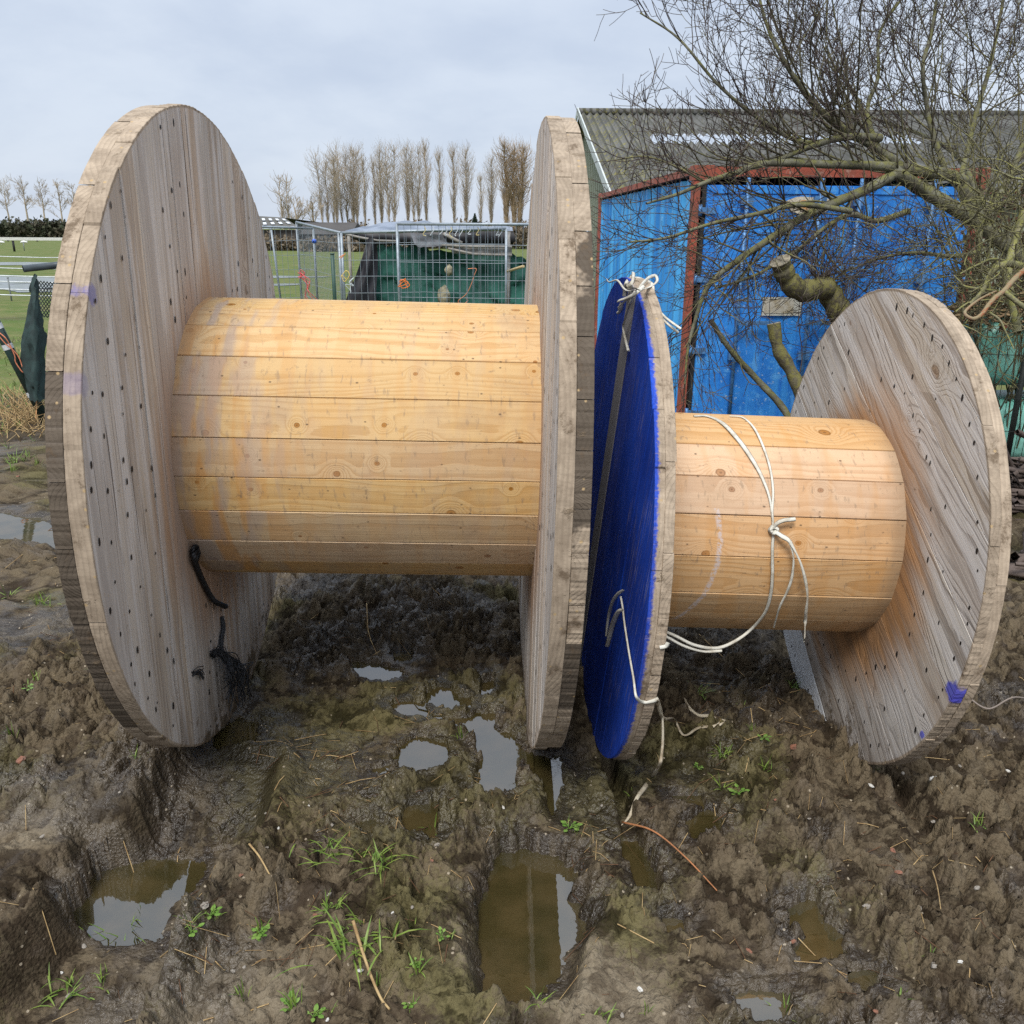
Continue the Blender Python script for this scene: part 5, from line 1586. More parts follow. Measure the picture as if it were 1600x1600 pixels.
M_LIMB = bark('mossy_limb', (0.085, 0.08, 0.055), (0.17, 0.165, 0.115), (0.155, 0.15, 0.05), 0.4)
M_STUB = bark('mossy_stub', (0.07, 0.06, 0.04), (0.13, 0.115, 0.07), (0.17, 0.155, 0.05), 0.55, 14)
M_TWIG = bark('dark_twig', (0.055, 0.041, 0.038), (0.10, 0.078, 0.066), (0.16, 0.155, 0.07), 0.12, 6)
M_TWIG2 = bark('olive_twig', (0.075, 0.066, 0.04), (0.15, 0.135, 0.085), (0.18, 0.17, 0.06), 0.3, 8)
t = NT('cut_wood'); o = t.obj()
c = t.mix(t.ss(t.noise(o, 40, 4), 0.4, 0.6), (0.33, 0.29, 0.21), (0.21, 0.18, 0.13))
M_CUT = t.out(c, 0.85, None, 0.2)
RT = np.random.default_rng(2024)


def grow_twig(g, p, d, L, r, lv, up, stat, wig=0.13, mats=(0, 1)):
    n = 7 if lv > 0 else 4
    pts = [p]; q = p.copy(); dd = d / np.linalg.norm(d)
    rr = np.linspace(r, max(r * 0.36, 0.0014), n)
    for k in range(n - 1):
        dd = dd + RT.normal(0, wig, 3) * np.array([1, 0.8, 1]) + np.array([0, 0, up]); dd /= np.linalg.norm(dd)
        q = q + dd * (L / (n - 1)); pts.append(q)
    pts = np.array(pts)
    ok = pts[:, 1] < 7.4
    if not ok.all():
        pts[:, 1] = np.minimum(pts[:, 1], 7.35 + 0.1 * RT.uniform())
    g.tube(spline(pts, 2) if lv > 1 else pts, np.interp(np.linspace(0, 1, (n - 1) * 2 + 1), np.linspace(0, 1, n), rr) if lv > 1 else rr, 4 if r > 0.005 else 3, mats[0] if r > 0.0042 else mats[1])
    stat[0] += 1
    if lv <= 0:
        return
    m = {3: 4, 2: 4, 1: 3}[lv]
    for k in range(m):
        u = RT.uniform(0.15, 0.97); i = u * (n - 1); i0 = min(int(i), n - 2)
        a = pts[i0] + (pts[i0 + 1] - pts[i0]) * (i - i0)
        tdir = pts[i0 + 1] - pts[i0]; tdir /= np.linalg.norm(tdir)
        side = np.cross(tdir, RT.normal(0, 1, 3)); side /= np.linalg.norm(side)
        ang = RT.uniform(0.5, 1.1)
        e = tdir * math.cos(ang) + side * math.sin(ang)
        grow_twig(g, a, e, L * RT.uniform(0.32, 0.72) * (1.1 - 0.4 * u), max(r * RT.uniform(0.42, 0.62), 0.0018), lv - 1, up, stat, wig, mats)


def limb(pts, r0, r1, n=6):
    P = spline([PD(a, b, d) for a, b, d in pts], n)
    return P, np.linspace(r0, r1, len(P)) * (1 + 0.06 * np.sin(np.arange(len(P)) * 1.9))


tbase = PD(1690, 790, 5.25); tbase[2] = 0
apple = empty('apple_tree', tbase, 'leafless apple tree with long mossy limbs spreading in front of the blue container', 'tree')
LC = lambda P: np.asarray(P) - tbase
LIMBS = [  # points (px, py, depth), r0, r1, twig count, level, up
    ([(1535, 350, 5.2), (1482, 320, 5.15), (1445, 299, 5.1), (1408, 275, 5.0), (1390, 262, 5.0)], 0.044, 0.038, 8, 1, 0.05),
    ([(1505, 284, 5.2), (1480, 273, 5.1), (1442, 268, 5.05), (1408, 262, 5.0), (1360, 259, 4.9), (1300, 257, 4.8), (1200, 255, 4.7), (1150, 270, 4.7), (1105, 284, 4.6), (1060, 303, 4.6), (1010, 318, 4.5)], 0.038, 0.006, 34, 2, 0.10),
    ([(1402, 270, 5.0), (1350, 298, 4.9), (1300, 318, 4.85), (1250, 342, 4.8), (1205, 372, 4.7), (1160, 402, 4.7), (1122, 430, 4.6), (1102, 455, 4.6), (1088, 495, 4.6), (1075, 545, 4.6), (1070, 600, 4.6)], 0.030, 0.005, 40, 2, 0.015),
    ([(1420, 268, 5.0), (1370, 232, 5.0), (1308, 196, 4.9), (1260, 147, 4.8), (1225, 95, 4.7), (1195, 30, 4.7), (1180, -40, 4.7)], 0.026, 0.006, 24, 3, 0.11),
    ([(1330, 212, 4.9), (1255, 222, 4.8), (1185, 185, 4.7), (1120, 130, 4.6), (1060, 60, 4.6), (1000, 20, 4.6)], 0.015, 0.004, 22, 2, 0.12),
    ([(1480, 275, 5.1), (1458, 210, 5.1), (1448, 165, 5.1), (1442, 105, 5.0), (1455, 50, 5.0), (1470, -40, 5.0)], 0.018, 0.008, 17, 3, 0.10),
    ([(1500, 284, 5.2), (1522, 190, 5.3), (1545, 110, 5.3), (1560, 40, 5.4), (1575, -40, 5.4)], 0.018, 0.008, 17, 3, 0.08),
    ([(1385, 255, 5.0), (1362, 205, 5.1), (1356, 165, 5.2), (1372, 120, 5.2), (1375, 50, 5.3), (1415, -10, 5.3)], 0.017, 0.007, 15, 3, 0.10),
    ([(1540, 345, 5.3), (1585, 260, 5.4), (1620, 160, 5.5), (1650, 60, 5.5)], 0.024, 0.010, 22, 3, 0.06),
    ([(1376, 216, 5.0), (1322, 214, 4.9), (1270, 228, 4.8), (1225, 246, 4.8), (1180, 262, 4.7)], 0.024, 0.008, 22, 2, 0.10),
    ([(1330, 330, 4.8), (1250, 320, 4.7), (1180, 335, 4.6), (1110, 350, 4.6), (1040, 372, 4.5), (985, 378, 4.5)], 0.016, 0.005, 30, 2, 0.02),
    ([(1420, 330, 5.0), (1370, 345, 4.9), (1330, 335, 4.9), (1290, 355, 4.8), (1240, 395, 4.8), (1180, 430, 4.7), (1120, 450, 4.7)], 0.018, 0.006, 32, 2, 0.02),
    ([(1540, 330, 5.3), (1500, 250, 5.6), (1450, 215, 5.9), (1380, 190, 6.1), (1300, 160, 6.2)], 0.018, 0.006, 18, 3, 0.07),
    ([(1560, 380, 5.3), (1500, 400, 5.2), (1430, 395, 5.1), (1370, 405, 5.0), (1310, 430, 4.9)], 0.016, 0.004, 30, 2, 0.03),
    ([(1100, 285, 4.6), (1060, 262, 4.6), (1010, 245, 4.6), (960, 250, 4.6)], 0.007, 0.003, 10, 1, 0.04),
    ([(1110, 500, 4.7), (1140, 545, 4.75), (1180, 590, 4.8), (1225, 640, 4.8), (1255, 700, 4.8)], 0.013, 0.022, 4, 1, 0.05),
]
stat = [0]
P, r_ = limb([(1690, 800, 5.25), (1680, 640, 5.25), (1650, 500, 5.25), (1600, 410, 5.25), (1535, 350, 5.2), (1500, 283, 5.2)], 0.06, 0.040)
g = Geo(); g.tube(LC(P), r_, 10); g.build('trunk', M_LIMB, apple)
tw = Geo()
for pts, r0, r1, cnt, lv, up in LIMBS:
    P, r_ = limb(pts, r0, r1)
    g = Geo(); g.tube(LC(P), r_, 8)
    lb = g.build('limb', M_LIMB if r0 > 0.012 else M_TWIG2, apple)
    stat[0] = 0
    n = len(P)
    for k in range(cnt):
        u = RT.uniform(0.12, 1.0); i = u * (n - 1); i0 = min(int(i), n - 2)
        a = P[i0] + (P[i0 + 1] - P[i0]) * (i - i0)
        td = P[i0 + 1] - P[i0]; td /= np.linalg.norm(td)
        sd_ = np.cross(td, RT.normal(0, 1, 3)); sd_ /= np.linalg.norm(sd_)
        if up > 0.05 and sd_[2] < -0.2:
            sd_[2] *= -1
        ang = RT.uniform(0.45, 1.15)
        e = td * math.cos(ang) + sd_ * math.sin(ang)
        rr0 = float(np.interp(u, [0, 1], [r0, r1]))
        L = {3: RT.uniform(0.55, 1.15), 2: RT.uniform(0.3, 0.75), 1: RT.uniform(0.12, 0.35)}[lv]
        grow_twig(tw, LC(a), e, L, min(max(rr0 * 0.35, 0.0032), 0.0068), lv, up, stat)
crown = tw.build('crown', [M_TWIG2, M_TWIG], apple)

# pruned stump tree in front of the container
sbase = PD(1300, 800, 4.72); sbase[2] = 0
stump = empty('pruned_tree', sbase, 'pruned tree with two sawn stubs standing behind the grey flange', 'tree')
LS = lambda P: np.asarray(P) - sbase
P, r_ = limb([(1300, 800, 4.75), (1305, 700, 4.78), (1322, 560, 4.8), (1318, 505, 4.82), (1298, 462, 4.8), (1282, 440, 4.75)], 0.085, 0.058)
g = Geo(); g.tube(LS(P), r_, 12); g.build('trunk', M_STUB, stump)
for pts, r0, r1 in (([(1292, 450, 4.77), (1268, 452, 4.68), (1250, 455, 4.62), (1232, 438, 4.58), (1224, 422, 4.55), (1219, 408, 4.52)], 0.058, 0.050), ([(1285, 720, 4.75), (1262, 640, 4.72), (1236, 580, 4.7), (1216, 545, 4.68), (1209, 506, 4.66)], 0.038, 0.034)):
    P, r_ = limb(pts, r0, r1)
    r_ = r_ * (1 + 0.10 * np.sin(np.arange(len(P)) * 0.9))
    g = Geo(); g.tube(LS(P), r_, 12, 0, False); st_ = g.build('stub', M_STUB, stump)
    g = Geo(); d = P[-1] - P[-2]; d /= np.linalg.norm(d); g.tube([LS(P[-1]) - d * 0.004, LS(P[-1]) + d * 0.004], r_[-1] * 0.97, 14, 0, True); g.build('cut_face', M_CUT, st_)
tw = Geo()
for px, py, d_, n in ((1282, 445, 4.75, 16), (1310, 500, 4.8, 14), (1322, 560, 4.8, 8), (1245, 590, 4.7, 4)):
    for k in range(n):
        a = LS(PD(px + RT.normal(0, 6), py + RT.normal(0, 6), d_))
        e = np.array([RT.normal(0.15, .7), RT.normal(0, .4), RT.uniform(0.1, 1.0)])
        grow_twig(tw, a, e, RT.uniform(0.2, 0.5), 0.004, 2, 0.05, stat)
tw.build('crown', [M_TWIG2, M_TWIG], stump)

# lichen covered shrub with an orange broken branch at the right edge
hb = PD(1640, 800, 4.3); hb[2] = 0
shrub = empty('shrub', hb, 'tangled yellow green shrub with one orange barked branch beside the grey flange', 'shrub')
LH = lambda P: np.asarray(P) - hb
M_ORANGE = bark('orange_bark', (0.30, 0.105, 0.045), (0.27, 0.17, 0.11), (0.25, 0.21, 0.12), 0.6, 22)
M_LICH = bark('lichen_twig', (0.15, 0.145, 0.075), (0.24, 0.22, 0.13), (0.25, 0.245, 0.07), 0.4, 16)
g = Geo(); P, r_ = limb([(1640, 790, 4.3), (1632, 600, 4.25), (1625, 480, 4.2), (1612, 420, 4.15)], 0.04, 0.024); g.tube(LH(P), r_, 9); g.build('trunk', M_LICH, shrub)
g = Geo(); P, r_ = limb([(1615, 415, 4.15), (1598, 424, 4.0), (1582, 439, 3.95), (1569, 454, 3.9), (1556, 464, 3.88), (1545, 476, 3.86), (1533, 492, 3.84), (1520, 498, 3.84), (1508, 491, 3.86), (1511, 483, 3.9), (1530, 468, 3.95), (1556, 455, 4.0)], 0.014, 0.005); g.tube(LH(P), r_, 8); g.build('branch', M_ORANGE, shrub)['label'] = 'bent orange branch'
g = Geo(); P, r_ = limb([(1569, 456, 3.9), (1584, 468, 3.9), (1600, 480, 3.9), (1630, 500, 3.9)], 0.012, 0.011); g.tube(LH(P), r_, 8); g.build('branch', M_LICH, shrub)
for pts, r0, r1 in (([(1610, 420, 4.2), (1575, 412, 4.2), (1550, 425, 4.2), (1535, 455, 4.2), (1515, 475, 4.2)], 0.02, 0.008), ([(1615, 430, 4.3), (1560, 405, 4.3), (1525, 415, 4.3), (1500, 428, 4.3)], 0.008, 0.004), ([(1560, 455, 4.2), (1510, 448, 4.2), (1500, 440, 4.2), (1490, 430, 4.2)], 0.007, 0.003), ([(1545, 488, 3.9), (1562, 500, 3.9), (1572, 520, 3.9), (1584, 545, 3.9)], 0.006, 0.003), ([(1600, 330, 4.6), (1585, 380, 4.6), (1575, 430, 4.5), (1590, 520, 4.4)], 0.02, 0.02), ([(1580, 310, 4.7), (1540, 340, 4.7), (1530, 400, 4.7), (1545, 430, 4.7)], 0.012, 0.007)):
    g = Geo(); P, r_ = limb(pts, r0, r1); g.tube(LH(P), r_, 7); g.build('branch', M_LICH, shrub)
tw = Geo()
for k in range(120):
    a = LH(PD(RT.uniform(1490, 1640), RT.uniform(270, 520), RT.uniform(4.0, 5.0)))
    e = np.array([RT.normal(-0.3, .7), RT.normal(0, .5), RT.normal(0.1, .6)])
    grow_twig(tw, a, e, RT.uniform(0.2, 0.55), RT.uniform(0.003, 0.0055), 2, 0.0, stat, 0.22)
tw.build('crown', [M_LICH, M_TWIG2], shrub)

# red brown leafy bank and brick behind the shrub
M_REDLEAF = simple('dry_bramble_leaf', (0.17, 0.05, 0.03), 0.8, 0, 0.6, 30, col2=(0.10, 0.055, 0.03))
g = Geo(); bb = PD(1610, 800, 5.9); bb[2] = 0
for k in range(2600):
    u = RT.uniform(); px = RT.uniform(1500, 1720); py = RT.uniform(290, 520)
    c = PD(px, py, RT.uniform(5.7, 6.6)) - bb
    a_ = RT.normal(0, 1, 3); a_ /= np.linalg.norm(a_); b_ = np.cross(a_, RT.normal(0, 1, 3)); b_ /= np.linalg.norm(b_)
    s = RT.uniform(0.012, 0.026)
    g.add([c - a_ * s, c + b_ * s * .6, c + a_ * s, c - b_ * s * .6], [[0, 1, 2, 3]], 0 if RT.uniform() < .6 else 1)
for k in range(160):
    a = PD(RT.uniform(1510, 1700), RT.uniform(500, 700), 6.2) - bb; a[2] = max(0, a[2])
    e = np.array([RT.normal(0, .3), RT.normal(0, .3), 1.0]); q = a + e * RT.uniform(0.6, 1.6)
    g.tube([a, (a + q) / 2 + RT.normal(0, .08, 3), q], [0.006, 0.005, 0.003], 4, 1)
ob = g.build('bramble', [M_REDLEAF, M_TWIG2]); ob.location = bb; tag(ob, 'reddish bramble with dry leaves behind the shrub', 'bramble')

# mint green wrapped bales behind wire, dead stems on top
t = NT('mint_wrap'); o = t.obj()
c = t.mix(t.ss(t.noise(o, 3, 4), 0.35, 0.65), (0.17, 0.47, 0.38), (0.26, 0.58, 0.48))
c = t.mix(t.m_('MULTIPLY', t.ss(t.noise(o, 14, 5, 0.75), 0.58, 0.68), 0.6), c, (0.10, 0.22, 0.17))
M_MINT = t.out(c, 0.35, t.bump(t.noise(t.vscale(o, (3, 20, 20)), 1, 3), 0.35, 0.01), 0.5)
for lab, z0, z1, dx in (('mint green wrapped bale on top of the other one', 0.56, 1.04, 0.0), ('mint green wrapped bale on the ground, wet and muddy', 0.02, 0.47, 0.06)):
    g = Geo(); n_ = 40; th = np.linspace(0, 2 * math.pi, n_, False)
    p = PD(1500, 560, 6.3)
    prof = []
    for xx, k_ in ((0, 0.80), (0.03, 0.94), (0.10, 1.0), (0.5, 1.01), (0.9, 1.0), (1.3, 1.0), (1.37, 0.94), (1.4, 0.8)):
        ce, se = np.cos(th), np.sin(th); pw = 0.45
        yy = 0.30 * np.sign(ce) * np.abs(ce) ** pw * k_; zz = (z1 - z0) / 2 * np.sign(se) * np.abs(se) ** pw * k_
        prof.append(np.stack([np.full(n_, xx), yy, zz + (z0 + z1) / 2], 1))
    V = np.concatenate(prof); V[:, 1] += 0.012 * fbm(V[:, 0] * 1.0, V[:, 2] * 1.0, 0.12, 3, 5); 
    i = (np.arange(7)[:, None] * n_ + np.arange(n_)[None]).ravel(); j = (np.arange(7)[:, None] * n_ + (np.arange(n_)[None] + 1) % n_).ravel()
    g.add(V, np.stack([i, j, j + n_, i + n_], 1), 0, True)
    g.f.append((np.array([np.arange(n_)]), 0, False)); g.f.append((np.array([np.arange(n_)[::-1] + 7 * n_]), 0, False))
    ob = g.build('wrapped_bale', M_MINT); ob.location = (p[0] + dx, p[1], 0); tag(ob, lab, 'bale')
M_DWIRE = simple('dark_wire', (0.03, 0.035, 0.03), 0.6, 0.3)
pa = PD(1500, 600, 5.75); pb = PD(1720, 600, 5.75)
fw = empty('wire_fence', (pa[0], pa[1], 0), 'dark wire fence in front of the mint green bales', 'fence')
g = Geo(); LL = pb[0] - pa[0]
for s in np.arange(0, LL, 0.055):
    g.tube([(s, 0, 0), (s + .004, 0, .4), (s, 0, 0.86)], 0.0022, 4)
for z in (0.10, 0.33, 0.55, 0.84):
    g.tube([(0, 0, z), (LL / 2, 0, z - .01), (LL, 0, z)], 0.0022, 4)
g.build('wire_mesh', M_DWIRE, fw)
q = PD(1599, 600, 5.75)[0] - pa[0]
for s in (0.0, q, LL):
    g = Geo(); g.tube([(s, 0.03, 0), (s, 0.03, 0.98)], 0.02, 8, 0, True); g.build('post', M_DWIRE, fw)
# straw and stems over the bales, brush heap at their foot
M_DRY = simple('dry_stem', (0.32, 0.23, 0.12), 0.9, 0, 0.5, 12, col2=(0.16, 0.10, 0.05))
M_BRUSH = simple('brush_stick', (0.065, 0.045, 0.035), 0.85, 0, 0.5, 9, col2=(0.13, 0.10, 0.085))


def heap(name, lab, cat, cx, cy, z0, rx, ry, rz, n, mat, r=(0.004, 0.012), L=(0.2, 0.6), seed=1, flat=0.25, kind=None):
    rs = np.random.default_rng(seed); g = Geo()
    for k in range(n):
        a_ = rs.uniform(0, 6.28); q = math.sqrt(rs.uniform())
        z = z0 + rz * rs.uniform() * (1 - q * q)
        c = np.array([rx * q * math.cos(a_), ry * q * math.sin(a_), z])
        d = np.array([rs.normal(0, 1), rs.normal(0, .8), rs.normal(0, flat)]); d /= np.linalg.norm(d)
        l = rs.uniform(*L); rr = rs.uniform(*r)
        p0 = c - d * l / 2; p1 = c + d * l / 2
        p0[2] = max(p0[2], 0.005); p1[2] = max(p1[2], 0.005)
        g.tube([p0, c + rs.normal(0, .02, 3), p1], [rr, rr * .9, rr * .6], 4)
    o_ = g.build(name, mat); o_.location = (cx, cy, 0)
    return tag(o_, lab, cat, None, kind)


p = PD(1570, 520, 6.0)
heap('dry_stems', 'dry tan stems and leaves lying over the top bale', 'stems', p[0] + .2, p[1], 1.02, 0.7, 0.3, 0.22, 320, M_DRY, (0.003, 0.010), (0.15, 0.5), 4)
p = PG(1640, 800)
heap('brush_pile', 'heap of dark cut sticks on the ground below the bales', 'brush', p[0] + .12, p[1] + 0.1, 0.02, 0.45, 0.5, 0.38, 170, M_BRUSH, (0.007, 0.02), (0.3, 0.8), 6)
p = PG(1625, 905)
heap('brush_pile', 'small scatter of rotten boards beside the grey flange', 'brush', p[0] + .1, p[1], 0.02, 0.3, 0.2, 0.12, 22, M_BRUSH, (0.012, 0.03), (0.25, 0.5), 9)
# ------------------------------------------------------------------ straps and ropes
def strip(g, pts, nrm, width, thick=0.0012, twist=None, mat=0, n=8, fold=0.0, seed=0):
    """a flat band through the points; nrm = facing direction at each point"""
    P = spline(pts, n)
    nn = np.asarray(nrm, float)
    if nn.ndim == 1:
        nn = np.repeat(nn[None], len(pts), 0)
    N_ = np.stack([np.interp(np.linspace(0, len(pts) - 1, len(P)), np.arange(len(pts)), nn[:, k]) for k in range(3)], 1)
    T = np.gradient(P, axis=0); T /= np.linalg.norm(T, axis=1)[:, None] + 1e-12
    Wd = np.cross(T, N_); Wd /= np.linalg.norm(Wd, axis=1)[:, None] + 1e-12
    N_ = np.cross(Wd, T)
    if twist is not None:
        a = np.interp(np.linspace(0, 1, len(P)), np.linspace(0, 1, len(twist)), twist)[:, None]
        Wd, N_ = Wd * np.cos(a) + N_ * np.sin(a), N_ * np.cos(a) - Wd * np.sin(a)
    w = np.broadcast_to(np.asarray(width, float), (len(P),))[:, None] if np.ndim(width) == 0 else np.interp(np.linspace(0, 1, len(P)), np.linspace(0, 1, len(width)), width)[:, None]
    k = thick / 2
    cr = 0.0010
    V = np.concatenate([P - Wd * w / 2 - N_ * k, P - Wd * w * .2 + N_ * (k + cr), P + Wd * w * .2 + N_ * (k + cr * .4), P + Wd * w / 2 - N_ * k, P - N_ * (2 * k)])
    m = len(P); i = np.arange(m - 1)
    f = [np.stack([a * m + i, b * m + i, b * m + i + 1, a * m + i + 1], 1) for a, b in ((0, 1), (1, 2), (2, 3), (3, 4), (4, 0))]
    g.add(V, np.concatenate(f), mat, True)


t = NT('white_strap'); o = t.obj()
c = t.mix(t.ss(t.noise(o, 14, 5, .7), 0.42, 0.66), (0.62, 0.60, 0.52), (0.42, 0.38, 0.30))
M_STRAP = t.out(c, 0.55, t.bump(t.noise(t.vscale(o, (90, 90, 90)), 1, 3), 0.4, 0.003), 0.3)
t = NT('dirty_strap'); o = t.obj()
c = t.mix(t.ss(t.noise(o, 16, 5, .7), 0.40, 0.62), (0.50, 0.44, 0.33), (0.27, 0.215, 0.14))
M_STRAP2 = t.out(c, 0.65, t.bump(t.noise(t.vscale(o, (90, 90, 90)), 1, 3), 0.4, 0.003), 0.25)
CV = -_fw

# strap tied round the small barrel
g = Geo()


def on_barrel(pp, off=0.0035, lift=None):
    P_, N_ = [], []
    for q, (a, b) in enumerate(pp):
        p, n = D2.on_cyl(a, b, D2.r + off + (lift[q] if lift else 0))
        P_.append(p); N_.append(n)
    return np.array(P_), np.array(N_)


P_, N_ = on_barrel([(1084, 650), (1105, 650), (1128, 660), (1150, 682), (1172, 712), (1190, 744), (1203, 780), (1208, 824)])
strip(g, P_, N_, [0.012, 0.017, 0.018, 0.017, 0.015, 0.011, 0.008, 0.006])
P_, N_ = on_barrel([(1140, 650), (1160, 652), (1178, 668), (1192, 696), (1203, 730), (1208, 765), (1207, 800), (1209, 826)])
strip(g, P_, N_, [0.007, 0.008, 0.009, 0.009, 0.008, 0.008, 0.007, 0.006])
# down and under, then forward to the blue flange's rim
P_, N_ = on_barrel([(1209, 826), (1207, 860), (1207, 900), (1204, 930), (1195, 958)])
e1 = [PD(1172, 985, 2.62), PD(1145, 1004, 2.60), PD(1118, 1013, 2.58), PD(1085, 1008, 2.55), PD(1056, 994, 2.55), PD(1035, 985, 2.58)]
Pa = np.concatenate([P_, e1]); Na = np.concatenate([N_, np.repeat(CV[None], 6, 0)])
strip(g, Pa, Na, [0.009, 0.010, 0.011, 0.010, 0.011, 0.010, 0.009])
strip(g, [PD(1128, 1017, 2.58), PD(1100, 1018, 2.57), PD(1070, 1010, 2.55), PD(1045, 997, 2.56), PD(1030, 990, 2.58)], CV, 0.009)
# knot
kn, nk = D2.on_cyl(1209, 828, D2.r + 0.010)
for q in range(4):
    a = q * 1.5
    ax1 = np.cross(nk, [0, 0, 1.0]); ax1 /= np.linalg.norm(ax1); ax2 = np.cross(nk, ax1)
    pts = [kn + 0.010 * (math.cos(b) * ax1 + math.sin(b) * ax2 * (1.0 if q % 2 else 0.6)) + nk * 0.006 * math.sin(b * 2 + a) for b in np.linspace(0, 5.5, 7) + a]
    strip(g, pts, nk, 0.009)
# tails
tl = lambda pp, off: [D2.on_cyl(a, b, D2.r + o_)[0] for (a, b), o_ in zip(pp, off)]
strip(g, tl([(1209, 826), (1214, 818), (1225, 813), (1243, 811)], [.012, .02, .024, .02]), nk, [0.008, 0.012, 0.013, 0.012], twist=[0, .4, .3])
strip(g, tl([(1210, 830), (1222, 838), (1234, 846), (1239, 864), (1240, 882), (1237, 905), (1230, 925), (1218, 950), (1209, 981)], [.012, .024, .028, .026, .022, .02, .018, .02, .02]), nk, [0.012, 0.015, 0.013, 0.009, 0.009, 0.012, 0.010, 0.004], twist=[0, .3, .9, .2, .6, 0])
strip(g, tl([(1234, 846), (1243, 862), (1252, 882), (1259, 908), (1262, 930), (1260, 955), (1258, 975)], [.03, .03, .028, .026, .026, .03, .03]) + [PD(1257, 1000, 2.36)], nk, [0.012, 0.008, 0.010, 0.013, 0.016, 0.013, 0.015], twist=[0, .7, .2, .9, .1, .4])
tag(g.build('strap', M_STRAP), 'white strap knotted round the smaller barrel with hanging tails', 'strap')

# knot of straps over the top of the blue flange
g = Geo()
fx = lambda px, py, off=0.0: D2.on_x(px, py, -D2.t - 0.004 - off)
rimp = lambda px, py, off=0.004: D2.on_cyl(px, py, D2.R + off)[0]
strip(g, [fx(976, 463, .002), fx(977, 451, .003), D2.on_x(980, 441, -D2.t - .006), D2.on_x(986, 436, -0.03), D2.on_x(1000, 436, 0.006), D2.on_x(1018, 443, 0.012), D2.on_x(1020, 470, 0.01)], CV, 0.013)
strip(g, [fx(979, 452, .004), fx(990, 450, .012), fx(1000, 452, .03), D2.on_x(1012, 450, -0.02), D2.on_x(1026, 440, 0.02), D2.on_x(1024, 431, 0.03), D2.on_x(1014, 434, 0.0), D2.on_x(1002, 446, -0.04), D2.on_x(996, 456, -.055)], CV, 0.009, twist=[0, 1, .3, 1])
strip(g, [D2.on_x(1006, 447, -.05), fx(994, 457, .02), fx(982, 464, .03), fx(966, 470, .04)], CV, [0.010, 0.014, 0.015], twist=[.2, .1])
strip(g, [D2.on_x(1002, 448, -.05), fx(990, 461, .02), fx(977, 470, .03), fx(966, 480, .035)], CV, [0.006, 0.008, 0.009])
strip(g, [fx(988, 455, .012), fx(976, 452, .012), fx(964, 438, .02), fx(952, 441, .02), fx(948, 436, .02)], CV, [0.008, 0.006, 0.004], twist=[0, 1, 2])
strip(g, [fx(992, 458, .012), fx(984, 475, .012), fx(978, 495, .01), fx(974, 510, .008), fx(977, 528, .006), fx(982, 548, .004)], CV, [0.006, 0.007, 0.008, 0.010], twist=[0, .6, .1])
strip(g, [D2.on_x(1030, 486, 0.006), D2.on_x(1042, 498, 0.02), D2.on_x(1064, 514, 0.05)], CV, 0.0075)
strip(g, [D2.on_x(1030, 492, 0.006), D2.on_x(1042, 505, 0.02), D2.on_x(1060, 520, 0.05)], CV, 0.0075)
strip(g, [fx(980, 448, .006), D2.on_x(988, 441, -0.05), D2.on_x(990, 426, -0.03), D2.on_x(988, 430, -.02), D2.on_x(984, 440, -.03)], CV, 0.011)
strip(g, [fx(972, 473, .003), fx(969, 484, .004), fx(964, 490, .006)], CV, [0.012, 0.016, 0.008], twist=[0, .5])
tag(g.build('strap', M_STRAP), 'bunch of white straps knotted over the top of the blue flange', 'strap')

# strap threaded through the lower part of the blue flange, tail on the mud
g = Geo()
strip(g, [fx(974, 922, .004), fx(965, 929, .012), fx(957, 942, .016), fx(951, 965, .014), fx(947, 994, .012)], CV, [0.007, 0.013, 0.012, 0.006], twist=[0, .4, .1])
strip(g, [fx(973, 952, .006), fx(966, 957, .014), fx(958, 975, .014), fx(949, 1010, .012)], CV, [0.006, 0.015, 0.017, 0.014], twist=[.2, 0])
strip(g, [fx(970, 932, .004), fx(973, 950, .004), fx(976, 975, .003), fx(983, 1020, .003), fx(990, 1060, .003), fx(994, 1088, .003), rimp(1004, 1097), rimp(1018, 1096), rimp(1029, 1092)], CV, [0.007, 0.006, 0.006, 0.007, 0.010, 0.012])
strip(g, [rimp(1031, 1012), rimp(1040, 1010), rimp(1044, 1004)], CV, 0.011)
gz = lambda px, py, off=0.006: (lambda p: np.array([p[0], p[1], ground_z(p[0], p[1]) + off]))(PG(px, py, 0.01))
tail = [rimp(1028, 1094, .008), PD(1034, 1115, 2.38), PD(1036, 1140, 2.37), PD(1035, 1170, 2.36), PD(1031, 1195, 2.34)]
strip(g, tail + [gz(1020, 1212), gz(1008, 1228), gz(996, 1245), gz(985, 1258), gz(972, 1272)], np.array([CV] * 5 + [(0, -.3, 1)] * 5), [0.008, 0.008, 0.010, 0.012, 0.016, 0.014, 0.004], twist=[0, .5, 0, .8, .2], mat=1)
strip(g, [rimp(1027, 1098, .006), PD(1036, 1122, 2.42), gz(1052, 1143, .02), gz(1068, 1152), gz(1090, 1155), gz(1118, 1156), gz(1128, 1150), gz(1127, 1138), gz(1112, 1124), gz(1090, 1117), gz(1074, 1105), gz(1067, 1082)], np.array([CV] * 2 + [(0, -.3, 1)] * 10), [0.008, 0.010, 0.013, 0.018, 0.013, 0.014, 0.008], twist=[0, .3, .1, .6, .2], mat=1)
tag(g.build('strap', [M_STRAP, M_STRAP2]), 'white strap threaded through the blue flange, its muddy ends trailing on the ground', 'strap')

# black rope ends on the big drum's flange
M_ROPE = simple('black_rope', (0.014, 0.014, 0.016), 0.5, 0, 0.4, 60)
M_FRAY = simple('frayed_rope', (0.03, 0.032, 0.036), 0.6, 0, 0.5, 60)
f1 = lambda px, py, off=0.006: D1.on_x(px, py, off)


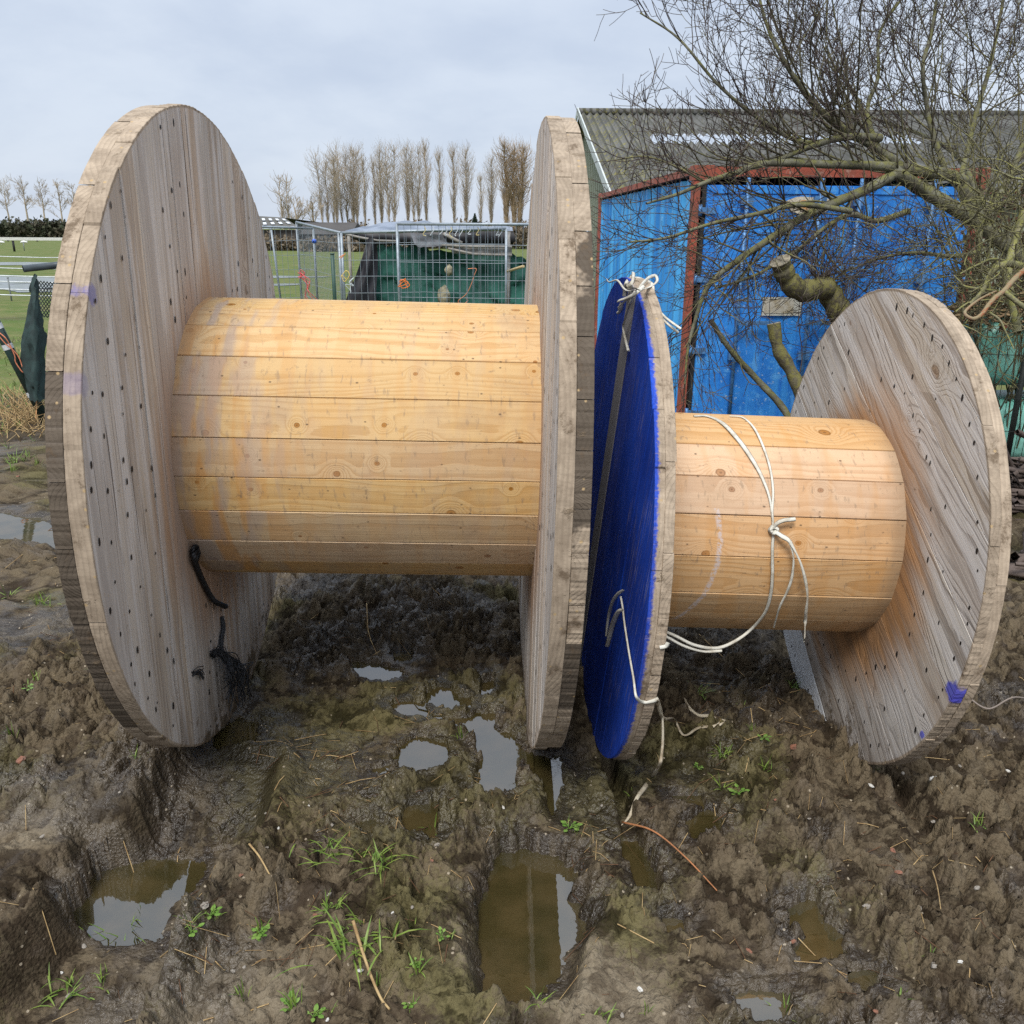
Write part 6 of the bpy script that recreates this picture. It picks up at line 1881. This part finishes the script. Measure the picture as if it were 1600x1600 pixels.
def twisted(g, pts, r, strands=3, pitch=0.03):
    P = spline(pts, 14)
    s = np.concatenate([[0], np.cumsum(np.linalg.norm(np.diff(P, axis=0), axis=1))])
    n = max(8, int(s[-1] / 0.004)); u = np.linspace(0, s[-1], n)
    Q = np.stack([np.interp(u, s, P[:, k]) for k in range(3)], 1)
    T = np.gradient(Q, axis=0); T /= np.linalg.norm(T, axis=1)[:, None]
    A = np.cross(T, [1, .2, .1]); A /= np.linalg.norm(A, axis=1)[:, None]; B = np.cross(T, A)
    for k in range(strands):
        ph = (u / pitch * 2 * math.pi + k * 2 * math.pi / strands)[:, None]
        g.tube(Q + r * .55 * (np.cos(ph) * A + np.sin(ph) * B), r * .6, 6)


g = Geo()
twisted(g, [f1(303, 872, .004), f1(300, 864, .012), f1(302, 856, .018), f1(308, 854, .02), f1(311, 862, .018), f1(306, 878, .014)], 0.006)
twisted(g, [f1(311, 856, .012), f1(303, 868, .02), f1(306, 882, .014), f1(312, 897, .010), f1(320, 915, .010), f1(328, 930, .012), f1(336, 940, .018), f1(353, 948, .025)], 0.008)
tag(g.build('rope', M_ROPE), 'black rope end looped out of the grey flange under the big barrel', 'rope')
g = Geo(); rs = np.random.default_rng(6)
twisted(g, [f1(346, 964, .003), f1(349, 980, .010), f1(346, 1000, .010), f1(346, 1018, .012)], 0.007)
for k in range(60):
    a = rs.uniform(); e = np.array([f1(332 + rs.normal(0, 2), 1022 + rs.normal(0, 3), .004), f1(342 + rs.normal(0, 4), 1019 + rs.normal(0, 3), .02), f1(352 + 20 * a + rs.normal(0, 4), 1032 + rs.normal(0, 6) + 8 * a, .035), f1(356 + 32 * a + rs.normal(0, 5), 1055 + rs.normal(0, 9), .035 + .02 * rs.uniform()), f1(362 + 24 * a + rs.normal(0, 9), 1085 + rs.normal(0, 14), .03 + 0.02 * rs.uniform())])
    g.tube(spline(e, 5), rs.uniform(0.0008, 0.0022), 4)
tag(g.build('rope', M_FRAY), 'frayed black rope hanging in loose strands near the foot of the big flange', 'rope')
g = Geo()
for k in range(16):
    g.tube(spline([f1(301 + rs.normal(0, 1), 1054 + rs.normal(0, 3), .002), f1(310 + rs.normal(0, 2), 1050 + rs.normal(0, 3), .012), f1(317 + rs.normal(0, 2), 1054 + rs.normal(0, 7), .014)], 4), 0.0014, 4)
tag(g.build('rope', M_FRAY), 'short black rope plug poking out of a hole in the big flange', 'rope')

# ------------------------------------------------------------------ pipe, post and netting beyond the big drum
M_PIPE = simple('grey_pipe', (0.06, 0.075, 0.085), 0.35, 0, 0.3, 6)
M_DGREEN = simple('dark_green_tube', (0.022, 0.045, 0.038), 0.4, 0, 0.3, 8)
M_CLOTH = simple('dark_green_cloth', (0.016, 0.036, 0.032), 0.8, 0, 0.5, 14)
g = Geo(); a = PD(36, 420, 7.2); b = PD(180, 405, 7.6)
dd = b - a
g.tube([a, b], 0.029, 14); g.tube([a + dd * .0005, b], 0.024, 14)
th = np.arange(14)
n0 = 0
g.f.append((np.stack([th, th + 28, (th + 1) % 14 + 28, (th + 1) % 14], 1), 0, False))
pipe = empty('pipe_rail', (a[0], a[1], 0), 'dark grey plastic pipe lying across posts behind the big flange', 'pipe')
for q in range(len(g.v)):
    g.v[q] = g.v[q] - np.array([a[0], a[1], 0])
g.build('pipe', M_PIPE, pipe)
g = Geo(); q = a + dd * 0.85; g.tube([(q[0] - a[0], q[1] - a[1] + .05, 0), (q[0] - a[0], q[1] - a[1] + .05, q[2] + .05)], 0.04, 8, 0, True); g.build('post', M_DGREEN, pipe)
g = Geo(); p0 = PD(-40, 440, 6.9); p1 = PD(70, 640, 7.4); p1[2] = 0.0
lean = empty('leaning_pole', (p1[0], p1[1], 0), 'dark green pole leaning over with orange twine wound round it', 'pole')
o0 = np.array([p1[0], p1[1], 0])
g.tube([p0 - o0, p1 - o0], 0.04, 12, 0, True); g.build('pole', M_DGREEN, lean)
for u in (0.30, 0.44, 0.78):
    c = p0 + (p1 - p0) * u; d = (p1 - p0) / np.linalg.norm(p1 - p0)
    g = Geo(); g.tube([c - d * 0.022 - o0, c + d * 0.022 - o0], 0.0415, 12); g.build('tape_band', M_TAPE, lean)
pole_pt = lambda u, ox, oy: p0 + (p1 - p0) * u + np.array([ox, oy, 0])
twine('twine', 'orange twine wound along the leaning green pole', [pole_pt(.28, -.05, -.05), pole_pt(.36, .045, -.06), pole_pt(.42, .055, -.05), pole_pt(.50, .05, -.05), pole_pt(.55, .03, -.05), pole_pt(.62, .05, -.05), pole_pt(.50, .07, -.04), pole_pt(.40, .03, -.07), pole_pt(.30, 0, -.07)], (0.70, 0.25, 0.13), 0.007)
twine('twine', 'thin orange twine hanging to the ground by the netting', [PD(56, 618, 7.25), PD(57, 635, 7.25), PD(56, 655, 7.2)], (0.6, 0.3, 0.12), 0.006)
g = Geo()
Rw = [[PD(52, 430, 7.25), PD(54, 431, 7.22), PD(57, 430, 7.25)], [PD(47, 455, 7.25), PD(54, 452, 7.15), PD(61, 458, 7.25)], [PD(40, 500, 7.2), PD(53, 495, 7.1), PD(68, 502, 7.2)], [PD(33, 545, 7.2), PD(52, 540, 7.08), PD(72, 545, 7.2)], [PD(38, 590, 7.2), PD(54, 592, 7.08), PD(73, 590, 7.2)], [PD(46, 622, 7.2), PD(58, 628, 7.1), PD(74, 622, 7.2)]]
base = np.zeros(3)
sheet(g, Rw, 0, 20, 30, 0.035, 21)
o_ = g.build('netting', M_CLOTH); tag(o_, 'dark green netting hanging limp from the grey pipe', 'netting')
M_CHAIN = simple('chain_wire', (0.05, 0.06, 0.055), 0.6)
g = Geo()
for k in range(9):
    a_ = PD(54 + k * 5, 436, 7.4); 
    g.tube([PD(54 + k * 5 + (j % 2) * 5, 438 + j * 7 + k * .6, 7.4) for j in range(9)], 0.005, 4)
    g.tube([PD(59 + k * 5 - (j % 2) * 5, 438 + j * 7 + k * .6, 7.4) for j in range(9)], 0.005, 4)
tag(g.build('chain_link', M_CHAIN), 'crumpled chain link wire between the netting and the big flange', 'wire')

# ------------------------------------------------------------------ things lying on the mud
t = NT('grass_blade'); o = t.obj()
rnd = t.n('ObjectInfo').outputs['Random']
c = t.mix(t.ss(t.noise(o, 45, 3), 0.35, 0.65), (0.075, 0.135, 0.018), (0.165, 0.225, 0.04))
c = t.mix(t.m_('MULTIPLY', t.ss(t.noise(o, 20, 2), 0.6, 0.72), 0.7), c, (0.28, 0.26, 0.07))
M_GRASS = t.out(c, 0.5, None, 0.35)
M_LEAF = simple('weed_leaf', (0.085, 0.18, 0.022), 0.5, 0, 0.4, 40, col2=(0.16, 0.25, 0.05))
M_STRAW = simple('straw', (0.42, 0.30, 0.14), 0.8, 0, 0.4, 30, col2=(0.25, 0.155, 0.065))


def blade(g, p, d, L, w, droop, mat=0):
    d = d / np.linalg.norm(d); side = np.cross(d, [0, 0, 1.0]); side /= np.linalg.norm(side) + 1e-9
    pts = []; q = np.array(p, float); dd = d.copy()
    n = 5
    for k in range(n):
        pts.append(q.copy()); q = q + dd * L / (n - 1); dd = dd + np.array([0, 0, -droop]); dd /= np.linalg.norm(dd)
    pts = np.array(pts); ws = w * np.array([0.6, 1.0, 0.9, 0.6, 0.06])
    up_ = np.array([0, 0, w * .25])
    V = np.concatenate([pts - side * ws[:, None], pts + up_ * 0 - np.array([0, 0, 1]) * ws[:, None] * .35, pts + side * ws[:, None]])
    i = np.arange(n - 1)
    g.add(V, np.concatenate([np.stack([i, n + i, n + i + 1, i + 1], 1), np.stack([n + i, 2 * n + i, 2 * n + i + 1, n + i + 1], 1)]), mat, True)


def tuft(seed, n, L, w, spread, flat=0.6):
    rs = np.random.default_rng(seed); g = Geo()
    for k in range(n):
        a_ = rs.uniform(0, 6.28); e = rs.uniform(0.15, 1.2) * flat
        d = np.array([math.cos(a_) * e, math.sin(a_) * e, 1.0 - 0.3 * e])
        blade(g, (rs.normal(0, spread), rs.normal(0, spread), -0.004), d, L * rs.uniform(0.5, 1.1), w * rs.uniform(.6, 1.1), rs.uniform(0.12, 0.42))
    return g


def weed(seed, n, L):
    rs = np.random.default_rng(seed); g = Geo()
    for k in range(n):
        a_ = rs.uniform(0, 6.28); st = L * rs.uniform(.4, 1.0); d = np.array([math.cos(a_), math.sin(a_), rs.uniform(.3, 1.2)]); d /= np.linalg.norm(d)
        e = d * st; g.tube([(0, 0, 0), e * .6 + np.array([0, 0, .003]), e], 0.0008, 4)
        s = np.cross(d, [0, 0, 1]); s /= np.linalg.norm(s); f = np.array([d[0], d[1], 0.1]); f /= np.linalg.norm(f); l = L * rs.uniform(.4, .7)
        V = [e, e + f * l * .35 - s * l * .36, e + f * l * .8 - s * l * .28, e + f * l * 1.1, e + f * l * .8 + s * l * .28, e + f * l * .35 + s * l * .36]
        g.add(V, [[0, 1, 2, 3], [0, 3, 4, 5]])
    return g


def place(o_, px, py, s=1.0, rz=0.0, dz=0.0, z=None):
    p = PG(px, py, 0.0)
    p = PG(px, py, ground_z(p[0], p[1])) ; p = PG(px, py, ground_z(p[0], p[1]))
    o_.location = (p[0], p[1], (ground_z(p[0], p[1]) if z is None else z) + dz)
    o_.scale = (s, s, s); o_.rotation_euler = (0, 0, rz)


rs = np.random.default_rng(77)
BIG_T = [(565, 1500, 1.45, 'largest grass tuft, spreading in the mud under a dry stalk'), (515, 1330, 1.15, 'grass tuft with long blades between the rut and the trench'), (100, 1545, 1.15, 'flattened grass tuft in the lower end of the wheel rut'), (190, 1468, 1.25, 'grass growing at the edge of the rut puddle'), (28, 720, 1.5, 'bright grass clump on the far mud beside the big flange'), (595, 1365, 1.05, 'fine grass tuft behind the leafy weeds, between rut and trench'), (525, 1425, 1.1, 'pale green grass sprig standing above the largest tuft'), (1130, 1180, 0.8, 'grass tuft below the strap loop on the mud'), (1095, 1085, 0.9, 'dark grass tuft under the smaller barrel'), (1235, 1075, 0.8, 'grass tuft at the foot of the pale flange board')]
for k, (px, py, s, lab) in enumerate(BIG_T):
    o_ = tuft(500 + k, 46 if s >= 1.2 else 28, 0.07, 0.0020, 0.017 * s, 1.3).build('grass_tuft', M_GRASS); place(o_, px, py, s, k); tag(o_, lab, 'grass')
src = [tuft(600 + k, 9, 0.055, 0.0018, 0.008, 0.8).build('grass_tuft', M_GRASS) for k in range(3)]
spots = [(408, 1465), (335, 1440), (300, 1450), (460, 1575), (510, 1580), (648, 1530), (645, 1450), (55, 1085), (150, 1050), (60, 945), (215, 1180), (830, 1500), (900, 1300), (890, 1290), (1015, 1075), (1175, 1140), (1200, 1202), (1130, 1230), (720, 1155), (1525, 1290), (1450, 1490), (1370, 1180), (1290, 1010), (1405, 1560), (1010, 1580), (940, 1590), (840, 1580), (380, 1560), (700, 1465), (640, 1570), (20, 1160), (160, 1530), (985, 1235), (590, 1545), (1500, 1015), (1220, 1585), (225, 1440), (560, 1340), (680, 1300), (1160, 1110)]
for k, (px, py) in enumerate(spots):
    o_ = src[k] if k < 3 else src[k % 3].copy()
    if k >= 3:
        COL.objects.link(o_)
    place(o_, px, py, rs.uniform(.6, 1.15), rs.uniform(0, 6)); tag(o_, 'small sprig of green grass growing out of the mud', 'grass', 'small grass sprigs in the mud')
for k, (px, py) in enumerate([(20, 740), (45, 715), (15, 700), (60, 735), (8, 660), (50, 690), (30, 668), (75, 945), (15, 930)]):
    o_ = src[k % 3].copy(); COL.objects.link(o_)
    place(o_, px, py, 1.6, k * 1.1); tag(o_, 'leafy grass clump on the rough mud at the field side of the big drum', 'grass', 'grass clumps at the field edge')
wsrc = [weed(700 + k, 9, 0.022).build('weed', M_LEAF) for k in range(2)]
for k, (px, py) in enumerate([(330, 1440), (298, 1448), (405, 1462), (410, 1470), (455, 1578), (890, 1295), (640, 1560), (1090, 1200), (1190, 1165), (690, 1465), (650, 1520), (50, 1090), (520, 1420), (1445, 1488), (1530, 1288), (825, 1495), (490, 1590), (1155, 1235)]):
    o_ = wsrc[k] if k < 2 else wsrc[k % 2].copy()
    if k >= 2:
        COL.objects.link(o_)
    place(o_, px, py, rs.uniform(.7, 1.3), rs.uniform(0, 6)); tag(o_, 'small broad leaved weed sprouting from the mud', 'weed', 'leafy weeds in the mud')
# straw, twigs, leaves: too many to count
g = Geo()
reg = [((480, 1180), 60, 45, 60), ((640, 1130), 50, 40, 40), ((760, 1230), 60, 30, 40), ((900, 1330), 50, 50, 45), ((560, 1270), 120, 60, 60), ((1180, 1230), 150, 120, 110), ((800, 1400), 700, 230, 260), ((400, 1480), 300, 120, 90), ((560, 990), 140, 45, 60), ((80, 1000), 90, 150, 90), ((1450, 1350), 150, 200, 110), ((40, 650), 50, 25, 140), ((1180, 1100), 90, 60, 40)]
for (cx, cy), sx, sy, n in reg:
    for k in range(int(n * 0.55)):
        px = cx + rs.normal(0, sx * .6); py = cy + rs.normal(0, sy * .6)
        if py > 1640 or py < 560:
            continue
        p = PG(px, py); L = (0.008 + 0.05 * rs.uniform() ** 2) * (1 if py > 900 else 3.2); a_ = rs.uniform(0, 6.28); d = np.array([math.cos(a_), math.sin(a_)])
        r_ = rs.uniform(0.0006, 0.0016) * (1 if py > 900 else 2.0)
        P_ = [np.array([p[0] + d[0] * u, p[1] + d[1] * u, ground_z(p[0] + d[0] * u, p[1] + d[1] * u) + r_ + abs(rs.normal(0, .002)) + (0.02 * rs.uniform() if py < 700 else 0)]) for u in (-L, 0, L)]
        P_[1][2] = max(P_[1][2], (P_[0][2] + P_[2][2]) / 2)
        g.tube(P_, r_, 3, 0 if rs.uniform() < .7 else 1)
tag(g.build('straw', [M_STRAW, simple('brown_stalk', (0.13, 0.065, 0.03), 0.8, 0, 0.4, 30)]), 'loose bits of straw and stalk scattered over the mud', 'straw', None, 'stuff')


def stick(pts, r, mat, lab, name='twig'):
    P_ = [(lambda p: np.array([p[0], p[1], ground_z(p[0], p[1]) + r + dz]))(PG(a, b, 0.0)) for a, b, dz in pts]
    P_ = spline(P_, 8)
    g = Geo(); g.tube(P_, np.linspace(r, r * .6, len(P_)), 6, 0, True); return tag(g.build(name, mat), lab, 'twig')


M_ORTW = simple('orange_twig', (0.40, 0.17, 0.07), 0.7, 0, 0.3, 20)
stick([(973, 1275, .01), (1020, 1310, .012), (1070, 1348, .012), (1121, 1394, .006)], 0.003, M_ORTW, 'long straight orange brown twig lying on the mud below the blue flange')
stick([(556, 1508, .03), (575, 1540, .03), (595, 1585, .02), (610, 1605, .01)], 0.004, M_STRAW, 'thick dry stalk lying across the largest grass tuft')
stick([(345, 1318, .01), (358, 1335, .01), (370, 1350, .005)], 0.003, M_STRAW, 'short thick straw on the crest of the rut')
stick([(394, 1362, .01), (410, 1380, .01), (426, 1396, .01)], 0.003, M_STRAW, 'short pale straw between the rut and the grass tuft')
stick([(1092, 995, .02), (1130, 1030, .01), (1163, 1062, .01)], 0.0022, M_STRAW, 'thin pale reed under the smaller barrel')
stick([(194, 1045, .06), (193, 1080, .03), (194, 1108, .0)], 0.002, M_STRAW, 'straw standing up beside the big flange')
stick([(1500, 1122, .03), (1540, 1128, .02), (1580, 1124, .02), (1640, 1118, .02)], 0.0035, simple('grey_twig', (0.22, 0.18, 0.15), 0.8), 'grey forked twig on the ground beyond the grey flange')
stick([(575, 985, .03), (577, 1010, .03), (590, 1030, .0)], 0.002, M_STRAW, 'bent straw standing under the big barrel')
stick([(1455, 1370, .02), (1462, 1400, .02), (1466, 1440, .01)], 0.0018, M_STRAW, 'thin upright straw in the mud beyond the second groove')


def rock(seed, s, squash=0.6):
    r2 = np.random.default_rng(seed); g = Geo(); n_, m_ = 9, 6
    V = [(0, 0, -1)]
    for a in np.linspace(-1.1, 1.1, m_):
        for b in np.arange(n_) * 2 * math.pi / n_:
            V.append((math.cos(a) * math.cos(b), math.cos(a) * math.sin(b), math.sin(a)))
    V.append((0, 0, 1)); V = np.array(V) * (1 + 0.16 * r2.normal(0, 1, (len(V), 1))) * np.array([1.25, 0.9, squash]) * s
    f = []
    for i in range(m_ - 1):
        for j in range(n_):
            f.append([1 + i * n_ + j, 1 + i * n_ + (j + 1) % n_, 1 + (i + 1) * n_ + (j + 1) % n_, 1 + (i + 1) * n_ + j])
    for j in range(n_):
        f.append([0, 1 + (j + 1) % n_, 1 + j]); f.append([len(V) - 1, 1 + (m_ - 1) * n_ + j, 1 + (m_ - 1) * n_ + (j + 1) % n_])
    g.add(V, f, 0, False)
    return g


M_BRICK = simple('brick_red', (0.24, 0.10, 0.06), 0.85, 0, 0.45, 60, col2=(0.13, 0.075, 0.05))
M_PEB = simple('pebble_grey', (0.27, 0.24, 0.20), 0.8, 0, 0.4, 50)
M_WPEB = simple('pebble_white', (0.55, 0.53, 0.48), 0.7, 0, 0.25, 50)
bs = [rock(800, 0.012, 0.45).build('brick_chip', M_BRICK), rock(801, 0.009, 0.5).build('brick_chip', M_BRICK)]
for k, (px, py) in enumerate([(1243, 1166), (1395, 1330), (1404, 1360), (1210, 1260), (1170, 1487), (492, 1434), (35, 1195), (1370, 1583), (375, 1352), (675, 1357), (1240, 1472), (28, 745)]):
    o_ = bs[k] if k < 2 else bs[k % 2].copy()
    if k >= 2:
        COL.objects.link(o_)
    place(o_, px, py, [1.2, .9, .7, .5, .6, .6, 1.2, .7, .5, .5, .5, 1.4][k], k * 1.3, 0.002); tag(o_, 'small red brick chip lying on the mud', 'brick chip', 'brick chips on the mud')
ps = [rock(810 + k, 0.007).build('pebble', M_PEB if k else M_WPEB) for k in range(3)]
for k in range(46):
    if k < 3:
        o_ = ps[k]
    else:
        o_ = ps[k % 3].copy(); COL.objects.link(o_)
    px, py = [(1457, 1227), (318, 1420), (1350, 1440)][k] if k < 3 else (rs.uniform(20, 1590), rs.uniform(1180, 1590))
    place(o_, px, py, 1.7 if k < 2 else rs.uniform(.45, 1.0), rs.uniform(0, 6), 0.001)
    if k % 3 == 0:
        tag(o_, 'pale rounded pebble lying on the mud', 'pebble', 'pale pebbles on the mud')
    else:
        tag(o_, 'grey brown pebble lying on the mud', 'pebble', 'grey pebbles on the mud')
# grass and dead stalks at the edge of the field
g = Geo()
for k in range(9000):
    yy = 6.3 + 7.5 * rs.uniform() ** 1.5; xx = rs.uniform(-7.5, -2.2) if yy > 8 else rs.uniform(-5.2, -2.5)
    if perlin(np.array([xx / 1.1]), np.array([yy / 1.1]), 4)[0] < -0.25 + 0.6 * max(0, 7.6 - yy):
        continue
    a_ = rs.uniform(0, 6.28); e = rs.uniform(.2, 1.2)
    blade(g, (xx, yy, ground_z(xx, yy) - 0.01), np.array([math.cos(a_) * e, math.sin(a_) * e, 1.0]), rs.uniform(0.05, 0.13), 0.004, 0.3, 0 if rs.uniform() < .72 else 1)
tag(g.build('grass', [M_GRASS, M_STRAW]), 'short rough grass at the edge of the field', 'grass', None, 'stuff')
g = Geo()
for k in range(170):
    p = PG(rs.normal(38, 22), rs.normal(655, 14)); a_ = rs.uniform(0, 6.28); L = rs.uniform(.1, .4)
    q = p + np.array([math.cos(a_) * L, math.sin(a_) * L * .6, rs.uniform(.02, .28)])
    g.tube([p, (p + q) / 2 + rs.normal(0, .02, 3), q], [0.004, .003, .002], 4)
tag(g.build('dead_stalks', M_STRAW), 'heap of pale dead stalks at the foot of the leaning pole', 'stalks', None, 'stuff')
